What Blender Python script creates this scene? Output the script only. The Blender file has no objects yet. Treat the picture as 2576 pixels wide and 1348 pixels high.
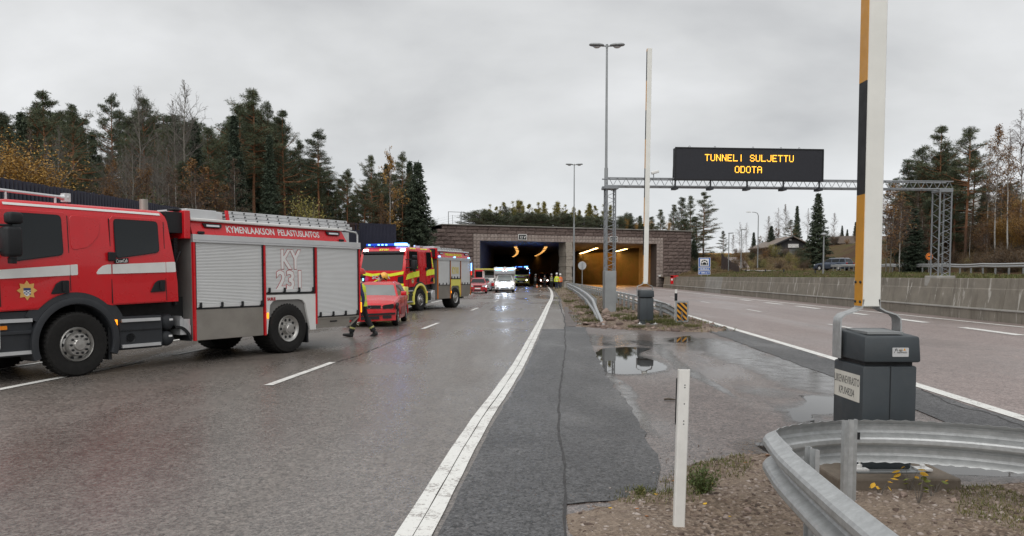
import bpy, bmesh, math, random
import numpy as np
from mathutils import Vector, Matrix
PI = math.pi
R = math.radians
SC = bpy.context.scene
COL = SC.collection

# ------------------------------------------------------------------ camera
cam = bpy.data.cameras.new('camera')
cam.sensor_width = 36.0
cam.lens = 28.0
cam.shift_y = 0.0485
cam.clip_start = 0.1
cam.clip_end = 4000
camo = bpy.data.objects.new('camera', cam)
COL.objects.link(camo)
camo.location = (0, 0, 1.65)
camo.rotation_euler = (R(87.0), 0, 0)
SC.camera = camo

# ------------------------------------------------------------------ world: overcast sky
SUN_EL, SUN_AZ = 52.0, 200.0        # sun behind the cloud, behind the camera's right shoulder
world = bpy.data.worlds.new("World")
SC.world = world
world.use_nodes = True
wn, wl = world.node_tree.nodes, world.node_tree.links
wn.clear()
wo = wn.new('ShaderNodeOutputWorld')
bg = wn.new('ShaderNodeBackground')
bg.inputs['Strength'].default_value = 0.1
sky = wn.new('ShaderNodeTexSky')
sky.sky_type = 'NISHITA'
sky.sun_disc = False
sky.sun_elevation = R(SUN_EL)
sky.sun_rotation = R(SUN_AZ)
tc = wn.new('ShaderNodeTexCoord')
sep = wn.new('ShaderNodeSeparateXYZ')
wl.new(tc.outputs['Generated'], sep.inputs[0])
def wmath(op, a, b=None, c=None):
    n = wn.new('ShaderNodeMath'); n.operation = op
    for i, x in enumerate((a, b, c)):
        if x is None: continue
        if isinstance(x, (int, float)): n.inputs[i].default_value = x
        else: wl.new(x, n.inputs[i])
    return n.outputs[0]
zz = wmath('ADD', wmath('MAXIMUM', sep.outputs['Z'], 0.0), 0.42)
cx_ = wmath('DIVIDE', sep.outputs['X'], zz)
cy_ = wmath('DIVIDE', sep.outputs['Y'], zz)
cmb = wn.new('ShaderNodeCombineXYZ')
wl.new(cx_, cmb.inputs[0]); wl.new(wmath('MULTIPLY', cy_, 1.25), cmb.inputs[1])
n1 = wn.new('ShaderNodeTexNoise'); n1.inputs['Scale'].default_value = 1.5
n1.inputs['Detail'].default_value = 7; n1.inputs['Roughness'].default_value = 0.5
n1.inputs['Distortion'].default_value = 0.15
wl.new(cmb.outputs[0], n1.inputs['Vector'])
rp = wn.new('ShaderNodeValToRGB')
e = rp.color_ramp.elements
e[0].position = 0.30; e[0].color = (.385, .39, .397, 1)
e[1].position = 0.70; e[1].color = (.72, .725, .73, 1)
m_ = e.new(0.5); m_.color = (.56, .565, .565, 1)
wl.new(n1.outputs['Fac'], rp.inputs['Fac'])
# a paler band of thin cloud down by the horizon
hz = wn.new('ShaderNodeMapRange'); hz.interpolation_type = 'SMOOTHSTEP'
hz.inputs[1].default_value = 0.0; hz.inputs[2].default_value = 0.2
hz.inputs[3].default_value = 0.65; hz.inputs[4].default_value = 0.0
wl.new(sep.outputs['Z'], hz.inputs[0])
mh = wn.new('ShaderNodeMix'); mh.data_type = 'RGBA'
wl.new(hz.outputs[0], mh.inputs['Factor']); wl.new(rp.outputs[0], mh.inputs['A'])
mh.inputs['B'].default_value = (.72, .745, .775, 1)
sc_ = wn.new('ShaderNodeVectorMath'); sc_.operation = 'SCALE'; sc_.inputs['Scale'].default_value = 9.3
wl.new(mh.outputs['Result'], sc_.inputs[0])
mx = wn.new('ShaderNodeMix'); mx.data_type = 'RGBA'; mx.inputs['Factor'].default_value = 0.95
wl.new(sky.outputs[0], mx.inputs['A']); wl.new(sc_.outputs[0], mx.inputs['B'])
wl.new(mx.outputs['Result'], bg.inputs['Color'])
wl.new(bg.outputs[0], wo.inputs['Surface'])

sun = bpy.data.lights.new('sun', 'SUN')
sun.energy = 1.5
sun.angle = R(75)
sun.color = (1.0, .97, .93)
suno = bpy.data.objects.new('sun', sun)
COL.objects.link(suno)
# direction to the sun: same azimuth as the sky (rotation measured from +Y clockwise seen from above)
az = R(SUN_AZ); el = R(SUN_EL)
dsun = Vector((math.sin(az) * math.cos(el), math.cos(az) * math.cos(el), math.sin(el)))
suno.rotation_euler = dsun.to_track_quat('Z', 'Y').to_euler()

SC.view_settings.view_transform = 'Standard'
SC.view_settings.look = 'None'
SC.view_settings.exposure = 0.42
SC.view_settings.gamma = 1.0
SC.view_settings.use_curve_mapping = False
SC.cycles.max_bounces = 6
SC.cycles.diffuse_bounces = 3
SC.cycles.glossy_bounces = 3
SC.cycles.sample_clamp_indirect = 4.0

# ------------------------------------------------------------------ surveying helper
# bearings taken from the photograph give ground positions in metres (camera eye 1.65 m above the road)
def D(u, v, Y):
    a = (u - 1287.5) / 2003.0; b = (v - 799.0) / 2003.0
    c, s = math.cos(R(3)), math.sin(R(3))
    k = Y / (c - b * s)
    return Vector((a * k, Y, 1.65 + (-s - b * c) * k))
def G(u, v, z=0.0):
    a = (u - 1287.5) / 2003.0; b = (v - 799.0) / 2003.0
    c, s = math.cos(R(3)), math.sin(R(3))
    k = (z - 1.65) / (-s - b * c)
    return Vector((a * k, (c - b * s) * k, z))
def lerp_pts(pts, y):
    """x of a polyline given as (x, y) at a given y"""
    for (x0, y0), (x1, y1) in zip(pts, pts[1:]):
        if y <= y1:
            return x0 + (x1 - x0) * (y - y0) / (y1 - y0)
    (x0, y0), (x1, y1) = pts[-2], pts[-1]
    return x1 + (x1 - x0) * (y - y1) / (y1 - y0)
def sst(a, b, x):
    t = np.clip((np.asarray(x, float) - a) / (b - a), 0, 1)
    return t * t * (3 - 2 * t)

# ------------------------------------------------------------------ materials
MATS = {}
class NT:
    def __init__(s, name):
        s.m = bpy.data.materials.new(name); s.m.use_nodes = True
        s.n, s.l = s.m.node_tree.nodes, s.m.node_tree.links
        s.b = s.n['Principled BSDF']; s.tc = s.n.new('ShaderNodeTexCoord')
    def link(s, a, b): s.l.new(a, b)
    def val(s, sock, x):
        if isinstance(x, (int, float)): sock.default_value = x
        elif isinstance(x, (tuple, list)): sock.default_value = tuple(x) + ((1,) if len(x) == 3 and len(sock.default_value) == 4 else ())
        else: s.l.new(x, sock)
    def mapping(s, scale=(1, 1, 1), src='Object', rot=(0, 0, 0)):
        mp = s.n.new('ShaderNodeMapping'); mp.inputs['Scale'].default_value = scale; mp.inputs['Rotation'].default_value = rot
        s.l.new(s.tc.outputs[src], mp.inputs['Vector']); return mp.outputs[0]
    def noise(s, scale=5, detail=3, rough=.55, vec=None, dist=0):
        n = s.n.new('ShaderNodeTexNoise'); n.inputs['Scale'].default_value = scale
        n.inputs['Detail'].default_value = detail; n.inputs['Roughness'].default_value = rough; n.inputs['Distortion'].default_value = dist
        s.l.new(vec if vec is not None else s.tc.outputs['Object'], n.inputs['Vector']); return n.outputs['Fac']
    def voro(s, scale=20, vec=None, out='Distance', feat='F1'):
        n = s.n.new('ShaderNodeTexVoronoi'); n.feature = feat; n.inputs['Scale'].default_value = scale
        s.l.new(vec if vec is not None else s.tc.outputs['Object'], n.inputs['Vector']); return n.outputs[out]
    def mr(s, x, a, b, c, d, smooth=False):
        n = s.n.new('ShaderNodeMapRange')
        if smooth: n.interpolation_type = 'SMOOTHSTEP'
        s.l.new(x, n.inputs[0])
        for i, k in enumerate((a, b, c, d)): n.inputs[i + 1].default_value = k
        return n.outputs[0]
    def math(s, op, a, b=0.0):
        n = s.n.new('ShaderNodeMath'); n.operation = op; s.val(n.inputs[0], a); s.val(n.inputs[1], b); return n.outputs[0]
    def mix(s, f, a, b, mode='MIX'):
        n = s.n.new('ShaderNodeMix'); n.data_type = 'RGBA'; n.blend_type = mode
        s.val(n.inputs['Factor'], f); s.val(n.inputs['A'], a); s.val(n.inputs['B'], b); return n.outputs['Result']
    def ramp(s, x, stops):
        n = s.n.new('ShaderNodeValToRGB'); el = n.color_ramp.elements
        el[0].position, el[0].color = stops[0][0], tuple(stops[0][1]) + (1,)
        el[1].position, el[1].color = stops[-1][0], tuple(stops[-1][1]) + (1,)
        for p, c in stops[1:-1]:
            q = el.new(p); q.color = tuple(c) + (1,)
        s.l.new(x, n.inputs['Fac']); return n.outputs[0]
    def bump(s, h, strength=.3, dist=.02):
        n = s.n.new('ShaderNodeBump'); n.inputs['Strength'].default_value = strength; n.inputs['Distance'].default_value = dist
        s.l.new(h, n.inputs['Height']); s.l.new(n.outputs[0], s.b.inputs['Normal'])
    def set(s, **k):
        nm = dict(col='Base Color', rough='Roughness', metal='Metallic', spec='Specular IOR Level', coat='Coat Weight', coatr='Coat Roughness',
                  trans='Transmission Weight', emc='Emission Color', ems='Emission Strength', alpha='Alpha', ior='IOR')
        for a, x in k.items(): s.val(s.b.inputs[nm[a]], x)

def mk(name, col, rough=.5, metal=0., var=.12, vs=3., bump=0., bs=60., coat=0., spec=.5, emit=0., dirt=0., dcol=(.10, .085, .07)):
    """general paint / metal / plastic: slight mottling, optional grime and fine relief"""
    if name in MATS: return MATS[name]
    t = NT(name)
    c = tuple(col)
    n = t.noise(vs, 4, .6)
    k = t.mr(n, .3, .7, 1 - var, 1 + var * .5)
    g = t.n.new('ShaderNodeCombineColor')
    for i in range(3): t.link(k, g.inputs[i])
    out = t.mix(1.0, c, g.outputs[0], 'MULTIPLY')
    if dirt:
        n2 = t.noise(vs * 2.3, 6, .65)
        out = t.mix(t.mr(n2, .45, .8, 0, dirt), out, dcol)
    t.set(col=out, metal=metal, spec=spec, coat=coat, coatr=.06)
    t.set(rough=t.mr(t.noise(vs * 3, 3), .3, .7, max(rough - .07, 0.02), min(rough + .08, 1)))
    if bump: t.bump(t.noise(bs, 3, .6), bump, .01)
    if emit: t.set(emc=c, ems=emit)
    MATS[name] = t.m
    return t.m

def emis(name, col, strength, base=(.02, .02, .02)):
    if name in MATS: return MATS[name]
    t = NT(name); t.set(col=base, rough=.3, emc=col, ems=strength)
    MATS[name] = t.m; return t.m

def glassm(name, col=(.012, .015, .018), rough=.04, spec=.6):
    if name in MATS: return MATS[name]
    t = NT(name); t.set(col=t.mix(t.noise(1.3, 2), tuple(c * .7 for c in col), tuple(c * 1.3 for c in col)), rough=rough, spec=spec, ior=1.5)
    MATS[name] = t.m; return t.m

def foliage(name, cols, rough=.6, trans=True):
    """leaf colour varies leaf by leaf and tree by tree"""
    if name in MATS: return MATS[name]
    t = NT(name)
    gi = t.n.new('ShaderNodeNewGeometry'); oi = t.n.new('ShaderNodeObjectInfo')
    x = t.math('ADD', t.math('MULTIPLY', gi.outputs['Random Per Island'], .55), t.math('MULTIPLY', t.noise(.55, 3), .45))
    x = t.math('ADD', x, t.math('MULTIPLY', t.math('SUBTRACT', oi.outputs['Random'], .5), .35))
    t.set(col=t.ramp(x, cols), rough=rough, spec=.25)
    MATS[name] = t.m; return t.m

# ------------------------------------------------------------------ objects
def thing(name, label, cat, loc=(0, 0, 0), rotz=0., group=None):
    o = bpy.data.objects.new(name, None); COL.objects.link(o)
    o.empty_display_size = .2
    o.location = loc; o.rotation_euler = (0, 0, rotz)
    o['label'] = label; o['category'] = cat
    if group: o['group'] = group
    return o
def tag(o, label, cat, group=None):
    o['label'] = label; o['category'] = cat
    if group: o['group'] = group
    return o
def struct(o): o['kind'] = 'structure'; return o
def stuff(o, label=None, cat=None):
    o['kind'] = 'stuff'
    if label: o['label'] = label
    if cat: o['category'] = cat
    return o
KIDS = {}
def link(o, parent=None):
    COL.objects.link(o)
    if parent is not None:
        o.parent = parent
        KIDS.setdefault(parent.name, []).append(o)
    return o
def inst(src, name, loc, rotz=0., scale=1., parent=None):
    o = bpy.data.objects.new(name, src if isinstance(src, bpy.types.Mesh) else src.data)
    o.location = loc; o.rotation_euler = (0, 0, rotz) if isinstance(rotz, (int, float)) else rotz
    o.scale = (scale,) * 3 if isinstance(scale, (int, float)) else scale
    return link(o, parent)
def dup(o, parent=None, **props):
    c = o.copy()
    for k in list(c.keys()):
        if k in props: c[k] = props[k]
    for k, x in props.items(): c[k] = x
    link(c, parent)
    for ch in list(KIDS.get(o.name, [])): dup(ch, c)
    return c

class MB:
    def __init__(s): s.v = []; s.f = []; s.m = []
    def add(s, vs, fs, mi=0):
        o = len(s.v); s.v.extend([tuple(x) for x in vs])
        for f in fs: s.f.append([i + o for i in f]); s.m.append(mi)
        return s
    def box(s, a, b, mi=0, T=None):
        (x0, y0, z0), (x1, y1, z1) = a, b
        vs = [(x0, y0, z0), (x1, y0, z0), (x1, y1, z0), (x0, y1, z0), (x0, y0, z1), (x1, y0, z1), (x1, y1, z1), (x0, y1, z1)]
        if T is not None: vs = [T @ Vector(q) for q in vs]
        return s.add(vs, [(0, 3, 2, 1), (4, 5, 6, 7), (0, 1, 5, 4), (1, 2, 6, 5), (2, 3, 7, 6), (3, 0, 4, 7)], mi)
    def cbox(s, c, d, mi=0, T=None):
        return s.box([c[i] - d[i] / 2 for i in range(3)], [c[i] + d[i] / 2 for i in range(3)], mi, T)
    def tube(s, pts, r, n=8, mi=0, caps=True, phase=0):
        pts = [Vector(q) for q in pts]; rs = r if isinstance(r, (list, tuple)) else [r] * len(pts)
        vs = []; k = len(pts); up = None
        for i, q in enumerate(pts):
            t = (pts[min(i + 1, k - 1)] - pts[max(i - 1, 0)])
            t = t.normalized() if t.length > 1e-9 else Vector((0, 0, 1))
            if up is None:
                up = Vector((0, 0, 1)) if abs(t.z) < .9 else Vector((0, 1, 0))
            a = t.cross(up).normalized(); b = a.cross(t).normalized(); up = b
            for j in range(n):
                w = 2 * PI * j / n + phase
                vs.append(q + a * (math.cos(w) * rs[i]) + b * (math.sin(w) * rs[i]))
        fs = [(i * n + j, i * n + (j + 1) % n, (i + 1) * n + (j + 1) % n, (i + 1) * n + j) for i in range(k - 1) for j in range(n)]
        if caps: fs += [tuple(range(n - 1, -1, -1)), tuple(range((k - 1) * n, k * n))]
        return s.add(vs, fs, mi)
    def sweep(s, pts, prof, mi=0, close=True, caps=True, up=Vector((0, 0, 1))):
        """profile (side, up) swept along a mostly level path"""
        pts = [Vector(q) for q in pts]; vs = []; k = len(pts); n = len(prof)
        for i, q in enumerate(pts):
            t = (pts[min(i + 1, k - 1)] - pts[max(i - 1, 0)]).normalized()
            a = t.cross(up).normalized(); b = a.cross(t).normalized()
            for (x, z) in prof: vs.append(q + a * x + b * z)
        m = n if close else n - 1
        fs = [(i * n + j, i * n + (j + 1) % n, (i + 1) * n + (j + 1) % n, (i + 1) * n + j) for i in range(k - 1) for j in range(m)]
        if caps and close: fs += [tuple(range(n - 1, -1, -1)), tuple(range((k - 1) * n, k * n))]
        return s.add(vs, fs, mi)
    def lathe(s, prof, n=24, T=None, mi=0, a0=0., a1=2 * PI):
        """profile of (radius, height) turned about local z"""
        full = abs(a1 - a0 - 2 * PI) < 1e-6
        cnt = n if full else n + 1; k = len(prof); vs = []
        for j in range(cnt):
            w = a0 + (a1 - a0) * j / n
            for (r, h) in prof: vs.append(Vector((r * math.cos(w), r * math.sin(w), h)))
        if T is not None: vs = [T @ q for q in vs]
        fs = []
        for j in range(n):
            j2 = (j + 1) % cnt
            for i in range(k - 1): fs.append((j * k + i, j2 * k + i, j2 * k + i + 1, j * k + i + 1))
        return s.add(vs, fs, mi)
    def prism(s, poly, fn, w0, w1, mi=0):
        """polygon (u, v) given thickness from w0 to w1 by fn(u, v, w) -> point"""
        n = len(poly)
        vs = [fn(u, v, w0) for u, v in poly] + [fn(u, v, w1) for u, v in poly]
        fs = [tuple(range(n - 1, -1, -1)), tuple(range(n, 2 * n))] + [(i, (i + 1) % n, n + (i + 1) % n, n + i) for i in range(n)]
        return s.add(vs, fs, mi)
    def build(s, name, mats, parent=None, bevel=0., smooth=None, seg=1, loc=None):
        me = bpy.data.meshes.new(name)
        me.from_pydata(s.v, [], s.f)
        mats = mats if isinstance(mats, (list, tuple)) else [mats]
        for m in mats: me.materials.append(m)
        if len(mats) > 1: me.polygons.foreach_set('material_index', s.m)
        bm = bmesh.new(); bm.from_mesh(me)
        bmesh.ops.recalc_face_normals(bm, faces=bm.faces)
        if bevel:
            es = [q for q in bm.edges if q.is_manifold and q.calc_face_angle(0) > .6]
            if es: bmesh.ops.bevel(bm, geom=es, offset=bevel, segments=seg, affect='EDGES', clamp_overlap=True, profile=.5)
        bm.to_mesh(me); bm.free()
        if smooth is not None:
            me.shade_smooth(); me.set_sharp_from_angle(angle=R(smooth))
        me.update()
        o = bpy.data.objects.new(name, me)
        if loc is not None: o.location = loc
        return link(o, parent)

def raw(name, v, f, mats, parent=None, smooth=False, mi=None):
    """big numpy meshes: v (n,3), f (m,3 or 4)"""
    me = bpy.data.meshes.new(name)
    v = np.asarray(v, np.float32); f = np.asarray(f, np.int32)
    me.vertices.add(len(v)); me.vertices.foreach_set('co', v.ravel())
    k = f.shape[1]
    me.loops.add(f.size); me.loops.foreach_set('vertex_index', f.ravel())
    me.polygons.add(len(f)); me.polygons.foreach_set('loop_start', np.arange(0, f.size, k, dtype=np.int32))
    if mi is not None: me.polygons.foreach_set('material_index', np.asarray(mi, np.int32))
    if smooth: me.polygons.foreach_set('use_smooth', np.ones(len(f), bool))
    for m in (mats if isinstance(mats, (list, tuple)) else [mats]): me.materials.append(m)
    me.update(calc_edges=True); me.validate()
    return link(bpy.data.objects.new(name, me), parent)

def rect(u0, v0, u1, v1, r=0., n=4, corners=(1, 1, 1, 1)):
    """rounded rectangle, counter-clockwise"""
    if r <= 0: return [(u0, v0), (u1, v0), (u1, v1), (u0, v1)]
    out = []
    for (cx, cy, a, on) in ((u0 + r, v0 + r, PI, corners[0]), (u1 - r, v0 + r, 1.5 * PI, corners[1]), (u1 - r, v1 - r, 0, corners[2]), (u0 + r, v1 - r, .5 * PI, corners[3])):
        if on:
            for i in range(n + 1): w = a + .5 * PI * i / n; out.append((cx + r * math.cos(w), cy + r * math.sin(w)))
        else: out.append((cx + r * math.copysign(1, math.cos(a + PI / 4)), cy + r * math.copysign(1, math.sin(a + PI / 4))))
    return out
def rpoly(pts, r, n=3):
    """round the corners of any polygon"""
    out = []; k = len(pts)
    for i in range(k):
        p = Vector(pts[i]); a = Vector(pts[i - 1]) - p; b = Vector(pts[(i + 1) % k]) - p
        d = min(r, a.length * .45, b.length * .45)
        p0 = p + a.normalized() * d; p1 = p + b.normalized() * d
        for j in range(n + 1):
            t = j / n; q = p0 * (1 - t) ** 2 + p * 2 * t * (1 - t) + p1 * t * t
            out.append((q.x, q.y))
    return out

def text(name, s, mat, T, parent=None, size=1., width=None, ext=.002, off=0., align='CENTER', spacing=1.0, lines=1.):
    cu = bpy.data.curves.new(name, 'FONT'); cu.body = s; cu.size = size; cu.extrude = ext; cu.offset = off
    cu.align_x = align; cu.align_y = 'CENTER'; cu.resolution_u = 2; cu.space_character = spacing; cu.space_line = lines
    tmp = bpy.data.objects.new(name + '_t', cu)
    me = bpy.data.meshes.new_from_object(tmp)
    bpy.data.objects.remove(tmp); bpy.data.curves.remove(cu)
    co = np.empty(len(me.vertices) * 3, np.float32); me.vertices.foreach_get('co', co); co = co.reshape(-1, 3)
    if width and len(co):
        w = co[:, 0].max() - co[:, 0].min(); co[:, 0] *= width / w
    if align == 'CENTER' and len(co): co[:, 1] -= (co[:, 1].max() + co[:, 1].min()) / 2
    me.vertices.foreach_set('co', co.ravel())
    me.transform(T); me.materials.clear(); me.materials.append(mat); me.update(); me.name = name
    return link(bpy.data.objects.new(name, me), parent)
def frame(o, x, y):
    """matrix: text plane with origin o, x and y axes"""
    x = Vector(x).normalized(); y = Vector(y).normalized(); z = x.cross(y)
    M = Matrix((x, y, z)).transposed().to_4x4(); M.translation = Vector(o); return M
# ================================================================== MATERIALS OF THE SETTING
def asphalt(name, c1, c2, wet0, wet1, streak=(.55, .05, 1), grain=1.0, rdry=.55, rwet=.16, bmp=.45):
    """aggregate in a dark binder, worn in streaks along the lanes, with a patchy film of rain water"""
    t = NT(name)
    fine = t.noise(110, 3, .8)
    def cells(sc):
        b = t.n.new('ShaderNodeRGBToBW'); t.link(t.voro(sc, out='Color'), b.inputs[0]); return b.outputs[0]
    g1, g2 = cells(72), cells(34)
    med = t.noise(2.2, 6, .7); st = t.noise(1.0, 5, .55, t.mapping(streak), .6); big = t.noise(.16, 3, .5); mot = t.noise(13, 4, .75)
    col = t.mix(t.mr(st, .35, .65, 0, 1), c1, c2)
    gs = t.math('ADD', t.math('MULTIPLY', g1, .55), t.math('MULTIPLY', g2, .45))
    k = t.math('MULTIPLY', t.mr(gs, .22, .78, 1 - .80 * grain, 1 + .80 * grain), t.mr(mot, .3, .7, 1 - .25 * grain, 1 + .25 * grain))
    k = t.math('MULTIPLY', k, t.mr(med, .3, .72, 1.12, .82))
    kc = t.n.new('ShaderNodeCombineColor')
    for i in range(3): t.link(k, kc.inputs[i])
    col = t.mix(1.0, col, kc.outputs[0], 'MULTIPLY')
    w = t.math('ADD', t.math('MULTIPLY', st, .6), t.math('MULTIPLY', big, .4))
    wet = t.mr(w, wet0, wet1, 0, 1, True)
    col = t.mix(t.math('MULTIPLY', wet, .38), col, tuple(c * .42 for c in c1))
    t.set(col=col, spec=.55)
    t.set(rough=t.math('ADD', t.mr(wet, 0, 1, rdry, rwet), t.mr(mot, .3, .7, -.07, .09)))
    h = t.math('ADD', t.math('MULTIPLY', fine, .5), t.math('MULTIPLY', gs, .6))
    n = t.n.new('ShaderNodeBump'); n.inputs['Distance'].default_value = .008
    t.link(t.mr(wet, 0, 1, bmp, bmp * .45), n.inputs['Strength']); t.link(h, n.inputs['Height']); t.link(n.outputs[0], t.b.inputs['Normal'])
    return t.m
M_ROADL = asphalt('road_asphalt_red_brown', (.122, .104, .091), (.195, .175, .160), .41, .62, rdry=.40, rwet=.16, grain=.8)
M_ROADR = asphalt('road_asphalt_pink', (.215, .168, .155), (.275, .222, .207), .45, .68, rdry=.46, rwet=.28, grain=.7)
M_SHOULD = asphalt('asphalt_dark', (.032, .032, .034), (.078, .077, .078), .48, .75, streak=(.8, .3, 1), grain=1.3, rdry=.42, rwet=.24, bmp=.7)
M_CROSS = asphalt('asphalt_worn_wet', (.118, .094, .086), (.175, .145, .133), .43, .57, streak=(.42, .16, 1), grain=1.0, rdry=.42, rwet=.11)
M_PATCH = asphalt('asphalt_old_patch', (.07, .056, .05), (.11, .09, .082), .6, .8, streak=(1, 1, 1))

def marking():
    t = NT('road_paint_white')
    wear = t.noise(38, 5, .75); w2 = t.noise(3.2, 4, .6)
    k = t.math('ADD', t.math('MULTIPLY', wear, .65), t.math('MULTIPLY', w2, .35))
    t.set(col=t.mix(t.mr(k, .52, .60, 0, .85), (.74, .74, .71), (.20, .17, .155)), rough=.45, spec=.4)
    t.bump(wear, .3, .004)
    return t.m
M_LINE = marking()
def gravel():
    t = NT('gravel_earth')
    v = t.voro(42, out='Color'); b = t.n.new('ShaderNodeRGBToBW'); t.link(v, b.inputs[0])
    n = t.noise(1.5, 5, .65); f = t.noise(24, 4, .7)
    col = t.ramp(b.outputs[0], [(.1, (.045, .032, .025)), (.45, (.15, .108, .08)), (.75, (.26, .20, .155)), (1, (.42, .36, .31))])
    col = t.mix(t.mr(n, .42, .66, 0, .8), col, (.21, .16, .115))
    col = t.mix(t.mr(f, .5, .75, 0, .6), col, (.030, .021, .016))
    bg_ = t.noise(.55, 4, .6); col = t.mix(t.mr(bg_, .42, .6, 0, .55), col, (.27, .215, .17)); col = t.mix(t.mr(bg_, .30, .42, .5, 0), col, (.06, .042, .032))
    t.set(col=col, rough=.8, spec=.25)
    t.bump(t.math('ADD', t.voro(42), t.math('MULTIPLY', f, .7)), .8, .02)
    return t.m
M_GRAVEL = gravel()
def soil(name, cols, sc=.5):
    t = NT(name)
    n = t.noise(sc, 7, .68); f = t.noise(sc * 14, 4, .7)
    t.set(col=t.mix(t.mr(f, .4, .7, 0, .5), t.ramp(n, cols), (.04, .035, .022)), rough=.9, spec=.15)
    t.bump(f, .6, .08)
    return t.m
M_VERGE = soil('dry_grass_earth', [(.3, (.075, .07, .032)), (.5, (.12, .095, .055)), (.7, (.135, .085, .055))])
M_FOREST = soil('forest_floor', [(.3, (.05, .045, .025)), (.5, (.095, .065, .035)), (.7, (.14, .09, .04))], .3)
M_WATER = None
t = NT('puddle_water'); t.set(col=(.035, .031, .027), rough=.015, spec=.5, ior=1.333); t.bump(t.noise(6, 2, .5), .03, .004); M_WATER = t.m
t = NT('wet_film'); edge_ = t.n.new('ShaderNodeAttribute'); edge_.attribute_name = 'edge'; n_ = t.noise(9, 5, .7); t.set(col=t.mix(n_, (.075, .068, .062), (.11, .10, .092)), rough=t.mr(n_, .35, .65, .05, .22), spec=.5, alpha=t.math('MULTIPLY', t.mr(t.noise(4.5, 7, .72), .34, .58, 0.40, .95, True), edge_.outputs['Fac'])); t.bump(t.noise(70, 3, .6), .06, .004); M_FILM = t.m

def concrete(name, base, stain, sx=1.2, streaks=True, light=None):
    t = NT(name)
    n = t.noise(.9, 6, .65); f = t.noise(30, 4, .6)
    col = t.mix(t.mr(n, .35, .65, 0, 1), base, tuple(c * .68 for c in base))
    if streaks:
        sv = t.noise(1.0, 6, .7, t.mapping((sx * 2.2, sx * 2.2, .30)))
        col = t.mix(t.mr(sv, .52, .66, 0, .75), col, stain)
        if light is not None:
            lv = t.noise(1.0, 5, .62, t.mapping((sx * 3.1, sx * 3.1, .55)), .4)
            col = t.mix(t.mr(lv, .60, .66, 0, .8), col, light)
    t.set(col=t.mix(t.mr(f, .45, .75, 0, .35), col, tuple(c * .5 for c in base)), rough=.72, spec=.3)
    t.bump(f, .35, .01)
    return t.m
M_BARR = concrete('barrier_concrete', (.27, .245, .205), (.14, .122, .098), light=(.52, .50, .46))
M_BARRL = concrete('barrier_concrete_new', (.36, .35, .325), (.24, .22, .19))
M_CONC = concrete('concrete', (.30, .285, .26), (.2, .18, .15))
M_PLINTH = concrete('plinth_concrete', (.20, .165, .13), (.09, .075, .055), light=None)
def stone(name, cols):
    t = NT(name)
    oi = t.n.new('ShaderNodeObjectInfo')
    n = t.noise(1.4, 7, .7); f = t.noise(9, 5, .7)
    x = t.math('ADD', t.math('MULTIPLY', n, .7), t.math('MULTIPLY', oi.outputs['Random'], .3))
    t.set(col=t.mix(t.mr(f, .42, .7, 0, .6), t.ramp(x, cols), tuple(c * .45 for c in cols[0][1])), rough=.85, spec=.2)
    t.bump(t.math('ADD', f, n), .9, .08)
    return t.m
M_BLOCK = stone('split_stone_red_grey', [(.2, (.115, .086, .078)), (.5, (.175, .132, .118)), (.8, (.24, .185, .165))])
M_TILE = stone('split_stone_pale', [(.2, (.27, .215, .195)), (.5, (.36, .30, .27)), (.8, (.45, .385, .35))])
M_PILLAR = stone('rough_pale_rock', [(.2, (.22, .19, .15)), (.5, (.36, .32, .27)), (.8, (.45, .41, .36))])
M_JOINT = mk('joint_mortar_dark', (.055, .046, .042), .9)  # even dark tone for the backing wall behind the blocks
M_TUNL = mk('tunnel_wall_blue_tint', (.12, .125, .16), .5, var=.25, vs=.4)  # blue lamp tint of the left tube put into its dark wall colour
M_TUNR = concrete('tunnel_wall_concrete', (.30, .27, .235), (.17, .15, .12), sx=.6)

# ================================================================== GROUND AND ROADS
def catmull(pts, step=2.0):
    p = [np.array(q, float) for q in pts]; p = [2 * p[0] - p[1]] + p + [2 * p[-1] - p[-2]]
    out = []
    for i in range(1, len(p) - 2):
        n = max(1, int(np.linalg.norm(p[i + 1] - p[i]) / step))
        for j in range(n):
            t = j / n
            out.append(.5 * (2 * p[i] + (p[i + 1] - p[i - 1]) * t + (2 * p[i - 1] - 5 * p[i] + 4 * p[i + 1] - p[i + 2]) * t * t + (3 * p[i] - p[i - 1] - 3 * p[i + 1] + p[i + 2]) * t ** 3))
    out.append(p[-2]); return np.array(out)
LE = catmull([(-1.30, -6), (-.62, 5.05), (-.335, 9.28), (.09, 14.3), (1.03, 28.5), (2.0, 44), (3.05, 61), (4.2, 85), (5.1, 110), (5.7, 133), (5.9, 154), (5.3, 180), (3.4, 210), (-2, 260), (-10, 320)])
RLE = catmull([(5.1, -6), (5.9, 9.15), (6.39, 15.66), (7.3, 32.7), (8.3, 50), (9.35, 70), (10.25, 90), (10.75, 110), (10.9, 130), (10.3, 170), (8.0, 210), (2, 260), (-6, 320)])
def fx(line):
    return lambda y: np.interp(y, line[:, 1], line[:, 0])
L, RL = fx(LE), fx(RLE)
RM = fx(catmull([(9.4, -6), (10.15, 12), (10.7, 25.6), (11.48, 37.7), (12.1, 50), (13.5, 88), (14.3, 115), (14.3, 170), (12, 210), (6, 260), (-2, 320)]))
RR = fx(catmull([(16.2, -6), (16.4, 25), (16.55, 39), (17, 63), (18.1, 101), (18.5, 125), (18.2, 170), (16, 210), (10, 260), (2, 320)]))
BX = fx(catmull([(16.9, -12), (17.0, 10), (17.4, 27), (17.8, 35.5), (18.5, 51), (20.7, 101), (21.9, 119)]))

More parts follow.
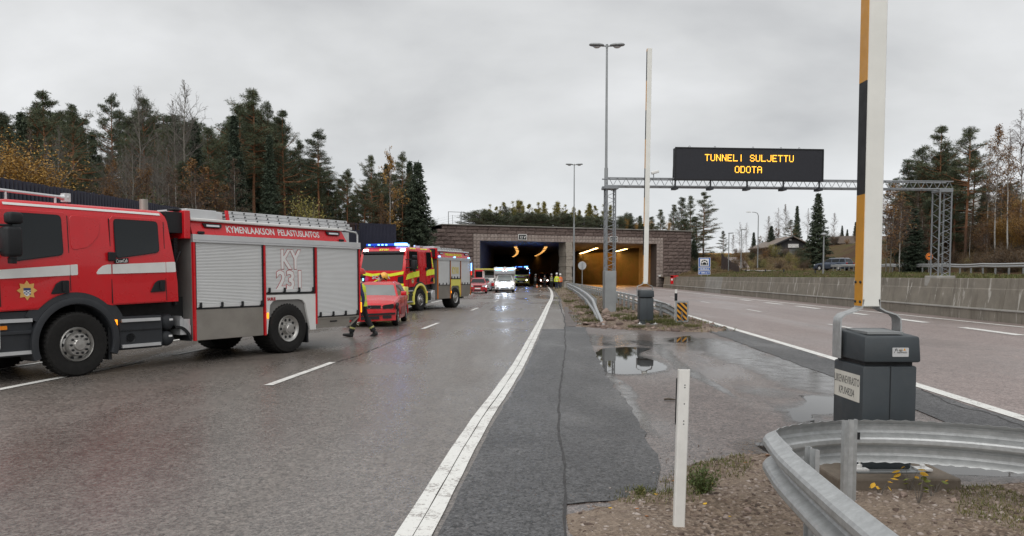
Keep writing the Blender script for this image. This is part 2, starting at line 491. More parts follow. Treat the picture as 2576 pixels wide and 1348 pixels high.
def strip(name, fa, fb, y0, y1, z, m, step=2., kind=True, nx=1, jag=0., seed=0):
    ys = np.linspace(y0, y1, max(2, int((y1 - y0) / step) + 1))
    rng = np.random.default_rng(seed)
    a = np.array([fa(y) for y in ys]); b = np.array([fb(y) for y in ys])
    if jag: a = a + rng.normal(0, jag, len(ys)); b = b + rng.normal(0, jag, len(ys))
    n = len(ys); v = np.zeros((n, 2, 3)); v[:, 0, 0] = a; v[:, 1, 0] = b; v[:, :, 1] = ys[:, None]; v[:, :, 2] = z
    f = [(2 * i, 2 * i + 1, 2 * i + 3, 2 * i + 2) for i in range(n - 1)]
    o = raw(name, v.reshape(-1, 3), f, m)
    if kind: struct(o)
    return o
struct(raw('ground', [(-700, -80, -.06), (700, -80, -.06), (700, 1500, -.06), (-700, 1500, -.06)], [(0, 1, 2, 3)], M_VERGE))
strip('crossover_pavement', lambda y: L(y), lambda y: RL(y) + .3, 4.5, 28, 0.0, M_CROSS)
SEAM = lambda y: L(y) + np.interp(y, [5, 31, 43, 89, 120], [.97, .92, .78, .45, .45])
strip('road_left', lambda y: L(y) - 13.0, SEAM, -6, 318, .004, M_ROADL)
strip('road_right', lambda y: RL(y) - .35, lambda y: BX(min(y, 119)) + .1 if y < 119 else RR(y) + 3.2, -6, 318, .004, M_ROADR)
def sheet(name, poly, z, m, jit=0., sub=0.15, seed=1):
    """flat sheet with an irregular outline"""
    rng = np.random.default_rng(seed); out = []
    k = len(poly)
    for i in range(k):
        a, b = np.array(poly[i][:2], float), np.array(poly[(i + 1) % k][:2], float)
        n = max(1, int(np.linalg.norm(b - a) / sub)) if jit else 1
        for j in range(n): out.append(a + (b - a) * j / n + (rng.normal(0, jit, 2) if jit else 0))
    mb = MB(); mb.add([(q[0], q[1], z) for q in out], [tuple(range(len(out)))])
    o = mb.build(name, m); me = o.data
    if me.polygons[0].normal.z < 0: me.flip_normals()
    if name == 'puddle_water':                      # damp margin where the puddle thins out
        q = np.array(out); n = len(q); d = q - q.mean(0); d /= np.linalg.norm(d, axis=1)[:, None]; rng2 = np.random.default_rng(seed + 9)
        w = np.convolve(np.tile(rng2.uniform(.10, .42, n), 3), np.ones(5) / 5, 'same')[n:2 * n, None]; v = np.zeros((2 * n, 3)); v[:n, :2] = q - d * .03; v[n:, :2] = q + d * w; v[:, 2] = .0053
        f = [(i, n + i, n + (i + 1) % n, (i + 1) % n) for i in range(n)]; mo = raw('wet_film_water', v, f, M_FILM); at = mo.data.attributes.new('edge', 'FLOAT', 'POINT'); at.data.foreach_set('value', np.r_[np.ones(n), np.zeros(n)].astype(np.float32))
        if mo.data.polygons[0].normal.z < 0: mo.data.flip_normals()
        struct(mo)
    return struct(o)
wedge = [G(1395, 1275), G(1397, 1240), G(1410, 1000), G(1420, 822), G(1472, 824), G(1488, 868), G(1527, 948), G(1590, 1027), G(1630, 1115), G(1665, 1177), G(1652, 1232), G(1577, 1260)]
sheet('shoulder_pavement', wedge, .008, M_SHOULD, .02, .25)
strip('shoulder_strip_pavement', lambda y: L(y) + .16, lambda y: SEAM(y) - .015, -6, 24.6, .0085, M_SHOULD, jag=.008, step=.4)
strip('road_edge_strip', lambda y: RL(y) - 1.0, lambda y: RL(y) - .13, -6, 27, .0085, M_SHOULD, jag=.02, step=.4)
sheet('road_patch', [G(1419, 772), G(1466, 772), G(1460, 800), G(1447, 822), G(1421, 821)], .0085, M_PATCH, .015, .25)
M_CRACK = mk('crack_shade', (.022, .020, .02), .55)  # for flat strips; the shade inside open cracks is put into the colour
rng_ = np.random.default_rng(7)
ys_ = np.linspace(3, 110, 420); jj = np.cumsum(rng_.normal(0, .010, 420)); jj -= np.linspace(0, jj[-1], 420)
w_ = np.interp(ys_, [3, 12, 40, 110], [.008, .012, .02, .03]) * (.5 + 1.2 * rng_.random(420))
cv = np.zeros((420, 2, 3)); cv[:, 0, 0] = SEAM(ys_) + jj - w_; cv[:, 1, 0] = SEAM(ys_) + jj + w_; cv[:, :, 1] = ys_[:, None]; cv[:, :, 2] = .0125
struct(raw('road_seam', cv.reshape(-1, 3), [(2 * i, 2 * i + 1, 2 * i + 3, 2 * i + 2) for i in range(419)], M_CRACK))
def crack(name, pts, w=.012):
    p = catmull([tuple(q[:2]) for q in pts], .12); rng = np.random.default_rng(len(p))
    p = p + rng.normal(0, .012, p.shape); d = np.gradient(p, axis=0); nn = np.stack([-d[:, 1], d[:, 0]], 1); nn /= np.linalg.norm(nn, axis=1)[:, None] + 1e-9
    ww = (w * (.4 + rng.random(len(p))))[:, None]; v = np.zeros((len(p), 2, 3)); v[:, 0, :2] = p - nn * ww; v[:, 1, :2] = p + nn * ww; v[:, :, 2] = .0115
    struct(raw(name, v.reshape(-1, 3), [(2 * i, 2 * i + 1, 2 * i + 3, 2 * i + 2) for i in range(len(p) - 1)], M_CRACK))
crack('road_crack', [G(2315, 980), G(2400, 1020), G(2480, 1040), G(2575, 1075)])
crack('road_crack', [G(845, 912), G(905, 893), G(985, 860), G(1040, 838)], .012)

# painted markings
strip('road_marking_edge_line', lambda y: L(y) - .115, lambda y: L(y) - .005, -6, 300, .0125, M_LINE, jag=.003, step=.5)
strip('road_marking_edge_line', lambda y: L(y) + .005, lambda y: L(y) + .115, -6, 300, .0125, M_LINE, jag=.003, step=.5)
def dashes(fc, w, spans, name='road_marking_dash'):
    for a, b in spans: strip(name, lambda y: fc(y) - w / 2, lambda y: fc(y) + w / 2, a, b, .0125, M_LINE, step=.6, jag=.004)
dashes(lambda y: L(y) - 3.56, .13, [(-1, 2), (11.9, 15.1)] + [(24.7 + 13.1 * k, 27.8 + 13.1 * k) for k in range(10)])
dashes(lambda y: L(y) - 7.28, .15, [(9.3, 15.3), (16.5, 18.6)] + [(29 + 10 * k, 34 + 10 * k) for k in range(9)])
dashes(lambda y: L(y) - 9.1, .10, [(13.6, 27)])
strip('road_marking_edge_line', lambda y: RL(y) - .10, lambda y: RL(y) + .10, -6, 300, .0125, M_LINE, jag=.003)
strip('road_marking_edge_line', lambda y: RR(y) - .10, lambda y: RR(y) + .10, -6, 300, .0125, M_LINE, jag=.003)
dashes(lambda y: RM(y), .14, [(12.2, 15)] + [(24.3 + 12.1 * k, 27.1 + 12.1 * k) for k in range(9)])
dashes(lambda y: np.interp(y, [10, 22, 30, 42, 52, 60], [13.2, 14.1, 14.75, 15.5, 15.75, 16.0]), .34, [(15, 18), (22, 25.4), (28, 30.6), (33.6, 36.4), (39.8, 43.5), (46, 49.3), (52.6, 55.2)])
strip('road_marking_edge_line', lambda y: L(y) - 10.9, lambda y: L(y) - 10.75, -6, 200, .0125, M_LINE)

# water lying on the crossover
def cr7(x, y): return G((2200 + x * .70019) / 1.59068, (1200 + y * .70019) / 1.59068)
sheet('puddle_water', [cr7(*q) for q in [(228, 360), (246, 312), (292, 282), (360, 276), (425, 270), (500, 273), (574, 280), (520, 300), (505, 318), (560, 338), (610, 352), (655, 372), (672, 388), (655, 404), (600, 414), (520, 424), (430, 428), (360, 424), (300, 408), (250, 390)]], .006, M_WATER, .012, .10, 3)
sheet('puddle_water', [cr7(*q) for q in [(672, 236), (700, 222), (745, 212), (800, 206), (806, 222), (800, 236), (825, 242), (760, 244), (700, 242)]], .006, M_WATER, .012, .10, 4)
sheet('puddle_water', [cr7(*q) for q in [(1350, 628), (1440, 610), (1470, 580), (1445, 556), (1500, 548), (1600, 556), (1700, 570), (1740, 640), (1571, 655), (1490, 655), (1510, 690), (1440, 702), (1395, 690)]], .006, M_WATER, .012, .08, 5)
sheet('puddle_water', [cr7(*q) for q in [(1165, 822), (1230, 815), (1300, 826), (1340, 860), (1310, 892), (1250, 880), (1200, 850)]], .006, M_WATER, .01, .08, 6)
sheet('puddle_water', [G(2290, 1150), G(2420, 1150), G(2560, 1160), G(2640, 1185), G(2560, 1200), G(2450, 1198), G(2350, 1192)], .006, M_WATER, .012, .08, 8)
def band(name, pts, widths, seed):
    p = catmull([tuple(cr7(*q)[:2]) for q in pts], .3); rng = np.random.default_rng(seed)
    w = np.interp(np.linspace(0, 1, len(p)), np.linspace(0, 1, len(widths)), widths); d = np.gradient(p, axis=0)
    nn = np.stack([-d[:, 1], d[:, 0]], 1); nn /= np.linalg.norm(nn, axis=1)[:, None]
    w1 = w * (.7 + .6 * rng.random(len(p))); w2 = w * (.7 + .6 * rng.random(len(p)))
    ks = np.array([-1.25, -.8, -.3, .3, .8, 1.25]); m = len(ks); v = np.zeros((len(p), m, 3)); v[:, :, 2] = .0012 + .0005 * (seed - 10)
    v[:, :, :2] = p[:, None] + nn[:, None] * np.where(ks < 0, w1[:, None] * ks, w2[:, None] * ks)[:, :, None]
    idx = np.arange(len(p) * m).reshape(len(p), m); f = np.stack([idx[:-1, :-1], idx[:-1, 1:], idx[1:, 1:], idx[1:, :-1]], -1).reshape(-1, 4)
    o = raw(name, v.reshape(-1, 3), f, M_FILM)
    al = np.tile([0, .75, 1, 1, .75, 0], (len(p), 1)) * np.clip(np.minimum(np.arange(len(p)), np.arange(len(p))[::-1]) / 3., 0, 1)[:, None]
    at = o.data.attributes.new('edge', 'FLOAT', 'POINT'); at.data.foreach_set('value', al.ravel().astype(np.float32))
    if o.data.polygons[0].normal.z < 0: o.data.flip_normals()
    return struct(o)
band('wet_film_water', [(820, 212), (960, 262), (1080, 318), (1230, 380), (1330, 430), (1420, 500)], [.35, .75, .7, .5, .4, .2], 11)
band('wet_film_water', [(610, 262), (700, 340), (800, 420), (930, 480), (1060, 560), (1140, 590)], [.12, .16, .12, .16, .08, .03], 12)
band('wet_film_water', [(240, 190), (262, 240), (330, 260), (480, 232), (600, 262), (690, 246)], [.3, .4, .3, .3, .25, .15], 13)
band('wet_film_water', [(230, 340), (300, 420), (420, 500), (460, 600), (540, 720), (640, 800)], [.1, .14, .10, .12, .12, .05], 14)
band('wet_film_water', [(1180, 560), (1290, 600), (1380, 640), (1500, 700), (1620, 760)], [.05, .10, .18, .2, .2], 15)

band('wet_film_water', [(1230, 310), (1380, 372), (1530, 440), (1680, 520), (1800, 600)], [.2, .45, .55, .6, .3], 16)
band('wet_film_water', [(1060, 480), (1200, 520), (1340, 555), (1450, 570)], [.1, .3, .4, .2], 17)
# ---- earth banks: a height field that dips under the pavement at its rim
def sdist(P, poly):
    poly = np.asarray([tuple(q[:2]) for q in poly], float); d = np.full(len(P), 1e9); inside = np.zeros(len(P), bool)
    for i in range(len(poly)):
        a, b = poly[i], poly[(i + 1) % len(poly)]; e = b - a; w = P - a
        t = np.clip((w @ e) / (e @ e), 0, 1); d = np.minimum(d, np.linalg.norm(w - t[:, None] * e, axis=1))
        c = ((a[1] <= P[:, 1]) & (b[1] > P[:, 1])) | ((b[1] <= P[:, 1]) & (a[1] > P[:, 1]))
        with np.errstate(divide='ignore', invalid='ignore'): xi = a[0] + (P[:, 1] - a[1]) * e[0] / e[1]
        inside ^= c & (P[:, 0] < xi)
    return np.where(inside, d, -d)
def vnoise(P, s, seed=0):
    """cheap value noise"""
    q = P * s; i = np.floor(q).astype(int); f = q - i; f = f * f * (3 - 2 * f)
    def h(a, b):
        n = (a * 374761393 + b * 668265263 + seed * 974634777) & 0x7fffffff; n = ((n ^ (n >> 13)) * 1274126177) & 0x7fffffff
        return ((n ^ (n >> 16)) & 0xffff) / 65535.
    return (h(i[:, 0], i[:, 1]) * (1 - f[:, 0]) + h(i[:, 0] + 1, i[:, 1]) * f[:, 0]) * (1 - f[:, 1]) + (h(i[:, 0], i[:, 1] + 1) * (1 - f[:, 0]) + h(i[:, 0] + 1, i[:, 1] + 1) * f[:, 0]) * f[:, 1]
def mound_z(P, poly, hh, ramp, amp, s):
    d = sdist(P, poly)
    return -.03 + (hh + .03) * sst(-.08, ramp, d) + (vnoise(P, s, 3) - .5) * amp * sst(-.1, .3, d) + (vnoise(P, s * 3.7, 5) - .5) * amp * .5, d
def mound(name, poly, hh, ramp, res, amp, s, m):
    pa = np.array([tuple(q[:2]) for q in poly]); x = np.arange(pa[:, 0].min() - .3, pa[:, 0].max() + .3, res); y = np.arange(pa[:, 1].min() - .3, pa[:, 1].max() + .3, res)
    X, Y = np.meshgrid(x, y); P = np.stack([X.ravel(), Y.ravel()], 1); z, d = mound_z(P, poly, hh, ramp, amp, s)
    v = np.column_stack([P, z]); nx = len(x); idx = np.arange(len(P)).reshape(len(y), nx)
    f = np.stack([idx[:-1, :-1], idx[:-1, 1:], idx[1:, 1:], idx[1:, :-1]], -1).reshape(-1, 4)
    f = f[(d[f] > -.15).any(1)]
    return struct(raw(name, v, f, m, smooth=True))
FORE = [(-.35, -3), (.22, 4.6), (.30, 5.55), (.62, 5.95), (.95, 6.15), (1.18, 6.45), (1.3, 6.85), (1.62, 7.1), (2.1, 7.45), (2.6, 7.6), (2.95, 7.2), (3.2, 6.5), (3.7, 6.35), (4.4, 6.5), (4.9, 6.0), (4.75, 4), (4.2, -3)]
mound('gravel_ground', FORE, .05, .5, .045, .05, 2.3, M_GRAVEL)
ISL = [(2.05, 26.2), (2.7, 24.9), (3.6, 24.2), (5.0, 23.4), (6.3, 23.0), (6.85, 23.8), (7.25, 33), (8.2, 50), (9.4, 78), (9.9, 112), (5.5, 112), (4.75, 90), (2.95, 44), (2.35, 33)]
mound('gravel_island_ground', ISL, .16, 1.4, .16, .14, 1.3, M_GRAVEL)

# ---- hills
def field(name, xs, ys, fn, m, keep=None):
    X, Y = np.meshgrid(xs, ys); P = np.stack([X.ravel(), Y.ravel()], 1); z = fn(P)
    idx = np.arange(len(P)).reshape(len(ys), len(xs)); f = np.stack([idx[:-1, :-1], idx[:-1, 1:], idx[1:, 1:], idx[1:, :-1]], -1).reshape(-1, 4)
    if keep is not None: f = f[keep(P)[f].all(1)]
    return struct(raw(name, np.column_stack([P, z]), f, m, smooth=True))
def hl(P):
    x, y = P[:, 0], P[:, 1]; e = L(y) - 13.2 - x
    z = -.1 + 2.35 * sst(0.2, 4.2, e) + 1.3 * sst(6, 18, e) + 1.5 * sst(60, 95, y) * sst(3, 9, e) + (vnoise(P, .25) - .5) * .7 * sst(1, 5, e)
    return z
field('left_hill', np.concatenate([np.linspace(-220, -40, 25), np.linspace(-38, -4.5, 36)]), np.concatenate([np.linspace(-20, 120, 71), np.linspace(126, 400, 30)]), hl, M_FOREST,
      keep=lambda P: (P[:, 0] < L(P[:, 1]) - 12.2))
XR = fx(catmull([(24, -30), (28.5, 30), (32, 50), (40, 99), (43, 112), (46, 150)]))
def hr(P):
    x, y = P[:, 0], P[:, 1]; e = x - XR(y); a = x - BX(np.minimum(y, 119))
    z = 1.46 + .012 * np.clip(y - 30, 0, 120) * sst(1, 9, a)
    up = np.maximum(sst(1.5, 13, e) * np.interp(y, [0, 60, 100, 130], [3.2, 4.4, 4.8, 4.5]), sst(118, 150, y) * sst(22, 34, x) * 2.6)
    z = z + up + sst(14, 60, e) * 2.0 + (vnoise(P, .22, 4) - .5) * .7 * sst(1, 6, e) + (vnoise(P, 1.1, 6) - .5) * .12
    return z
def hrz(x, y): return float(hr(np.array([[x, y]], float))[0])
def hlz(x, y): return float(hl(np.array([[x, y]], float))[0])
t = NT('hillside_autumn_grass')
n_ = t.noise(.22, 6, .65); f_ = t.noise(3.5, 5, .7)
t.set(col=t.mix(t.mr(f_, .42, .7, 0, .6), t.ramp(n_, [(.28, (.07, .075, .028)), (.45, (.115, .085, .042)), (.6, (.10, .058, .040)), (.75, (.15, .10, .045))]), (.045, .036, .02)), rough=.9, spec=.1); t.bump(f_, .8, .15)
M_HILL = t.m
field('right_hill', np.concatenate([np.linspace(17, 60, 64), np.linspace(63, 260, 30)]), np.concatenate([np.linspace(-20, 160, 91), np.linspace(166, 500, 30)]), hr, M_HILL,
      keep=lambda P: (P[:, 0] > BX(np.minimum(P[:, 1], 119)) + .42) & ((P[:, 1] < 129) | (P[:, 0] > 30)))

# ================================================================== TUNNEL
PT = thing('tunnel_portal', 'twin tunnel mouth faced with red grey split stone blocks and a pale tiled frame', 'tunnel', (-4.4, 110, 0), R(23.884))
PROT = R(23.884)
def pw(a, b, z=0.):
    return Vector((-4.4 + a * math.cos(PROT) - b * math.sin(PROT), 110 + a * math.sin(PROT) + b * math.cos(PROT), z))
O1, O2, O3, O4 = 0.0, 13.25, 14.42, 28.88
ZT, ZF = 8.51, 7.45
mb = MB()     # concrete backing: piers, lintel, wings
mb.box((-12.5, 0, -.3), (O1 - .012, 1.6, 8.40)); mb.box((O4 + .012, 0, -.3), (35.3, 1.6, 8.40)); mb.box((O1 - .012, .002, 6.5), (O4 + .012, 1.6, 8.395))
stepz = {}
core = mb.build('backing_wall', M_JOINT, PT)
# trim the backing under the stepped left end
core.data.clear_geometry()
mb = MB(); mb.box((O4 + .012, 0, -.3), (35.3, 1.6, 8.40)); mb.box((-5.5, .002, 6.5), (O4 + .012, 1.6, 8.395)); mb.box((-5.5, 0, -.3), (O1 - .012, 1.6, 6.49))
edge = []
nz = 16; ch = ZT / nz
for k in range(nz):
    zt = (k + 1) * ch
    edge.append(float(np.interp(zt, [0, 5.3, 6.1, 6.9, 7.6, 8.0, 8.5], [-13, -11.2, -9.8, -8.3, -7.0, -6.2, -5.5])))
for k in range(nz): mb.box((edge[k], .004, k * ch - (.3 if k == 0 else 0)), (-5.5, 1.6, (k + 1) * ch - .03))
core2 = mb.build('backing_tmp', M_JOINT); core.data = core2.data; core.data.name = 'backing_wall'; bpy.data.objects.remove(core2)
def rough_block(w, h, d, seed):
    """stone block with chipped, bulging face; face towards -y"""
    rng = np.random.default_rng(seed); mb = MB(); nx_, nz_ = (5, 3) if w > .8 else (3, 3)
    vs = []; 
    for j in range(nz_ + 1):
        for i in range(nx_ + 1):
            ed = i in (0, nx_) or j in (0, nz_)
            vs.append((w * i / nx_ + (0 if ed else rng.normal(0, w * .04)), -d * (.55 if ed else 1.0) + rng.normal(0, d * .16), h * j / nz_ + (0 if ed else rng.normal(0, h * .06))))
    fs = [(j * (nx_ + 1) + i, j * (nx_ + 1) + i + 1, (j + 1) * (nx_ + 1) + i + 1, (j + 1) * (nx_ + 1) + i) for j in range(nz_) for i in range(nx_)]
    n = len(vs); rim = [i for i in range(nx_ + 1)] + [(j + 1) * (nx_ + 1) - 1 for j in range(1, nz_ + 1)] + [nz_ * (nx_ + 1) + i for i in range(nx_ - 1, -1, -1)] + [j * (nx_ + 1) for j in range(nz_ - 1, 0, -1)]
    vs += [(vs[i][0], .01, vs[i][2]) for i in rim]; m = len(rim)
    fs += [(rim[(i + 1) % m], rim[i], n + i, n + (i + 1) % m) for i in range(m)]
    mb.add(vs, fs); return mb
def block_mesh(w, h, d, seed, m, nm):
    o = rough_block(w, h, d, seed).build(nm, m); me = o.data; bpy.data.objects.remove(o); return me
BL = [block_mesh(1.0, ch - .05, .13, s, M_BLOCK, 'stone_block') for s in range(6)]
TL = [block_mesh(.47, .44, .07, s + 20, M_TILE, 'stone_tile') for s in range(4)]
rnd = random.Random(3)
def blk(a, z, w):
    inst(rnd.choice(BL), 'stone_block', (a, -.001, z + .02), 0, (w - .045, 1, 1), PT)
for k in range(nz):
    z = k * ch
    for (s0, s1) in ([(edge[k], O1 - 1.0)] if k < nz - 2 else []) + [(O4 + 1.22, 35.3)] * (k < nz - 2) + ([(edge[k], 35.3)] if k >= nz - 2 else []):
        a = s0; first = True
        while a < s1 - .05:
            w = (1.55 if s0 < 0 or k >= nz - 2 else 1.75) * rnd.uniform(.82, 1.18)
            if first and k % 2: w *= .55
            first = False
            if s1 - (a + w) < .5: w = s1 - a
            blk(a, z, w)
            a += w
ztile0 = 6.5; th = (ZF - 6.5) / 2
def tile(a, z, w, h): inst(rnd.choice(TL), 'stone_tile', (a + .015, -.003, z + .015), 0, ((w - .035) / .47, 1, (h - .035) / .44), PT)
na = 60
for r_ in range(2):
    for i in range(na):
        w = (O4 + 1.2 + 1.0) / na; tile(-1.0 + i * w, 6.5 + r_ * th, w, th)
for a0 in (-1.0, O4 + .02):
    for c in range(2):
        w = (1.0 if a0 < 0 else 1.19) / 2
        for r_ in range(13): tile(a0 + c * w, r_ * .5, w, .5)
# pillar between the tubes
mb = MB(); rng_ = np.random.default_rng(5)
for k in range(13):
    z0 = k * .5; d = rng_.normal(0, .05, 8)
    mb.box((O2 + .05 + d[0], -.10 + d[1], z0), (O3 - .05 + d[2], 2.2, z0 + .5))
mb.build('pillar', M_PILLAR, PT, bevel=.03)
mb = MB(); mb.box((-5.6, -.35, ZT), (35.4, 1.6, ZT + .14)); mb.build('coping', M_CONC, PT, bevel=.02)

# tubes: walls and ceilings follow the roads round the bend
def tube_surface(name, fa, fb, ya, yb, m, z0=-.1, z1=6.5, y1=318):
    """left wall, ceiling, right wall as one lining"""
    n = 60; v = []; f = []
    for i in range(n + 1):
        t = i / n; y_l = ya + (y1 - ya) * t; y_r = yb + (y1 - yb) * t
        v += [(fa(y_l), y_l, z0), (fa(y_l), y_l, z1), (fb(y_r), y_r, z1), (fb(y_r), y_r, z0)]
    for i in range(n):
        a = i * 4; b = a + 4
        f += [(a, b, b + 1, a + 1), (a + 1, b + 1, b + 2, a + 2), (a + 2, b + 2, b + 3, a + 3)]
    f.append((n * 4, n * 4 + 1, n * 4 + 2, n * 4 + 3))
    o = raw(name, v, f, m); o.data.flip_normals(); return struct(o)
p1, p2, p3, p4 = pw(O1, .03), pw(O2, .03), pw(O3, .03), pw(O4, .03)
def wallf(p, line, toff):
    """starts at the portal jamb and drifts on to a constant offset from the lane line"""
    return lambda y: float(line(y) + np.interp(y, [p.y, p.y + 60], [p.x - line(p.y), toff]))
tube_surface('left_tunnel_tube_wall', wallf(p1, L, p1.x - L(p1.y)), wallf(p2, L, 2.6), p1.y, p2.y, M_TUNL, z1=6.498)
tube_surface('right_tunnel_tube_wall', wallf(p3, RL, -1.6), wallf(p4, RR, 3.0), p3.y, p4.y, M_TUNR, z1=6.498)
# hill on top of the tunnel
def hill_top(A, B):
    z = ZT + .06 + .35 * sst(0, 14, B) + (vnoise(np.stack([A, B], 1), .4, 8) - .5) * .25
    return z - 3.2 * sst(-5.5, -13, A)
xs = np.linspace(-13, 35.3, 50); ys = np.concatenate([np.linspace(.4, 20, 20), np.linspace(24, 150, 12)])
X, Y = np.meshgrid(xs, ys); A = X.ravel(); B = Y.ravel(); z = hill_top(A, B)
hv = [pw(a, b, q) for a, b, q in zip(A, B, z)]; idx = np.arange(len(A)).reshape(len(ys), len(xs))
nv = len(hv); hf = np.stack([idx[:-1, :-1], idx[:-1, 1:], idx[1:, 1:], idx[1:, :-1]], -1).reshape(-1, 4).tolist()
hv = [tuple(q) for q in hv]
for col in (0, len(xs) - 1):       # retaining sides down to the ground
    for r_ in range(len(ys) - 1):
        a, b = idx[r_, col], idx[r_ + 1, col]; k = len(hv)
        hv += [(hv[a][0], hv[a][1], -.2), (hv[b][0], hv[b][1], -.2)]; hf.append((a, b, k + 1, k))
struct(raw('tunnel_hill', hv, hf, M_VERGE, smooth=False))
# left shoulder of the hill beside the portal
def bank(P):
    x, y = P[:, 0], P[:, 1]
    a = (x + 4.4) * math.cos(PROT) + (y - 110) * math.sin(PROT); b = -(x + 4.4) * math.sin(PROT) + (y - 110) * math.cos(PROT)
    top = np.interp(a, [-40, -24, -13, -11.2, -9.8, -8.3, -7, -5.5], [3.6, 4.2, 4.6, 5.0, 5.8, 6.6, 7.3, 8.3])
    return top + .03 * np.clip(b, 0, 30) + (vnoise(P, .6, 9) - .5) * .3
field('portal_bank_hill', np.linspace(-48, -2, 60), np.linspace(86, 160, 60), bank, M_VERGE,
      keep=lambda P: ((-(P[:, 0] + 4.4) * math.sin(PROT) + (P[:, 1] - 110) * math.cos(PROT)) > .3) & (((P[:, 0] + 4.4) * math.cos(PROT) + (P[:, 1] - 110) * math.sin(PROT)) < -5.0))

# tunnel number plates
def plate_sign(a, txt, label):
    r = thing('tunnel_number_sign', label, 'sign', pw(a, -.16, 7.1), PROT)
    mb = MB(); mb.prism(rect(-.66, -.42, .66, .42, .12), lambda u, v, w: (u, w, v), 0, .05); mb.build('sign_border', mk('white_paint', (.78, .78, .76), .5), r)
    mb = MB(); mb.prism(rect(-.58, -.34, .58, .34, .08), lambda u, v, w: (u, w, v), -.012, -.001); mb.build('sign_panel', mk('sign_black', (.012, .012, .013), .5), r)
    text('sign_text', txt, mk('white_paint', (.78, .78, .76), .5), frame((0, -.018, 0), (1, 0, 0), (0, 0, 1)), r, size=.52, width=.86, off=.012)
plate_sign(6.37, '12 V', 'small black number plate reading 12 V over the left tunnel tube')
plate_sign(21.23, '12 H', 'small black number plate reading 12 H over the right tunnel tube')

# lamps along both tubes
M_SOD = emis('sodium_lamp', (1.0, .62, .22), 14.0)
M_SODL = emis('sodium_lamp_dim', (1.0, .48, .12), 3.0)
M_GREY = mk('grey_metal', (.30, .31, .32), .5, .4)
def lamp_row(fx_, y0, n, dy, m, label, grp, z=6.05):
    mb = MB(); mb.box((-.28, -.5, 0), (.28, .5, .16)); house = mb.build('tunnel_lamp', M_GREY)
    mb = MB(); mb.box((-.24, -.46, -.03), (.24, .46, -.004)); lens = mb.build('lamp_lens', m, house)
    tag(house, label, 'lamp', grp)
    for i in range(n):
        o = house if i == 0 else dup(house)
        o.location = (float(fx_(y0 + i * dy)), y0 + i * dy, z)
lamp_row(lambda y: L(y) - 4.9, 122, 16, 7.5, M_SODL, 'dim orange lamp of the left row on the ceiling of the left tunnel tube', 'left row of lamps in the left tube')
lamp_row(lambda y: L(y) - .3, 122, 16, 7.5, M_SODL, 'dim orange lamp of the right row on the ceiling of the left tunnel tube', 'right row of lamps in the left tube')
lamp_row(lambda y: RM(y) - 1.0, 127, 30, 2.5, M_SOD, 'bright orange lamp of the left row on the ceiling of the right tunnel tube', 'left row of lamps in the right tube')
lamp_row(lambda y: RM(y) + 4.2, 131, 30, 2.5, M_SOD, 'bright orange lamp of the right row on the ceiling of the right tunnel tube', 'right row of lamps in the right tube')
for i in range(6):
    ld = bpy.data.lights.new('tunnel_lamp_light', 'AREA'); ld.energy = 420; ld.color = (1, .42, .06); ld.shape = 'RECTANGLE'; ld.size = 5.5; ld.size_y = 14
    lo = bpy.data.objects.new('tunnel_lamp_light', ld); y = 131 + i * 14; lo.location = (float(RM(y)) + 1.6, y, 6.0); COL.objects.link(lo)
# ================================================================== VEHICLE MATERIALS
M_RED = mk('fire_red_paint', (.60, .007, .014), .30, coat=.3, var=.06, vs=1.2, dirt=.12)
M_RED2 = mk('fire_red_paint_new', (.58, .006, .012), .28, coat=.3, var=.06, vs=1.2)
M_WHITE = mk('white_body_paint', (.72, .72, .70), .35, coat=.3, var=.05, dirt=.08)
M_YEL = mk('fluorescent_yellow', (.80, .86, .04), .45, var=.05)
M_YELD = mk('pale_yellow_paint', (.78, .72, .14), .4, coat=.3, var=.06)
M_ALU = mk('aluminium', (.66, .67, .68), .38, .6, var=.10, vs=2)
M_SHUT = mk('shutter_aluminium', (.70, .705, .70), .42, .30, var=.05, vs=.8)
M_STEEL = mk('brushed_steel_panel', (.40, .375, .34), .36, .75, var=.10, vs=1.0, dirt=.25)
M_GREYP = mk('grey_bulkhead', (.21, .205, .195), .5, .3, var=.1)
M_BLK = mk('black_plastic', (.013, .014, .016), .55, var=.2, spec=.35)
M_BLKG = mk('dark_grey_plastic', (.030, .033, .038), .55, var=.15, dirt=.15, dcol=(.06, .052, .045), spec=.35)
M_TYRE = mk('tyre_rubber', (.014, .0135, .013), .8, var=.2, vs=8, dirt=.15, dcol=(.05, .042, .035), spec=.3)
M_RIM = mk('wheel_steel', (.50, .49, .47), .35, .8, var=.15, vs=6, dirt=.25)
M_GLASS = glassm('vehicle_glass', (.006, .009, .011), .03, .42)
M_GLASSL = glassm('vehicle_glass_sky_grey', (.20, .215, .212), .06)  # sky reflected in the windscreens put into a grey base colour
M_ORANGE = emis('amber_lamp', (1, .28, .01), 1.6, (.7, .2, .01))
M_AMBER = mk('amber_reflector', (.75, .22, .01), .3)
M_BLUEL = emis('blue_lamp_lit', (.12, .42, 1.0), 6, (.02, .1, .5))
M_BLUEO = emis('blue_lens', (.01, .06, .55), .6, (.01, .05, .4))
M_HEAD = emis('headlamp_lit', (1, .97, .9), 9, (.8, .8, .8))
M_CLEAR = mk('lamp_clear', (.62, .64, .66), .12, .3)
M_REDL = emis('red_lamp', (1, .02, .01), 1.2, (.5, .01, .01))
M_PAPER = mk('white_decal', (.74, .74, .73), .5, var=.03)
M_BLUED = mk('blue_decal', (.03, .05, .16), .5)
M_GOLD = mk('gold_decal', (.72, .42, .12), .5)
M_DARKU = mk('underbody_black', (.010, .010, .010), .8)

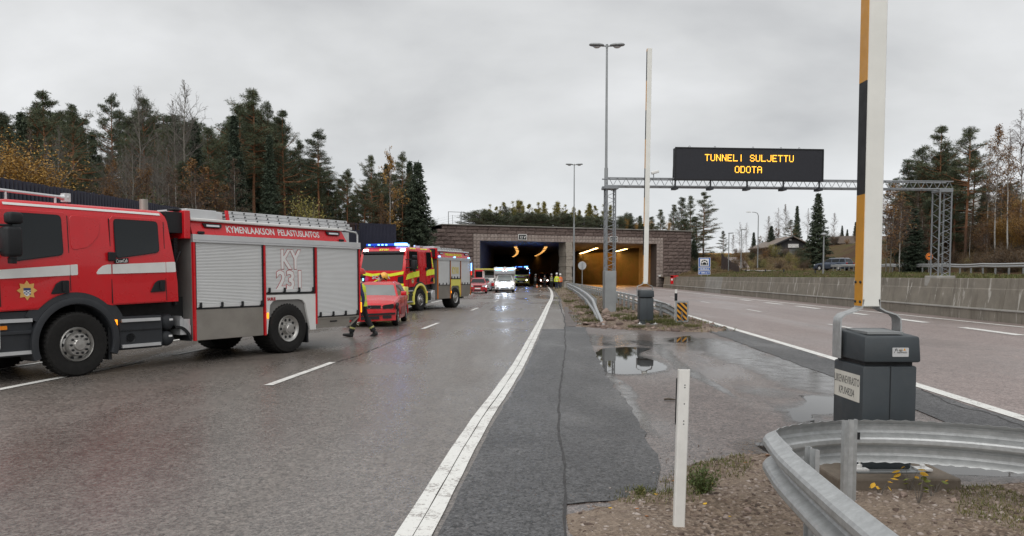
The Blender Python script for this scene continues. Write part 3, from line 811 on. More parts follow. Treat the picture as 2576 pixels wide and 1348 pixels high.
def wheel(parent, x, y, side, rad=.525, w=.30, kind='front', rimr=.285, nb=10, name='wheel', mt=None, mr_=None, n=40):
    """side -1: outer face towards -y"""
    T = Matrix.Translation((x, y, rad)) @ Matrix.Rotation(R(90) * (1 if side < 0 else -1), 4, 'X')
    # local z = outwards (towards -y when side<0)
    pr = [(rimr, -w), (rad * .82, -w), (rad * .97, -w * .93), (rad, -w * .75), (rad, -w * .22), (rad * .985, -w * .10), (rad * .94, -w * .02), (rad * .80, .0), (rad * .70, -.006), (rimr + .012, -.022), (rimr, -.04)]
    mb = MB(); mb.lathe(pr, n, T)
    if rad > .4:                                            # tread lugs
        for i in range(n):
            a = 2 * PI * i / n; Q = T @ Matrix.Rotation(a, 4, 'Z')
            mb.box((rad - .006, -.030, -w * .90), (rad + .009, .012, -w * .10), 0, Q)
    t = mb.build(name, mt or M_TYRE, parent, smooth=35)
    mb = MB(); r = rimr
    if kind == 'front':
        mb.lathe([(r + .004, -.035), (r - .012, -.012), (r - .03, -.03), (r - .05, -.085), (r * .70, -.06), (r * .66, .0), (r * .62, .03), (r * .36, .035), (r * .34, .05), (r * .30, .062), (0, .066)], 36, T)
        for i in range(nb):
            a = 2 * PI * i / nb; Q = T @ Matrix.Rotation(a, 4, 'Z')
            mb.lathe([(.020, 0), (.020, .028), (.012, .04), (0, .041)], 8, Q @ Matrix.Translation((r * .50, 0, .03)), 1)
            mb.lathe([(.030, .0), (.0, .002)], 10, Q @ Matrix.Translation((r * .80, 0, -.062)), 1)
    elif kind == 'rear':
        mb.lathe([(r + .004, -.035), (r - .008, -.010), (r - .03, -.02), (r * .80, -.055), (r * .46, -.062), (r * .44, -.045), (r * .42, .01), (r * .30, .016), (r * .27, .03), (0, .034)], 36, T)
        for i in range(nb):
            a = 2 * PI * i / nb; Q = T @ Matrix.Rotation(a, 4, 'Z')
            mb.lathe([(.033, 0), (.031, .004), (0, .004)], 12, Q @ Matrix.Translation((r * .66, 0, -.058)), 1)
    else:                                                   # car wheel, five pairs of spokes
        mb.lathe([(r + .003, -.03), (r - .008, -.008), (r - .02, -.02), (r - .03, -.07), (0, -.075)], 24, T, 1)
        mb.lathe([(.05, -.02), (.045, .0), (0, .003)], 12, T)
        for i in range(nb):
            Q = T @ Matrix.Rotation(2 * PI * i / nb, 4, 'Z'); mb.box((.03, -.016, -.04), (r - .012, .016, -.010), 0, Q)
        mb.lathe([(r + .003, -.03), (r - .004, -.006), (r - .018, -.02)], 24, T)
    mb.build('rim', [mr_ or M_RIM, M_BLK], t, smooth=30)
    return t

def fire_engine(cfg, label, loc, rotz, group):
    """local x runs rearwards from the front axle, y from the visible flank across, z up"""
    r = thing('fire_engine', label, 'fire engine', loc, rotz, group)
    red, W = cfg['red'], 2.50
    CR, B0, B1 = cfg['cab_rear'], cfg['b0'], cfg['b1']      # cab rear, body start and end
    zt = cfg['roof']; zb = lambda x: np.interp(x, [-1.4, CR], [1.10, cfg['cab_bot']])
    tum = lambda z: max(0., z - 1.85) * .075                # sides lean in above the belt
    def sidef(off=0.):                                      # (x, z, w) -> point on the flank, w outwards
        return lambda u, v, w: (u, tum(v) - w - off, v)
    # ---- cab shell
    def front_x(z): return float(np.interp(z, [.9, 1.85, zt - .20, zt - .05, zt], [-1.40, -1.42, -1.14, -1.02, -.84]))
    def rear_x(z): return float(np.interp(z, [.9, 1.6, zt - .15, zt], [CR + .02, CR, CR - .16, CR - .26]))
    def bot(x):
        d = abs(x - .04); arch = math.sqrt(max(0, .80 ** 2 - d * d)) + .58 if d < .80 else 0
        return max(zb(x), min(arch, 1.40))
    nst = 44; sec = []
    for i in range(nst + 1):
        tt = i / nst; ring = []
        xm = -1.40 + (CR + 1.40) * tt; b = bot(xm)
        zs = [b, b + (1.85 - b) * .5, 1.85, 2.2, zt - .20]
        prof = [(tum(z), z) for z in zs] + [(tum(zt - .12) + .012, zt - .12), (tum(zt) + .05, zt - .05), (tum(zt) + .13, zt - .012), (tum(zt) + .26, zt), (W * .5, zt + .025)]
        prof = prof + [(W - y, z) for y, z in prof[-2::-1]]
        for (y, z) in prof: ring.append((front_x(z) + (rear_x(z) - front_x(z)) * tt, y, z))
        sec.append(ring)
    mb = MB(); n = len(sec[0]); vs = [q for ring in sec for q in ring]
    fs = [(i * n + j, i * n + j + 1, (i + 1) * n + j + 1, (i + 1) * n + j) for i in range(nst) for j in range(n - 1)]
    fs += [(i * n + n - 1, i * n, (i + 1) * n, (i + 1) * n + n - 1) for i in range(nst)]
    for base in (0, nst * n): fs += [(base + j, base + j + 1, base + n - 2 - j, base + n - 1 - j) for j in range(n // 2)]
    mb.add(vs, fs); cab = mb.build('cab', red, r, smooth=38)
    # ---- doors stand a finger proud of the shell
    def archcut(x0, x1, ztop, r_=.05):
        lo = []
        for x in np.linspace(x0, x1, 14): lo.append((float(x), bot(float(x)) + .015))
        return lo + [(x1, ztop - .06), (x1 - .05, ztop), (x0 + .06, ztop), (x0, ztop - .07)]
    def seam(x, z0, z1, par): 
        mb = MB(); mb.prism([(x - .006, z0), (x + .006, z0), (x + .006 , z1), (x - .006, z1)], sidef(), .001, .0165); mb.build('door_seam', M_BLK, par)
    for (x0, x1, wx0, wx1, nm) in ((-1.12, -.04, -.97, -.15, 'front'), (.68, 1.72 if CR > 1.8 else CR - .14, .77, (1.59 if CR > 1.8 else CR - .30), 'rear')):
        dz = zt - .17
        mb = MB(); mb.prism(archcut(x0, x1, dz), sidef(), .0, .014)
        d = mb.build('door', red, r, bevel=.006)
        wt = dz - .06
        wb_ = 1.87 if nm == 'front' else 1.955
        wp = rpoly([(wx0, wb_), (wx1, wb_ + (wx1 - wx0) * .15), (wx1, wt), (wx0 + (.03 if nm == 'front' else 0), wt)], .07)
        mb = MB(); mb.prism(wp, sidef(), .013, .019); mb.build('window', M_GLASS, d)
        k = len(wp); cx = sum(q[0] for q in wp) / k; cz = sum(q[1] for q in wp) / k
        mb = MB(); o = [(cx + (u - cx) * 1.035, cz + (v - cz) * 1.045) for u, v in wp]
        mb.prism(o, sidef(), .012, .0165); mb.build('window_seal', M_BLK, d)
        hx = x1 - .14
        hp = [(hx - .19, 1.355), (hx + .11, 1.37), (hx + .11, 1.575), (hx - .02, 1.57), (hx - .10, 1.52)]
        mb = MB(); mb.prism(rpoly(hp, .02), sidef(), .012, .03); mb.box((hx - .01, -.055, 1.40), (hx + .03, -.028, 1.55)); mb.build('handle', M_BLK, d, bevel=.004)
        for x in (x0, x1): seam(x, max(bot(x), 1.15) + .03, dz - .05, d)
        if nm == 'rear':
            text('badge', 'CrewCab', M_PAPER, frame((x0 + .18, -.0185, 1.905), (1, 0, .08), (0, 0, 1)), d, size=.09, width=.21) if cfg['badge'] else None
            if cfg['badge']:
                mb = MB(); mb.prism([(x0 + .05, 1.857), (x0 + .31, 1.877), (x0 + .31, 1.955), (x0 + .05, 1.935)], sidef(), .012, .0165); mb.build('badge_plate', M_BLK, d)
            mb = MB(); mb.box((x0 - .07, -.06, 1.90), (x0 + .055, .0, 2.05)); mb.build('hinge_cover', M_BLK, r, bevel=.012)
    # raised side panel between the doors
    pp = rpoly([(.0, 2.06), (.30, 2.12), (.50, 2.34), (.52, zt - .22), (.0, zt - .20)], .09)
    mb = MB(); mb.prism(pp, sidef(), .0, .010); mb.build('side_panel', red, r, bevel=.005)
    # ---- stripes
    if cfg['stripe'] == 'white':
        sp = [(-1.42, 1.585), (-.045, 1.655), (-.045, 1.825), (-1.42, 1.715)]
        mb = MB(); mb.prism([(q[0], q[1]) for q in sp], sidef(), .0142, .0165); mb.build('white_stripe', M_WHITE, r)
        mb = MB(); mb.prism(rpoly([(-.033, 1.655), (.09, 1.662), (.09, 1.838), (-.033, 1.826)], .02), sidef(), .0005, .006); mb.build('white_stripe', M_WHITE, r)
        mb = MB(); mb.prism([(.42, 1.675), (.672, 1.682), (.672, 1.842), (.60, 1.838), (.52, 1.815), (.45, 1.76), (.41, 1.70)], sidef(), .0005, .006); mb.build('white_stripe', M_WHITE, r)
        mb = MB(); mb.prism([(.688, 1.682), (1.712, 1.712), (1.712, 1.895), (.688, 1.842)], sidef(), .0142, .0165); mb.build('white_stripe', M_WHITE, r)
        mb = MB(); mb.prism(rpoly([(1.728, 1.712), (CR - .03, 1.718), (CR - .04, 1.905), (1.728, 1.896)], .02), sidef(), .0005, .006); mb.build('white_stripe', M_WHITE, r)
        mb = MB(); mb.prism([(-1.0, zt - .105), (CR - .28, zt - .105), (CR - .28, zt - .066), (-1.0, zt - .066)], lambda u, v, w: (u, tum(zt - .1) + .010 - w + (v - zt + .105) * .55, v), .0, .006); mb.build('roof_stripe', M_WHITE, r)
    else:
        xs = [(-1.10, -.70), (-.68, -.40), (-.38, -.06), (.70, .92), (.95, 1.18), (1.21, CR - .02)]
        for i, (a, b) in enumerate(xs):
            z0 = 1.52 + .10 * (a + 1.1) ; z1 = z0 + .27
            if i >= 3: z0 -= .06; z1 -= .06
            q = [(a, z0), (b, z0 + .03), (b, z1 + .03), (a, z1)]
            if i == 0: q = [(a - .25, z0 - .05), (b, z0 + .04), (b, z1 + .02), (a + .08, z1 - .02), (a - .14, z1 - .1)]
            mb = MB(); mb.prism(q, sidef(), .0005, .018); mb.build('yellow_marking', M_YEL, r)
        for a, b in ((-.8, -.5), (-.47, -.2), (.3, .62), (.66, 1.0)):
            mb = MB(); mb.prism([(a, zt - .10), (b, zt - .10), (b, zt - .05), (a, zt - .05)], lambda u, v, w: (u, tum(zt) + .01 - w + (v - zt + .1) * .55, v), 0, .006); mb.build('yellow_marking', M_YEL, r)
        mb = MB(); mb.prism([(CR - .20, 2.2), (CR - .09, 2.2), (CR - .22, zt - .1), (CR - .30, zt - .1)], sidef(), .0005, .006); mb.build('yellow_marking', M_YEL, r)
        mb = MB(); mb.prism([(CR - .06, 1.32), (CR - .01, 1.32), (CR - .09, 2.19), (CR - .18, 2.19)], sidef(), .0005, .006); mb.build('yellow_marking', M_YEL, r)
        mb = MB(); mb.prism([(.66, zb(.66) + .01), (CR, zb(CR) + .01), (CR, zb(CR) + .07), (.66, zb(.66) + .06)], sidef(), .0005, .006); mb.build('yellow_marking', M_GOLD, r)
    # ---- eight pointed badge
    st = []
    for i in range(16):
        a = 2 * PI * i / 16; q = .155 if i % 2 == 0 else .105; st.append((-.73 + q * math.sin(a), 1.42 + q * math.cos(a)))
    mb = MB(); mb.prism(st, sidef(), .0142, .017); em = mb.build('emblem', M_GOLD, r)
    sh = [(-.785, 1.46), (-.675, 1.46), (-.675, 1.38), (-.70, 1.345), (-.73, 1.33), (-.76, 1.345), (-.785, 1.38)]
    mb = MB(); mb.prism(sh, sidef(), .0171, .0185); mb.prism([(-.785, 1.42), (-.675, 1.42), (-.675, 1.46), (-.785, 1.46)], sidef(), .0186, .0195, 1)
    for i in range(4):
        for j in range(3):
            if (i + j) % 2: mb.prism(rect(-.78 + i * .027, 1.355 + j * .02, -.755 + i * .027, 1.373 + j * .02), sidef(), .0186, .0193, 1)
    mb.build('emblem_shield', [M_PAPER, M_BLUED], em)
    # ---- mirrors
    mb = MB(); mb.box((-1.20, -.40, 1.93), (-.96, -.16, 2.38)); mb.build('mirror', M_BLK, r, bevel=.05, smooth=40, seg=3)
    mb = MB(); mb.box((-1.14, -.38, 2.42), (-.93, -.18, 2.60)); mb.build('mirror', M_BLK, r, bevel=.05, smooth=40, seg=3)
    mb = MB(); mb.tube([(-1.30, .06, 2.40), (-1.22, -.2, 2.40), (-1.05, -.28, 2.40)], .022); mb.tube([(-1.34, .05, 2.02), (-1.25, -.18, 2.02), (-1.1, -.25, 2.02)], .03)
    mb.box((-1.12, -.34, 1.83), (-1.03, -.24, 1.92)); mb.build('mirror_bracket', M_BLK, r, bevel=.008)
    mb = MB(); mb.box((-1.20, W + .16, 1.93), (-.96, W + .40, 2.55)); mb.tube([(-1.30, W - .06, 2.40), (-1.1, W + .25, 2.40)], .022); mb.build('mirror', M_BLK, r, bevel=.04)
    # ---- front end
    fx = lambda z, o=0.: front_x(z) - o
    def frontf(off=0.): return lambda u, v, w: (front_x(v) - w - off, u, v)
    wp = rpoly([(.16, 1.90), (W - .16, 1.90), (W - .20, zt - .22), (.20, zt - .22)], .10)
    mb = MB(); mb.prism(wp, frontf(), .004, .012); mb.build('windscreen', M_GLASS, r)
    mb = MB(); mb.prism([(.14, zt - .33), (W - .14, zt - .33), (W - .18, zt - .21), (.18, zt - .21)], frontf(), .02, .12); mb.build('sun_visor', M_BLK, r, bevel=.02)
    mb = MB(); mb.prism(rpoly([(.42, 1.20), (W - .42, 1.20), (W - .36, 1.72), (.36, 1.72)], .05), frontf(), .004, .03); gp = mb.build('grille_panel', red, r, bevel=.01)
    for y0 in (.10, W - .44):
        mb = MB(); mb.prism(rpoly([(y0, 1.30), (y0 + .34, 1.30), (y0 + .34, 1.58), (y0, 1.66)], .03), frontf(), .004, .02); mb.build('air_intake', M_BLK, r)
    text('maker_name', 'SCANIA', M_ALU, frame((fx(1.58, .034), W / 2, 1.58), (0, -1, 0), (0, 0, 1)), gp, size=.2, width=.95, off=.008, ext=.006)
    bmat = cfg['bumper']
    mb = MB(); mb.prism([(-.02, .50), (W + .02, .50), (W + .02, 1.17), (-.02, 1.17)], lambda u, v, w: (-1.40 - w, u, v), -.28, .10); mb.build('bumper', bmat, r, bevel=.06, smooth=40, seg=2)
    for y0 in (.12, W - .54):
        mb = MB(); mb.prism(rpoly([(y0, .86), (y0 + .42, .86), (y0 + .42, 1.10), (y0, 1.10)], .05), lambda u, v, w: (-1.505 - w, u, v), -.02, .006); h = mb.build('headlight', M_BLK, r)
        mb = MB(); mb.lathe([(0, .006), (.09, .004), (.10, -.01)], 20, Matrix.Translation((-1.512, y0 + .27, .98)) @ Matrix.Rotation(R(-90), 4, 'Y')); mb.build('lamp', M_HEAD if cfg['lit'] else M_CLEAR, h)
    mb = MB(); mb.prism(rect(.62, .60, W - .62, .92, .05), lambda u, v, w: (-1.505 - w, u, v), -.02, .004); mb.build('lower_grille', M_BLKG, r)
    mb = MB(); mb.prism(rect(W / 2 - .26, .62, W / 2 + .26, .74), lambda u, v, w: (-1.512 - w, u, v), 0, .008); mb.build('number_plate', M_PAPER, r)
    if cfg['stripe'] != 'white':
        for sgn in (0, 1):
            ym = lambda y: (W - y if sgn else y)
            mb = MB(); mb.prism([(ym(.06), 1.86), (ym(.10), 1.72), (ym(.75), 1.62), (ym(1.2), 1.68), (ym(1.2), 1.78), (ym(.8), 1.74)], frontf(), .005, .034); mb.build('yellow_marking', M_YEL, r)
        mb = MB(); mb.prism([(.08, 1.20), (W - .08, 1.20), (W - .08, 1.29), (.08, 1.29)], frontf(), .005, .034); mb.build('yellow_marking', M_YEL, r)
        text('roof_number', cfg['code'], M_YEL, frame((fx(zt - .16, .02), W / 2, zt - .14), (0, -1, 0), (-.35, 0, -.94) if False else (.5, 0, .86)), r, size=.14, width=.46, off=.006)
        for y0 in (.16, W - .40):
            mb = MB(); mb.prism(rect(y0, zt - .21, y0 + .24, zt - .11, .03), frontf(), .004, .03); mb.build('roof_marker', M_HEAD if cfg['lit'] else M_CLEAR, r)
        # light bar across the roof
        mb = MB(); mb.box((-1.02, .22, zt + .05), (-.76, W - .22, zt + .15)); mb.tube([(-.89, .6, zt - .03), (-.89, .6, zt + .06)], .03); mb.tube([(-.89, W - .6, zt - .03), (-.89, W - .6, zt + .06)], .03)
        lb = mb.build('light_bar', M_BLUEO, r, bevel=.03, smooth=40, seg=2)
        mb = MB(); mb.box((-1.035, .20, zt + .045), (-.745, .78, zt + .165)); mb.build('blue_lamp', M_BLUEL, lb, bevel=.03)
        mb = MB()
        for y0 in (1.15, 1.35, 1.55, 2.05): mb.box((-1.028, y0, zt + .07), (-1.015, y0 + .10, zt + .12))
        mb.build('blue_lamp', M_BLUEL, lb)
        mb = MB(); mb.lathe([(0, .03), (.05, .02), (.07, 0)], 12, Matrix.Translation((-1.435, W - .26, 1.48)) @ Matrix.Rotation(R(-90), 4, 'Y')); mb.build('blue_lamp', M_BLUEL, r)
        for (y, z, pw_) in ((.5, zt + .3, 2.5), (W - .3, 1.5, 1)):
            ld = bpy.data.lights.new('blue_lamp_light', 'POINT'); ld.energy = pw_ * cfg['blue']; ld.color = (.08, .25, 1); ld.shadow_soft_size = .12
            lo = link(bpy.data.objects.new('blue_lamp_light', ld), r); lo.location = (-1.7 if z < 2 else -.95, y, z)
        # yellow chevron board on the mirror glass side
        for k in range(3):
            mb = MB(); z0 = 1.98 + .13 * k; mb.prism([(-.62, z0), (-.22, z0 + .03), (-.22, z0 + .12), (-.62, z0 + .09)], sidef(), .019, .023); mb.build('yellow_marking', M_YEL, r)
        mb = MB(); mb.tube([(-.4, .35, zt), (-.4, .35, zt + .12)], .06, 12); mb.tube([(.1, .3, zt), (.1, .3, zt + .10)], .07, 12); mb.box((.5, .25, zt), (.9, .5, zt + .09)); mb.build('roof_horn', M_CLEAR, r)
    else:
        # chromed loudspeaker rail on the roof
        mb = MB(); mb.tube([(-1.05, .34, zt + .14), (.12, .34, zt + .10)], .026, 10); mb.tube([(-.82, .34, zt - .01), (-.82, .34, zt + .13)], .02); mb.tube([(-.05, .34, zt), (-.05, .34, zt + .1)], .02)
        ra = mb.build('roof_rail', M_ALU, r, smooth=40)
        mb = MB(); mb.box((-1.30, .26, zt + .05), (-1.02, .44, zt + .19)); mb.build('speaker_box', M_BLKG, ra, bevel=.015)
        T = Matrix.Translation((-1.02, .35, zt + .13)) @ Matrix.Rotation(R(-90), 4, 'Y')
        mb = MB(); mb.lathe([(.10, .06), (.085, .03), (.05, 0), (.03, -.05)], 16, T); mb.lathe([(.07, -.02), (.055, .03), (.03, .10)], 16, Matrix.Translation((.12, .35, zt + .10)) @ Matrix.Rotation(R(-90), 4, 'Y')); mb.box((.08, .29, zt + .03), (.18, .41, zt + .17)); mb.build('horn', M_ALU, ra, smooth=40)
    # ---- skirts, steps, arches
    dk = M_BLKG
    mb = MB(); mb.box((-1.36, .03, .40), (-.64, W - .03, 1.10)); mb.box((-1.34, .0, .74), (-.66, .04, .80)); lo_ = mb.build('step_panel', dk, r, bevel=.012)
    for z in (.93, .43): mb = MB(); mb.box((-1.30, -.015, z), (-.66, .05, z + .055)); mb.build('step_tread', M_ALU, lo_)
    mb = MB(); mb.box((-1.18, -.004, .825), (-1.03, .04, .885)); mb.build('side_marker', M_AMBER, r, bevel=.005)
    arc = cfg['arch']
    T = Matrix.Translation((.04, 0, .56)) @ Matrix.Rotation(R(90), 4, 'X')
    mb = MB(); mb.lathe([(.62, -.36), (.62, .02), (.635, .045), (.70, .05), (.735, .035), (.735, -.36)], 40, T, 0, R(-20), R(200)); mb.build('wheel_arch', arc, r, smooth=30)
    T2 = Matrix.Translation((.04, 0, .56)) @ Matrix.Rotation(R(90), 4, 'X')
    mb = MB(); mb.lathe([(.735, .012), (.80, .0), (.92, -.015), (.92, -.05)], 40, T2, 0, R(22), R(150)); mb.build('arch_panel', dk, r, smooth=30)
    T3 = Matrix.Translation((.04, W, .56)) @ Matrix.Rotation(R(90), 4, 'X')
    mb = MB(); mb.lathe([(.62, .36), (.62, -.02), (.735, -.02), (.735, .36)], 30, T3, 0, R(-20), R(200)); mb.build('wheel_arch', arc, r, smooth=30)
    mb = MB(); mb.box((.60, .02, .22), (.66, .40, .80)); mb.build('mud_flap', M_BLK, r)
    mb = MB(); mb.box((.69, -.03, .80), (.75, .02, .90)); mb.build('side_marker', M_ORANGE, r, bevel=.008)
    x1 = CR - .30
    mb = MB(); mb.box((.80, .03, .36), (x1, .62, .94)); sb = mb.build('step_box', dk, r, bevel=.025)
    for z in (.845, .40): mb = MB(); mb.box((.84, -.008, z), (x1 - .07, .05, z + .055)); mb.build('step_tread', M_ALU, sb)
    mb = MB(); mb.box((.84, .015, .69), (x1 - .05, .04, .705)); mb.lathe([(.085, .012), (.07, 0), (0, 0)], 20, Matrix.Translation((1.02, .03, .56)) @ Matrix.Rotation(R(90), 4, 'X')); mb.build('step_trim', M_BLK, sb)
    if cfg['tanks']:
        for (x, z, q) in ((CR - .13, .80, .15), (CR - .15, .50, .14)):
            mb = MB(); mb.lathe([(0, .06), (q * .5, .05), (q * .85, .02), (q, -.03), (q, -.7), (0, -.72)], 24, Matrix.Translation((x, .12, z)) @ Matrix.Rotation(R(90), 4, 'X')); at = mb.build('air_tank', M_BLKG, r, smooth=40)
            mb = MB(); mb.box((x - .01, .058, z + .03), (x + .06, .072, z + .065)); mb.build('tank_label', M_PAPER, at)
        mb = MB()
        for i in range(7): mb.box((CR + .09 + i * .032, .05 + .0, .62 - i * .02), (CR + .109 + i * .032, .7, .90 - i * .03))
        mb.box((CR + .08, .06, .55), (CR + .30, .7, .84)); mb.build('ribbed_cover', M_ALU, r)
        T = Matrix.Translation((CR - .02, .02, .40)) @ Matrix.Rotation(R(90), 4, 'X')
        mb = MB(); mb.lathe([(.28, -.3), (.28, .0), (.33, .0), (.33, -.3)], 14, T, 0, R(5), R(95)); mb.build('mud_guard', M_BLK, r)
    else:
        mb = MB(); mb.lathe([(0, .02), (.18, .02), (.25, -.02), (.25, -.6), (0, -.62)], 24, Matrix.Translation((CR - .02, .06, .72)) @ Matrix.Rotation(R(90), 4, 'X')); mb.box((CR - .28, .08, .42), (CR + .26, .6, .95)); mb.build('fuel_tank', M_ALU, r, bevel=.03)
    # ---- chassis and gap
    mb = MB(); mb.box((-1.2, .35, .45), (B1 - .2, W - .35, .95)); mb.box((.2, .3, .7), (B0 + .3, W - .3, 1.25)); mb.build('chassis', M_DARKU, r)
    mb = MB(); mb.tube([(CR + .13, .25, 1.1), (CR + .13, .25, 2.3)], .045); mb.tube([(CR + .12, .16, 1.75), (CR + .06, .12, 1.9), (CR + .15, .1, 2.1)], .02)
    for i in range(14): mb.tube([(CR + .04, .14, 1.95 + .03 * i), (CR + .12, .14, 1.95 + .03 * i)], .012, 6)
    mb.build('air_hose', M_BLK, r)
    mb = MB(); mb.box((CR - .16, .06, zt - .40), (B0 + .02, W - .06, zt - .02)); mb.build('roof_box', M_BLK, r)
    mb = MB(); mb.box((B0 - .16, -.01, zt - .50), (B0 - .03, W + .01, zt + .02)); mb.build('roof_box_panel', red, r, bevel=.01)
    if cfg['stripe'] == 'white':
        mb = MB(); mb.tube([(CR - .27, .55, zt - .1), (CR - .27, .55, zt + .21)], .075, 14); mb.build('exhaust_stack', M_STEEL, r, smooth=40)
        mb = MB(); mb.box((CR + .02, .12, zt + .01), (CR + .22, .3, zt + .05)); mb.build('roof_lamp', M_BLK, r, bevel=.01)
    # ---- superstructure
    rail0, rail1 = cfg['rail']; bt = cfg['band_top']; bw = cfg['zbot']
    mb = MB(); mb.box((B0, .045, bw[0] + .2), (B1, W - .045, rail1 - .01)); mb.box((B0 - .001, .04, .45), (B0 + .06, W - .04, rail1 - .02)); mb.build('body', M_GREYP, r)
    XS = cfg['shut']; red2 = red
    for i, (x0, x1, z0) in enumerate(XS):
        # corrugated roller shutter: one profile of slats
        zs = np.arange(z0 + .075, rail0, .0285); v = []; f = []
        for z in zs: v += [(x0, .018, z), (x1, .018, z), (x0, .010, z + .006), (x1, .010, z + .006), (x0, .010, z + .021), (x1, .010, z + .021), (x0, .022, z + .025), (x1, .022, z + .025)]
        for k in range(len(v) // 2 - 1): f.append((2 * k, 2 * k + 1, 2 * k + 3, 2 * k + 2))
        sh = raw('roller_shutter', v, f, M_SHUT, r)
        mb = MB(); mb.box((x0, -.008, z0), (x1, .03, z0 + .072)); mb.build('shutter_bar', M_SHUT, sh, bevel=.006)
        mb = MB(); mb.box((x0 - .01, -.014, z0 - .022), (x1 + .01, .04, z0 - .004)); mb.build('shutter_sill', M_BLK, sh)
        nh = 4
        for k in range(nh):
            x = x0 + .07 + (x1 - x0 - .12) * k / (nh - 1)
            mb = MB(); mb.box((x - .022, -.045, z0 + .01), (x + .022, -.009, z0 + .10)); mb.box((x - .05, -.026, z0 - .01), (x + .03, -.010, z0 + .02)); mb.build('latch', M_BLK, sh, bevel=.006)
        mb = MB(); mb.box((x1 - .005, -.006, z0), (x1 + .022, .04, rail0)); mb.box((x0 - .02, -.006, z0), (x0 - .002, .04, rail0)); mb.build('shutter_guide', M_BLK, sh)
    # red uprights between the shutters
    for i, x in enumerate([XS[0][0] - .045] + [(XS[k][1] + XS[k + 1][0]) / 2 + .01 for k in range(2)] + [XS[2][1] + .045]):
        zz0 = bw[0] if i == 0 else (bw[0] if i == 1 else bw[1])
        mb = MB(); mb.box((x - .022, -.014, zz0), (x + .022, .04, rail0)); mb.build('red_upright', cfg['upright'], r)
    # lower panels
    mb = MB(); mb.box((XS[0][0] - .02, .004, bw[0]), (XS[0][1] + .01, .12, XS[0][2] - .024)); mb.build('lower_panel', M_STEEL, r, bevel=.008)
    if cfg['drawer']:
        mb = MB(); mb.box((XS[2][0] - .01, .03, bw[1] - .06), (B1 - .35, .6, XS[2][2] - .03)); dr = mb.build('drawer', M_STEEL, r, bevel=.006)
        mb = MB(); mb.box((XS[2][0] + .42, .0, bw[1] + .02), (XS[2][0] + .62, .035, bw[1] + .05)); mb.build('handle', M_BLK, dr)
        mb = MB(); mb.box((XS[2][0] - .03, .0, bw[1] + .10), (B1, .05, bw[1] + .14)); mb.box((XS[2][0] - .03, .0, bw[1] - .10), (B1 - .35, .05, bw[1] - .055))
        mb.sweep([(B1 - .36, .025, bw[1] - .08), (B1 - .02, .025, bw[1] + .13)], [(-.022, -.022), (.022, -.022), (.022, .022), (-.022, .022)]); mb.build('rear_frame', M_STEEL, r)
    else:
        mb = MB(); mb.prism([(XS[2][0] - .02, bw[0] + .05), (B1 - .35, bw[0] + .05), (B1, bw[0] + .30), (B1, XS[2][2] - .024), (XS[2][0] - .02, XS[2][2] - .024)], lambda u, v, w: (u, w, v), .004, .12); mb.build('lower_panel', M_STEEL, r, bevel=.008)
    # rear wheel arch panel with its opening
    xa, xb = XS[0][1] + .055, XS[2][0] - .055; wx = cfg['wb']; za = XS[1][2] - .05; zl = bw[0] + .02
    out = [(xa, zl), (xa, za), (xb, za), (xb, zl + .02)]
    inn = [(wx + .64, zl + .02), (wx + .50, 1.04), (wx + .42, 1.12), (wx + .30, 1.145), (wx - .30, 1.145), (wx - .42, 1.12), (wx - .50, 1.04), (wx - .58, zl)]
    mb = MB(); mb.prism(out + inn, lambda u, v, w: (u, w, v), .0, .09); mb.build('rear_arch_panel', cfg['rarch'], r)
    mb = MB(); mb.box((wx - .60, .10, .60), (wx + .62, .7, 1.2)); mb.build('wheel_housing', M_DARKU, r)
    mb = MB(); mb.box((xa + .04, -.02, .76), (xa + .085, .0, .88)); mb.build('side_marker', M_ORANGE, r, bevel=.006)
    mb = MB(); mb.box((wx + .58, .05, .18), (wx + .63, .55, .62)); mb.build('mud_flap', M_BLK, r)
    if cfg['code2']: text('maker_badge', 'SAURUS', mk('badge_red', (.35, .01, .02), .5), frame((xa + .17, -.003, za - .085), (1, 0, 0), (0, 0, 1)), r, size=.09, width=.22, off=.004)
    # rails above the shutters
    mb = MB(); mb.box((B0 + .01, -.028, rail0), (B1, .06, rail0 + .035)); mb.box((B0 + .01, -.022, rail0 + .04), (B1, .06, rail1)); mb.build('top_rail', M_ALU, r, bevel=.004)
    # sloping red band with the name
    sl = lambda v: .03 + (v - rail1) * .32
    be = B1 - .44 if cfg['drawer'] else B1 - .10
    mb = MB(); mb.prism([(B0 + .02, rail1 + .004), (be, rail1 + .004), (be - .10, bt), (B0 + .02, bt)], lambda u, v, w: (u, sl(v) - w, v), .0, .02)
    mb.box((B0 + .03, .14, rail1 - .02), (be - .12, W - .14, bt - .004)); bd = mb.build('name_band', red, r)
    zc = (rail1 + bt) / 2 + .005
    text('name_text', 'KYMENLAAKSON  PELASTUSLAITOS', cfg['txt'], frame(((B0 + be) / 2 - .02, sl(zc) - .024, zc), (1, 0, 0), (0, .30, 1)), bd, size=.19, width=(be - B0) * cfg['tw'], off=.0025)
    mb = MB(); mb.box((B0, .02, bt), (be - .10, W - .02, bt + .055)); mb.build('roof_edge', M_WHITE, r, bevel=.012)
    for x in (B0 + .50, be - .42):
        z = zc + .05
        mb = MB(); mb.prism(rpoly([(x - .19, z - .04), (x + .19, z - .04), (x + .22, z + .04), (x - .22, z + .04)], .02), lambda u, v, w: (u, sl(v) - w, v), .02, .06); fl = mb.build('flood_lamp', M_BLK, bd, bevel=.008)
        mb = MB(); mb.prism(rect(x - .15, z - .02, x + .15, z + .015), lambda u, v, w: (u, sl(v) - w, v), .061, .064); mb.build('lens', M_CLEAR, fl)
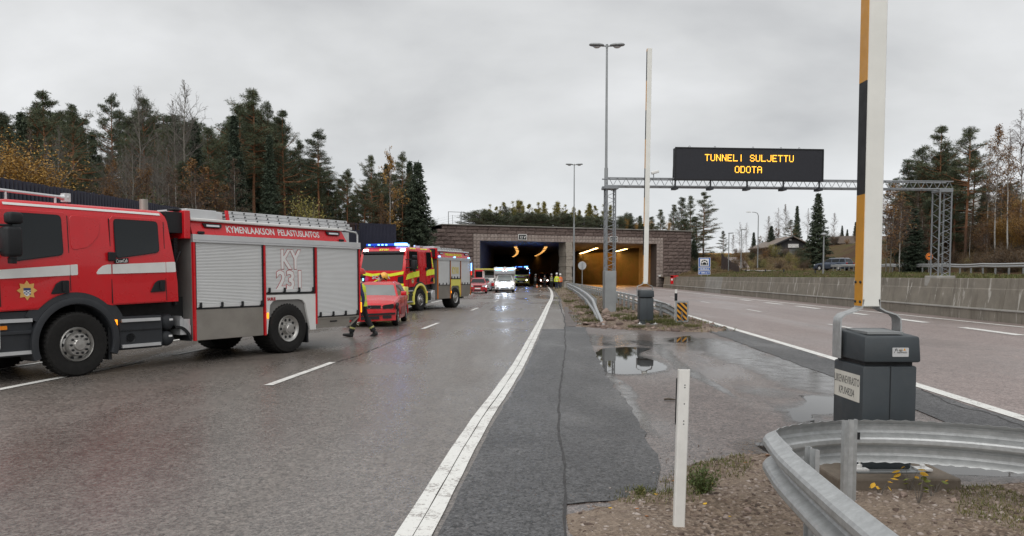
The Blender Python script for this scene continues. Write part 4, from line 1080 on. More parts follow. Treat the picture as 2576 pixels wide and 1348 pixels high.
    for x in (B0 + .20, be - .20):
        mb = MB(); mb.box((x - .07, -.035, rail1 + .01), (x + .07, .02, rail1 + .06)); mb.build('corner_lamp', M_BLUEL if cfg['lit'] else M_BLK, bd, bevel=.012)
    if cfg['lit']:
        mb = MB(); mb.box(((B0 + be) / 2 - .07, -.035, rail1 + .01), ((B0 + be) / 2 + .07, .02, rail1 + .06)); mb.build('corner_lamp', M_BLUEL, bd, bevel=.012)
        mb = MB(); mb.box((B1 - .02, -.04, rail0 - .5), (B1 + .05, .02, rail0 - .1)); mb.build('corner_lamp', M_BLUEL, r, bevel=.012)
        mb = MB(); mb.box((B1 - .02, -.04, rail0 - .75), (B1 + .05, .02, rail0 - .52)); mb.build('tail_lamp', M_REDL, r, bevel=.012)
    if cfg['drawer']:      # open corner with chequer plate
        mb = MB(); mb.tube([(be - .05, .07, bt + .03), (B1 - .06, .07, bt - .01), (B1 - .01, .07, bt - .07), (B1 - .01, .07, rail1)], .02); mb.box((be + .02, .30, rail1), (B1 - .05, .34, bt)); mb.build('corner_frame', M_ALU, r)
        mb = MB(); mb.box((B1 + .0, -.02, .78), (B1 + .03, .05, 1.02)); mb.build('tail_lamp', M_ORANGE, r, bevel=.008)
    mb = MB(); mb.box((B1 - .005, .05, .75), (B1 + .012, W - .05, rail1)); mb.build('rear_panel', M_SHUT, r)
    # chequer plate box and ladder on the roof
    mb = MB(); mb.box((B0 + .05, .22, bt + .03), (B0 + .75, 1.1, bt + .24)); mb.build('roof_locker', M_ALU, r, bevel=.01)
    lx0, lx1 = (B0 + 1.05, B1 + .02) if cfg['drawer'] else (B0 + .3, B1 - .5); lz = bt + .06
    for k in range(3 if cfg['drawer'] else 2):
        y = .26 + .05 * k; z = lz + .075 * k; ox = .03 * k
        mb = MB(); mb.box((lx0 + ox, y, z), (lx1 - ox, y + .035, z + .062)); mb.box((lx0 + ox, y + .36, z), (lx1 - ox, y + .395, z + .062)); ld = mb.build('ladder', M_ALU, r, bevel=.004)
        mb = MB(); q = int((lx1 - lx0) / .30)
        for j in range(q):
            x = lx0 + .15 + j * .30 + .02 * k; mb.tube([(x, y - .008, z + .03), (x, y + .40, z + .03)], .019, 8)
        mb.build('ladder_rung', M_BLKG, ld)
        mb = MB(); mb.box((lx0 + ox - .02, y - .006, z - .004), (lx0 + ox + .035, y + .041, z + .066)); mb.build('ladder_cap', red if cfg['drawer'] else M_ALU, ld)
    if cfg['drawer']:
        mb = MB(); mb.box((lx0 - .48, .34, lz + .02), (lx0 - .06, .62, lz + .16)); mb.build('roof_locker', M_ALU, r, bevel=.01)
    # big call sign on the middle shutter
    xm = (XS[1][0] + XS[1][1]) / 2
    if cfg['code2']:
        for i, (s, w_) in enumerate((('KY', .56), ('231', .70))):
            z = 2.0 - i * .47 if i == 0 else 1.555
            text('call_sign', s, mk('sign_red_line', (.42, .04, .04), .5), frame((xm, .0085, z), (1, 0, 0), (0, 0, 1)), r, size=.56, width=w_ * 1.035, off=.026, ext=.001)
            text('call_sign_face', s, M_PAPER, frame((xm, .006, z), (1, 0, 0), (0, 0, 1)), r, size=.56, width=w_ * 1.0, off=.014, ext=.001)
    elif cfg['code']:
        text('call_sign', cfg['code'], mk('sign_yellow_line', (.65, .52, .05), .5), frame((xm, .006, 1.93), (1, 0, 0), (0, 0, 1)), r, size=.50, width=.80, off=.016, ext=.001)
    # ---- wheels
    wheel(r, .04, -.045, -1, kind='front'); wheel(r, .04, W + .02, 1, kind='front')
    wheel(r, wx, -.03, -1, kind='rear', w=.62); wheel(r, wx, W + .02, 1, kind='rear', w=.62)
    return r

CFG1 = dict(red=M_RED, cab_rear=1.96, cab_bot=1.18, b0=2.29, b1=6.95, roof=2.84, stripe='white', badge=True, bumper=M_WHITE, lit=False, arch=M_BLKG, rarch=M_WHITE,
            tanks=True, rail=(2.28, 2.43), band_top=2.68, zbot=(.42, .58), upright=M_RED, drawer=True, txt=M_PAPER, tw=.60, code='KY231', code2=True, wb=4.66, blue=0,
            shut=[(2.37, 3.97, 1.04), (4.06, 5.43, 1.30), (5.53, 6.87, .74)])
CFG2 = dict(red=M_RED2, cab_rear=1.58, cab_bot=1.28, b0=1.95, b1=6.05, roof=3.0, stripe='yellow', badge=False, bumper=M_YELD, lit=True, arch=M_YELD, rarch=M_YELD,
            tanks=False, rail=(2.44, 2.58), band_top=2.88, zbot=(.50, .62), upright=mk('orange_trim', (.6, .16, .02), .4), drawer=False, txt=M_YEL, tw=.50, code='KY101', code2=False, wb=4.05, blue=1.,
            shut=[(2.03, 3.38, 1.20), (3.48, 4.66, 1.52), (4.76, 5.97, 1.20)])
GRP = 'fire engines at the tunnel accident'
fe1 = fire_engine(CFG1, 'big red fire engine with roller shutters lettered KY 231, parked across the lane', (-7.16, 12.99, .004), math.atan2(.8595, .5111), GRP)
fe2 = fire_engine(CFG2, 'red fire engine with yellow markings and KY101 on its front, behind the crashed car', (-4.37, 37.73, .004), math.atan2(.9358, .3525), GRP)
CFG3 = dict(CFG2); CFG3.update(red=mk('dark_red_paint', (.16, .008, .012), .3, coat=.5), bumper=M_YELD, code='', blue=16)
fe3 = fire_engine(CFG3, 'dark fronted fire engine with blue lights standing inside the left tunnel mouth', (2.75, 128.0, .004), math.atan2(.999, .03), GRP)
# ================================================================== CARS
def car(cfg, name, label, cat, loc, rotz, group=None):
    """local x rearwards from the front axle, y from the near flank across, z up"""
    r = thing(name, label, cat, loc, rotz, group)
    P_, W, wb, rad = cfg['paint'], cfg['w'], cfg['wb'], cfg.get('rad', .31)
    fo, ro, belt, roof = cfg['fo'], cfg['ro'], cfg['belt'], cfg['roof']
    X0, X1 = -fo, wb + ro; hw = W / 2
    st = cfg['st']                      # (x, half width, top z)
    xs = sorted(set([X0 + (X1 - X0) * i / 46 for i in range(47)] + [s[0] for s in st]))
    sx = [s[0] for s in st]
    sec = []; 
    for x in xs:
        w = float(np.interp(x, sx, [s[1] for s in st])); zt = float(np.interp(x, sx, [s[2] for s in st])); b = cfg.get('zb', .20)
        for ax in (0, wb):
            d = abs(x - ax); ra = rad + .055
            if d < ra: b = max(b, rad + math.sqrt(ra * ra - d * d))
        b = min(b, zt - .1)
        zm = b + (zt - b) * .5
        half = [(w * .94, b), (w * .985, b + (zm - b) * .5), (w, zm), (w * .985, zt - .07), (w * .95, zt - .02), (w * .80, zt + .012), (w * .4, zt + .03)]
        sec.append([(x, hw - y, z) for y, z in half] + [(x, hw + y, z) for y, z in half[::-1]])
    n = len(sec[0]); mb = MB(); vs = [q for s in sec for q in s]
    fs = [(i * n + j, i * n + j + 1, (i + 1) * n + j + 1, (i + 1) * n + j) for i in range(len(sec) - 1) for j in range(n - 1)]
    fs += [(i * n + n - 1, i * n, (i + 1) * n, (i + 1) * n + n - 1) for i in range(len(sec) - 1)]
    for base in (0, (len(sec) - 1) * n): fs += [(base + j, base + j + 1, base + n - 2 - j, base + n - 1 - j) for j in range(n // 2)]
    mb.add(vs, fs); mb.build('body', P_, r, smooth=40)
    # cabin
    wbse, wtop, (f0, f1), (r1, r0) = cfg['cw'][0], cfg['cw'][1], cfg['front'], cfg['rear']
    zz_ = [belt - .06, belt + (roof - belt) * .5, roof - .10, roof - .03, roof]
    ww_ = [wbse, wbse + (wtop + .015 - wbse) * ((roof - belt) * .5 + .06) / (roof - belt - .04), wtop + .015, wtop - .05, wtop - .18]
    fr = lambda z: float(np.interp(z, [belt - .06, roof - .10, roof], [f0, f1, f1 + .25])); re = lambda z: float(np.interp(z, [belt - .06, roof - .10, roof], [r0, r1, r1 - .18]))
    cwf = lambda z: float(np.interp(z, zz_, ww_))
    sec = []
    for i in range(13):
        t_ = i / 12; ring = [(fr(z) + (re(z) - fr(z)) * t_, hw - w, z) for z, w in zip(zz_, ww_)]
        ring += [(a, hw + (hw - b), c) for a, b, c in ring[::-1]]; sec.append(ring)
    n = len(sec[0]); mb = MB(); vs = [q for s in sec for q in s]
    fs = [(i * n + j, i * n + j + 1, (i + 1) * n + j + 1, (i + 1) * n + j) for i in range(12) for j in range(n - 1)]
    for base in (0, 12 * n): fs += [(base + j, base + j + 1, base + n - 2 - j, base + n - 1 - j) for j in range(n // 2)]
    mb.add(vs, fs); mb.build('roof', P_, r, smooth=40)
    gl = cfg.get('glass', M_GLASS)
    zl, zh = belt + .0, roof - .10
    mb = MB(); mb.prism([(hw - cwf(zl) + .07, zl), (hw + cwf(zl) - .07, zl), (hw + cwf(zh) - .07, zh), (hw - cwf(zh) + .07, zh)], lambda u, v, w: (fr(v) - w, u, v), -.004, .006); mb.build('windscreen', gl, r)
    mb = MB(); mb.prism([(hw - cwf(zl) + .08, zl + .04), (hw + cwf(zl) - .08, zl + .04), (hw + cwf(zh) - .08, zh), (hw - cwf(zh) + .08, zh)], lambda u, v, w: (re(v) + w, u, v), -.004, .006); mb.build('rear_window', M_GLASS, r)
    for sgn in (0, 1):
        yf = (lambda v, w: hw - cwf(v) - w) if not sgn else (lambda v, w: hw + cwf(v) + w)
        cuts = cfg['win']
        for a, b in cuts:
            q = [(max(a, fr(zl) + .10), zl + .02), (min(b, re(zl) - .10), zl + .02), (min(b, re(zh) - .06), zh), (max(a, fr(zh) + .06), zh)]
            mb = MB(); mb.prism(q, lambda u, v, w: (u, yf(v, w), v), -.004, .006); mb.build('side_window', M_GLASS, r)
        for x in cfg['seams']:
            w = float(np.interp(x, sx, [s[1] for s in st])); yo = (hw - w - .003) if not sgn else (hw + w - .004)
            mb = MB(); mb.box((x - .006, yo, .30), (x + .006, yo + .007, belt - .03)); mb.build('door_seam', M_BLK, r)
        w = cfg['w'] / 2; my = (hw - w - .17, hw - w + .02) if not sgn else (hw + w - .02, hw + w + .17)
        mb = MB(); mb.box((f0 + .22, my[0], belt + .0), (f0 + .36, my[1], belt + .15)); mb.build('mirror', cfg.get('mir', P_), r, bevel=.03, smooth=40, seg=2)
    # nose
    wn = float(np.interp(X0, sx, [s[1] for s in st])); zn = st[0][2]
    lw = cfg.get('lamp', (.14, .46)); lz = cfg.get('lz', (zn - .10, zn + .06))
    nose = lambda y, o: X0 - .022 + (abs(y - hw) / hw) ** 3 * .13 - o
    for sgn in (0, 1):
        ym = (lambda y: y) if not sgn else (lambda y: W - y)
        p_ = rpoly([(ym(lw[0]), lz[0] + .02), (ym(lw[1]), lz[0]), (ym(lw[1]), lz[1] - .02), (ym(lw[0]), lz[1] + .03)], .05)
        mb = MB(); mb.prism(p_, lambda u, v, w: (nose(u, w), u, v), -.12, .034); h = mb.build('headlight', cfg.get('hl', M_CLEAR), r)
    mb = MB(); mb.prism(rect(lw[1] + .06, lz[0] + .01, W - lw[1] - .06, lz[1] - .02), lambda u, v, w: (nose(u, w), u, v), -.08, .008); mb.build('grille', M_BLK, r)
    if cfg.get('emblem'):
        mb = MB(); mb.lathe([(.045, 0), (.055, .01), (.06, 0), (.055, -.01)], 16, Matrix.Translation((X0 - .012, hw, (lz[0] + lz[1]) / 2)) @ Matrix.Rotation(R(-90), 4, 'Y')); mb.tube([(X0 - .012, hw - .035, lz[0] + .1), (X0 - .012, hw, lz[0] + .03), (X0 - .012, hw + .035, lz[0] + .1)], .008, 6); mb.build('emblem', M_ALU, r)
    bz = cfg.get('bump', (.20, .52))
    mb = MB(); ys = np.linspace(.02, W - .02, 13)
    pts = [Vector((nose(y, .02), y, (bz[0] + bz[1]) / 2)) for y in ys]
    h_ = (bz[1] - bz[0]) / 2
    mb.sweep(pts, [(-.03, -h_), (.04, -h_ + .02), (.07, 0), (.05, h_ - .03), (-.03, h_)]); bp = mb.build('bumper', cfg.get('bpaint', P_), r, smooth=40)
    if cfg.get('tilt'): bp.rotation_euler = (R(cfg['tilt']), 0, 0)
    mb = MB(); mb.prism(rect(W * .30, bz[0] + .06, W * .70, bz[0] + .16), lambda u, v, w: (nose(u, w) - .085, u, v), 0, .012)
    for q in (W * .08, W * .76): mb.prism(rect(q, bz[0] + .07, q + W * .16, bz[0] + .17, .02), lambda u, v, w: (nose(u, w) - .085, u, v), 0, .012)
    mb.build('bumper_vent', M_BLK, bp)
    if cfg.get('strip'):
        mb = MB(); mb.sweep([Vector((nose(y, .085), y, bz[1] - .12)) for y in ys], [(-.01, -.03), (.022, -.03), (.022, .03), (-.01, .03)]); mb.build('bumper_strip', M_BLK, bp)
    if cfg.get('plate'):
        mb = MB(); mb.prism(rect(hw - .26, bz[1] - .16, hw + .26, bz[1] - .05), lambda u, v, w: (X0 - .10 - w, u, v), 0, .012); mb.build('number_plate', M_PAPER, r)
    mb = MB(); mb.sweep([Vector((X1 + .02, y, .42)) for y in (.05, .12, W - .12, W - .05)], [(-.05, -.16), (.03, -.16), (.03, .16), (-.05, .16)]); mb.build('bumper', P_, r)
    for y0 in (.06, W - .34):
        mb = MB(); mb.box((X1 - .10, y0, belt - .22), (X1 + .012, y0 + .28, belt - .04)); mb.build('tail_lamp', mk('tail_red', (.35, .01, .01), .2), r, bevel=.02)
    mb = MB(); mb.box((X0 + .25, .10, .18), (X1 - .2, W - .10, .55)); mb.build('underbody', M_DARKU, r)
    for ax in (0, wb):
        for sgn in (-1, 1): wheel(r, ax, .03 if sgn < 0 else W - .03, sgn, rad=rad, w=.20, kind='car', rimr=rad * .66, nb=cfg.get('spk', 9), mr_=cfg.get('rim', M_RIM), n=24)
    return r
M_CRED = mk('faded_red_paint', (.58, .018, .024), .32, coat=.3, var=.12, vs=1.5, dirt=.10)
golf = car(dict(paint=M_CRED, w=1.74, wb=2.51, fo=.84, ro=.78, belt=.98, roof=1.44, cw=(.80, .60), front=(.36, 1.10), rear=(2.80, 3.18), win=[(.5, 1.62), (1.70, 2.72)], seams=[.52, 1.66], mir=M_RED2, glass=M_GLASSL,
     st=[(-.84, .62, .66), (-.74, .74, .72), (-.45, .82, .82), (0, .85, .90), (.4, .865, .965), (1.5, .87, .985), (2.7, .86, 1.0), (3.1, .80, .99), (3.29, .74, .94)], hl=M_DARKU, emblem=True, strip=True, bump=(.22, .56), tilt=-2.2, lz=(.58, .72), lamp=(.10, .44)),  # black plates at the empty lamp holes, their shade put into the colour
     'crashed_car', 'crashed red hatchback with its headlamp missing and the front bumper hanging loose', 'car', (-3.75, 26.5, .004), R(91.5))
# dents and the torn wing on the near front corner
mb = MB(); mb.prism(rpoly([(-.60, .56), (-.18, .70), (-.34, .78), (-.62, .70)], .03), lambda u, v, w: (u, -.012 - w, v), -.06, .004); link_ = mb.build('torn_wing', M_DARKU, golf)
mb = MB(); rng_ = np.random.default_rng(4)
for i in range(5): mb.tube([(-.55 + .09 * i, .02, .62 + rng_.normal(0, .02)), (-.60 + .09 * i, -.03, .52 + rng_.normal(0, .03))], .012, 5)
mb.build('torn_trim', M_BLK, golf)
mb = MB(); mb.prism([(.55, .34), (1.6, .34), (1.6, .62), (.55, .60)], lambda u, v, w: (u, -.004 - w, v), -.01, .004); mb.build('scraped_door', mk('scraped_paint', (.30, .06, .06), .6, dirt=.6, vs=5), golf)

SK = dict(paint=mk('red_car_paint', (.40, .012, .02), .25, coat=.6, var=.05), w=1.77, wb=2.58, fo=.88, ro=1.1, belt=.98, roof=1.46, cw=(.80, .60), front=(.35, 1.12), rear=(3.05, 3.55), win=[(.5, 1.62), (1.70, 2.7)], seams=[.5, 1.66, 2.7],
     st=[(-.88, .60, .70), (-.78, .76, .76), (-.4, .84, .86), (.4, .875, .97), (1.5, .885, .99), (2.9, .87, 1.0), (3.5, .80, .99), (3.68, .72, .92)], hl=M_CLEAR, emblem=True, plate=True, bump=(.20, .58), lz=(.62, .78), lamp=(.08, .46))
car(SK, 'red_car', 'small red saloon car parked in front of the tunnel beside the ambulance', 'car', (-2.35, 75.6, .004), R(91))
mb_ = None
SV = dict(SK); SV.update(paint=mk('silver_paint', (.55, .56, .57), .3, .3, coat=.5))
car(SV, 'silver_car', 'pale silver car half hidden behind the small red saloon', 'car', (-2.25, 86, .004), R(89))
ES = dict(SK); ES.update(paint=mk('slate_blue_paint', (.075, .095, .135), .25, .3, coat=.6), wb=2.74, ro=1.15, rear=(3.5, 3.78), win=[(.5, 1.65), (1.73, 2.75), (2.83, 3.6)],
     st=[(-.88, .60, .72), (-.78, .76, .78), (-.4, .85, .90), (.4, .885, 1.0), (1.5, .89, 1.03), (3.0, .88, 1.05), (3.7, .82, 1.04), (3.89, .76, .96)], belt=1.02, roof=1.55, rim=M_PAPER, zb=.26)
ex = D(2092, 665, 101); es = car(ES, 'estate_car', 'slate blue estate car parked on the hillside ramp below the big spruce', 'car', (ex.x - 1.0, 102.6, hrz(ex.x, 101) + .02), R(-57))
mb = MB(); [mb.tube([(1.2, y, 1.56), (3.3, y, 1.58)], .018, 6) for y in (.35, 1.42)]; mb.build('roof_rail', M_ALU, es)
# orange road vehicle deep in the tube
OV = dict(SK); OV.update(paint=mk('orange_paint', (.60, .14, .02), .4, coat=.3), w=2.0, wb=3.0, belt=1.35, roof=2.25, rad=.38, cw=(.95, .88), front=(-.55, -.30), rear=(.95, 1.05), win=[(-.3, .8)], seams=[.9], hl=M_HEAD, plate=False,
     st=[(-.88, .92, 1.30), (-.6, .97, 1.34), (.9, 1.0, 1.35), (1.1, 1.0, 1.2), (4.0, 1.0, 1.15), (4.1, .98, 1.1)], lz=(.72, .92), lamp=(.10, .48), zb=.35, bump=(.35, .66))
ov = car(OV, 'orange_truck', 'orange maintenance truck with one bright headlamp deep inside the left tunnel tube', 'truck', (7.0, 150, .004), R(91))
mb = MB(); mb.box((1.2, .05, 1.1), (4.0, 1.95, 1.9)); mb.build('load_bed', M_BLKG, ov, bevel=.02)

# ---- pick-up ambulance
AMB = dict(paint=M_WHITE, w=1.95, wb=3.3, fo=.90, ro=1.2, belt=1.18, roof=1.80, cw=(.88, .70), front=(.35, 1.05), rear=(1.9, 2.0), win=[(.55, 1.7)], seams=[.6, 1.75], rad=.38, mir=M_BLK, glass=M_GLASSL,
     st=[(-.9, .78, .98), (-.8, .90, 1.04), (-.3, .96, 1.10), (.4, .975, 1.18), (1.9, .975, 1.2), (2.0, .9, .9), (4.5, .9, .9)], hl=M_HEAD, emblem=True, plate=True, bump=(.34, .74), lz=(.84, 1.0), lamp=(.08, .48), zb=.34)
am = car(AMB, 'ambulance', 'white and red pick-up ambulance with its headlamps lit, facing us before the tunnel', 'ambulance', (.24, 79.5, .004), R(90.5))
W = 1.95
mb = MB(); mb.prism([(1.75, .62), (4.9, .62), (4.9, 2.50), (.55, 2.50), (.35, 2.20), (1.05, 1.86), (1.75, 1.72)], lambda u, v, w: (u, w, v), -.10, W + .10); mb.build('box_body', M_WHITE, am, bevel=.05)
mb = MB()
for y in (-.108, W + .101): mb.box((1.80, y, .64), (4.85, y + .007, 2.20))
mb.build('red_side', M_RED2, am)
mb = MB()
for y0, y1 in ((.05, .75), (W - .75, W - .05)): mb.prism(rpoly([(y0, 2.27), (y1, 2.22), (y1, 2.40), (y0, 2.46)], .05), lambda u, v, w: (.36 + (v - 2.2) * .66 - w, u, v), 0, .03)
mb.build('corner_lamp', M_BLUEL, am)
mb = MB(); mb.prism(rect(.62, 2.28, W - .62, 2.36), lambda u, v, w: (.36 + (v - 2.2) * .66 - w, u, v), 0, .02); mb.build('red_marking', M_RED2, am)
mb = MB(); mb.prism([(.02, 2.12), (W - .02, 2.12), (W - .02, 2.16), (.02, 2.16)], lambda u, v, w: (.43 + (2.2 - v) * 1.8 - w, u, v), 0, .02); mb.build('blue_marking', M_BLUED, am)
mb = MB(); mb.prism([(.10, 2.06), (W - .10, 2.06), (W - .10, 2.09), (.10, 2.09)], lambda u, v, w: (.43 + (2.2 - v) * 1.8 - w, u, v), 0, .02); mb.build('red_marking', M_RED2, am)
mb = MB(); mb.box((-.42, .42, 1.122), (.36, W - .42, 1.20)); mb.build('bonnet_panel', M_BLKG, am, bevel=.02)
text('name_text', 'Emi 231', M_BLUED, frame((.50, W / 2, 1.98), (0, -1, 0), (-.4, 0, .9)), am, size=.16, width=.55)
mb = MB(); [mb.lathe([(0, .04), (.05, .03), (.07, 0)], 12, Matrix.Translation((-.94, y, .90)) @ Matrix.Rotation(R(-90), 4, 'Y')) for y in (.62,)]; mb.box((-.97, 1.25, .86), (-.93, 1.38, .93)); mb.build('blue_lamp', M_BLUEL, am)
mb = MB()
for y in (.35, W - .5): mb.lathe([(0, .02), (.06, .015), (.08, 0)], 12, Matrix.Translation((-.99, y + .1, .72)) @ Matrix.Rotation(R(-90), 4, 'Y'))
mb.build('auxiliary_lamp', M_HEAD, am)
for k in range(2):
    mb = MB(); mb.prism(rect(.75 + .3 * k, 2.16, .87 + .3 * k, 2.24, .03), lambda u, v, w: (.40 - w, u, v), 0, .06); mb.build('blue_lamp', M_HEAD, am)
mb = MB(); [mb.box((.6, y, 2.5), (.75, y + .1, 2.58)) for y in (.1, .9, W - .2)]; mb.build('roof_lamp', M_CLEAR, am, bevel=.02)
ld = bpy.data.lights.new('headlamp_light', 'POINT'); ld.energy = 60; ld.color = (.75, .85, 1); ld.shadow_soft_size = .15
lo = link(bpy.data.objects.new('headlamp_light', ld), am); lo.location = (-1.3, 1.0, .9)
# ---- red and white rescue van behind it
v_ = thing('rescue_van', 'red and white rescue van with its back door swung open behind the ambulance', 'van', (-1.2, 88, .004), R(90))
mb = MB(); mb.prism([(-.9, .45), (4.6, .45), (4.6, 2.35), (.5, 2.35), (-.2, 1.30), (-.9, 1.1)], lambda u, v, w: (u, w, v), 0, 2.0); mb.build('body', M_WHITE, v_, bevel=.06)
mb = MB(); mb.prism([(.72, 1.35), (.1 + .28, 1.80), (.1 + .55, 2.22), (.9, 2.3), (.9, 1.35)], lambda u, v, w: (u, w, v), -.004, 2.004); mb.build('window', M_GLASS, v_)
mb = MB(); mb.prism([(.15, 1.42), (1.85, 1.42), (1.8, 2.2), (.2, 2.2)], lambda u, v, w: (-.2 + (v - 1.3) * .667 - w, u, v), .0, .012); mb.build('windscreen', M_GLASS, v_)
mb = MB(); mb.prism([(-.92, .55), (-.92, .75), (-.90, .9)], lambda u, v, w: (u, w, v), .1, 1.9); mb.box((1.0, -.006, .5), (4.55, 2.006, .75)); mb.box((1.0, -.006, 1.2), (4.55, 2.006, 2.1)); mb.build('red_marking', M_RED2, v_)
mb = MB(); mb.box((-.2, -.02, 2.35), (4.5, 2.9, 2.45)); mb.build('roof_awning', M_YELD, v_)
mb = MB(); mb.box((-.5, 1.93, .5), (-.44, 2.9, 2.3)); od = mb.build('open_door', M_RED2, v_, bevel=.01)
mb = MB(); mb.box((-.515, 2.0, .75), (-.50, 2.9, 1.25)); mb.box((-.52, 1.95, .45), (-.47, 2.02, 2.2)); mb.build('door_panel', M_WHITE, od)
mb = MB(); mb.box((-.515, 2.05, 1.5), (-.50, 2.8, 2.15)); mb.build('window', M_GLASS, od)
for ax in (0, 3.4):
    for sgn in (-1, 1): wheel(v_, ax, -.01 if sgn < 0 else 2.01, sgn, rad=.35, w=.24, kind='car', rimr=.22, n=20)
for y in (.1, 1.55):
    mb = MB(); mb.box((-.93, y, .85), (-.80, y + .35, 1.02)); mb.build('headlight', M_CLEAR, v_, bevel=.02)
mb = MB(); mb.lathe([(0, .05), (.07, .04), (.09, 0)], 12, Matrix.Translation((-.93, -.12, 1.05)) @ Matrix.Rotation(R(-90), 4, 'Y')); mb.build('blue_lamp', M_BLUEL, v_)

# ================================================================== PEOPLE
M_SKIN = mk('skin', (.55, .34, .26), .55)
M_HIVIS = mk('hi_vis_yellow_cloth', (.70, .80, .05), .75, var=.1, vs=8)
M_HIVISO = mk('hi_vis_orange_cloth', (.80, .16, .02), .75, var=.1, vs=8)
M_NAVY = mk('navy_cloth', (.02, .028, .09), .8, var=.2, vs=8)
M_BLKC = mk('black_turnout_cloth', (.014, .015, .018), .8, var=.25, vs=10)
M_REFL = mk('reflective_band', (.55, .56, .52), .4)
M_REFY = mk('reflective_band_yellow', (.62, .60, .22), .5)
M_BOOT = mk('boot_leather', (.012, .012, .012), .5)
M_JEANS = mk('dark_jeans', (.03, .04, .07), .8)
def figure(label, loc, rotz, h, pose, jacket, trousers, helmet=None, vest=None, group=None, bands=M_REFL, name='person', gear=False):
    """faces local +x. pose: lean, then per leg (thigh, knee) and per arm (shoulder, elbow, out) in degrees, forward positive"""
    s = h / 1.78; r = thing(name, label, 'person', loc, rotz, group)
    def d2(a): return Vector((math.sin(R(a)), 0, -math.cos(R(a))))
    (lt, lk), (rt, rk) = pose['legs']; lean = pose.get('lean', 0)
    up = Vector((math.sin(R(lean)), 0, math.cos(R(lean))))
    pel = Vector((0, 0, 0)); J = {}
    legs = []
    for sgn, (a, k) in ((1, (lt, lk)), (-1, (rt, rk))):
        hip = Vector((0, .095 * sgn, -.02)); kn = hip + d2(a) * .44; an = kn + d2(a - k) * .42; legs.append((hip, kn, an))
    low = min(l[2].z for l in legs) - .085
    off = Vector((0, 0, -low))
    chest = up * .48; neck = up * .56; head = neck + Vector((math.sin(R(lean + pose.get('nod', 0))), 0, math.cos(R(lean + pose.get('nod', 0))))) * .20
    V = [pel, up * .20, chest * .82, neck, neck + (head - neck) * .45, head, head + (head - neck) * .35]
    Rr = [(.165, .125), (.155, .115), (.19, .125), (.065, .065), (.075, .085), (.085, .105), (.055, .07)]
    Ed = [(0, 1), (1, 2), (2, 3), (3, 4), (4, 5), (5, 6)]; tagm = ['t', 'j', 'j', 's', 's', 's', 's']
    def addv(p, q, par, m): V.append(p); Rr.append((q, q) if not isinstance(q, tuple) else q); Ed.append((par, len(V) - 1)); tagm.append(m); return len(V) - 1
    hands = []
    for sgn, (hip, kn, an), fa in ((1, legs[0], 0), (-1, legs[1], 0)):
        a = addv(hip + Vector((0, 0, -.06)), .098, 0, 't'); b = addv((hip + kn) / 2, .088, a, 't'); c = addv(kn, .068, b, 't'); e_ = addv((kn + an) / 2, .066, c, 't'); f_ = addv(an, .058, e_, 'b')
        sh = (an - kn).normalized(); fw = Vector((sh.z * -1, 0, sh.x)); fw = Vector((abs(sh.z), 0, sh.x * .6)).normalized()
        g_ = addv(an + Vector((0, 0, -.035)) + fw * .02, .042, f_, 'b'); addv(an + fw * .10 + Vector((0, 0, -.05)), .032, g_, 'b')
    for sgn, (a, k, o) in zip((1, -1), pose['arms']):
        shd = chest * .86 + Vector((0, .185 * sgn, .0)); rel = a - lean * 0
        el = shd + Vector((math.sin(R(a)) * .29, sgn * math.sin(R(o)) * .29, -math.cos(R(a)) * math.cos(R(o)) * .29)); wr = el + Vector((math.sin(R(a + k)) * .26, sgn * math.sin(R(o * .4)) * .26, -math.cos(R(a + k)) * .26))
        q = addv(shd, .068, 2, 'j'); q = addv((shd + el) / 2, .060, q, 'j'); q = addv(el, .05, q, 'j'); q = addv((el + wr) / 2, .046, q, 'j'); addv(wr, .034, q, 'j'); hands.append((wr, (wr - el).normalized(), sgn))
    me = bpy.data.meshes.new('body'); me.from_pydata([(v + off) * s for v in V], Ed, [])
    o = bpy.data.objects.new('body', me); COL.objects.link(o)
    m1 = o.modifiers.new('skin', 'SKIN'); m1.use_smooth_shade = True
    for i, sv in enumerate(me.skin_vertices[0].data): sv.radius = (Rr[i][0] * s * .93, Rr[i][1] * s * .93); sv.use_root = (i == 0)
    m2 = o.modifiers.new('sub', 'SUBSURF'); m2.levels = 1; m2.render_levels = 1
    dg = bpy.context.evaluated_depsgraph_get(); nm = bpy.data.meshes.new_from_object(o.evaluated_get(dg))
    bpy.data.objects.remove(o); nm.name = 'body'
    nm.materials.clear()
    for m in (jacket, trousers, M_BOOT, M_SKIN): nm.materials.append(m)
    P3 = np.array([tuple((v + off) * s) for v in V]); key = {'j': 0, 't': 1, 'b': 2, 's': 3}
    # nearest bone decides the cloth
    segs = [(P3[a], P3[b], key[tagm[b]]) for a, b in Ed]
    for p in nm.polygons:
        c = np.array(p.center); best = 9
        for a, b, m in segs:
            w = b - a; t_ = np.clip(np.dot(c - a, w) / max(np.dot(w, w), 1e-9), 0, 1); dd = np.linalg.norm(c - a - w * t_)
            if dd < best: best = dd; p.material_index = m
    link(bpy.data.objects.new('body', nm), r)
    loc3 = lambda v: (v + off) * s
    # hands: palm, four fingers and a thumb, slightly curled
    for wr, di, sgn in hands:
        mb = MB(); side = Vector((0, sgn, 0)); fwd = di.cross(side).normalized() * sgn
        b = loc3(wr + di * .02); mb.tube([b, b + di * .05 * s, b + di * .095 * s], [.030 * s, .042 * s, .038 * s], 8)
        for i in range(4):
            q = b + di * .09 * s + fwd * (i - 1.5) * .021 * s; ln = (.07, .08, .075, .058)[i] * s
            mb.tube([q, q + di * ln * .5 - side * .006, q + di * ln * .8 - side * .025 * s, q + di * ln * .85 - side * .04 * s], [.011 * s, .0105 * s, .0095 * s, .008 * s], 6)
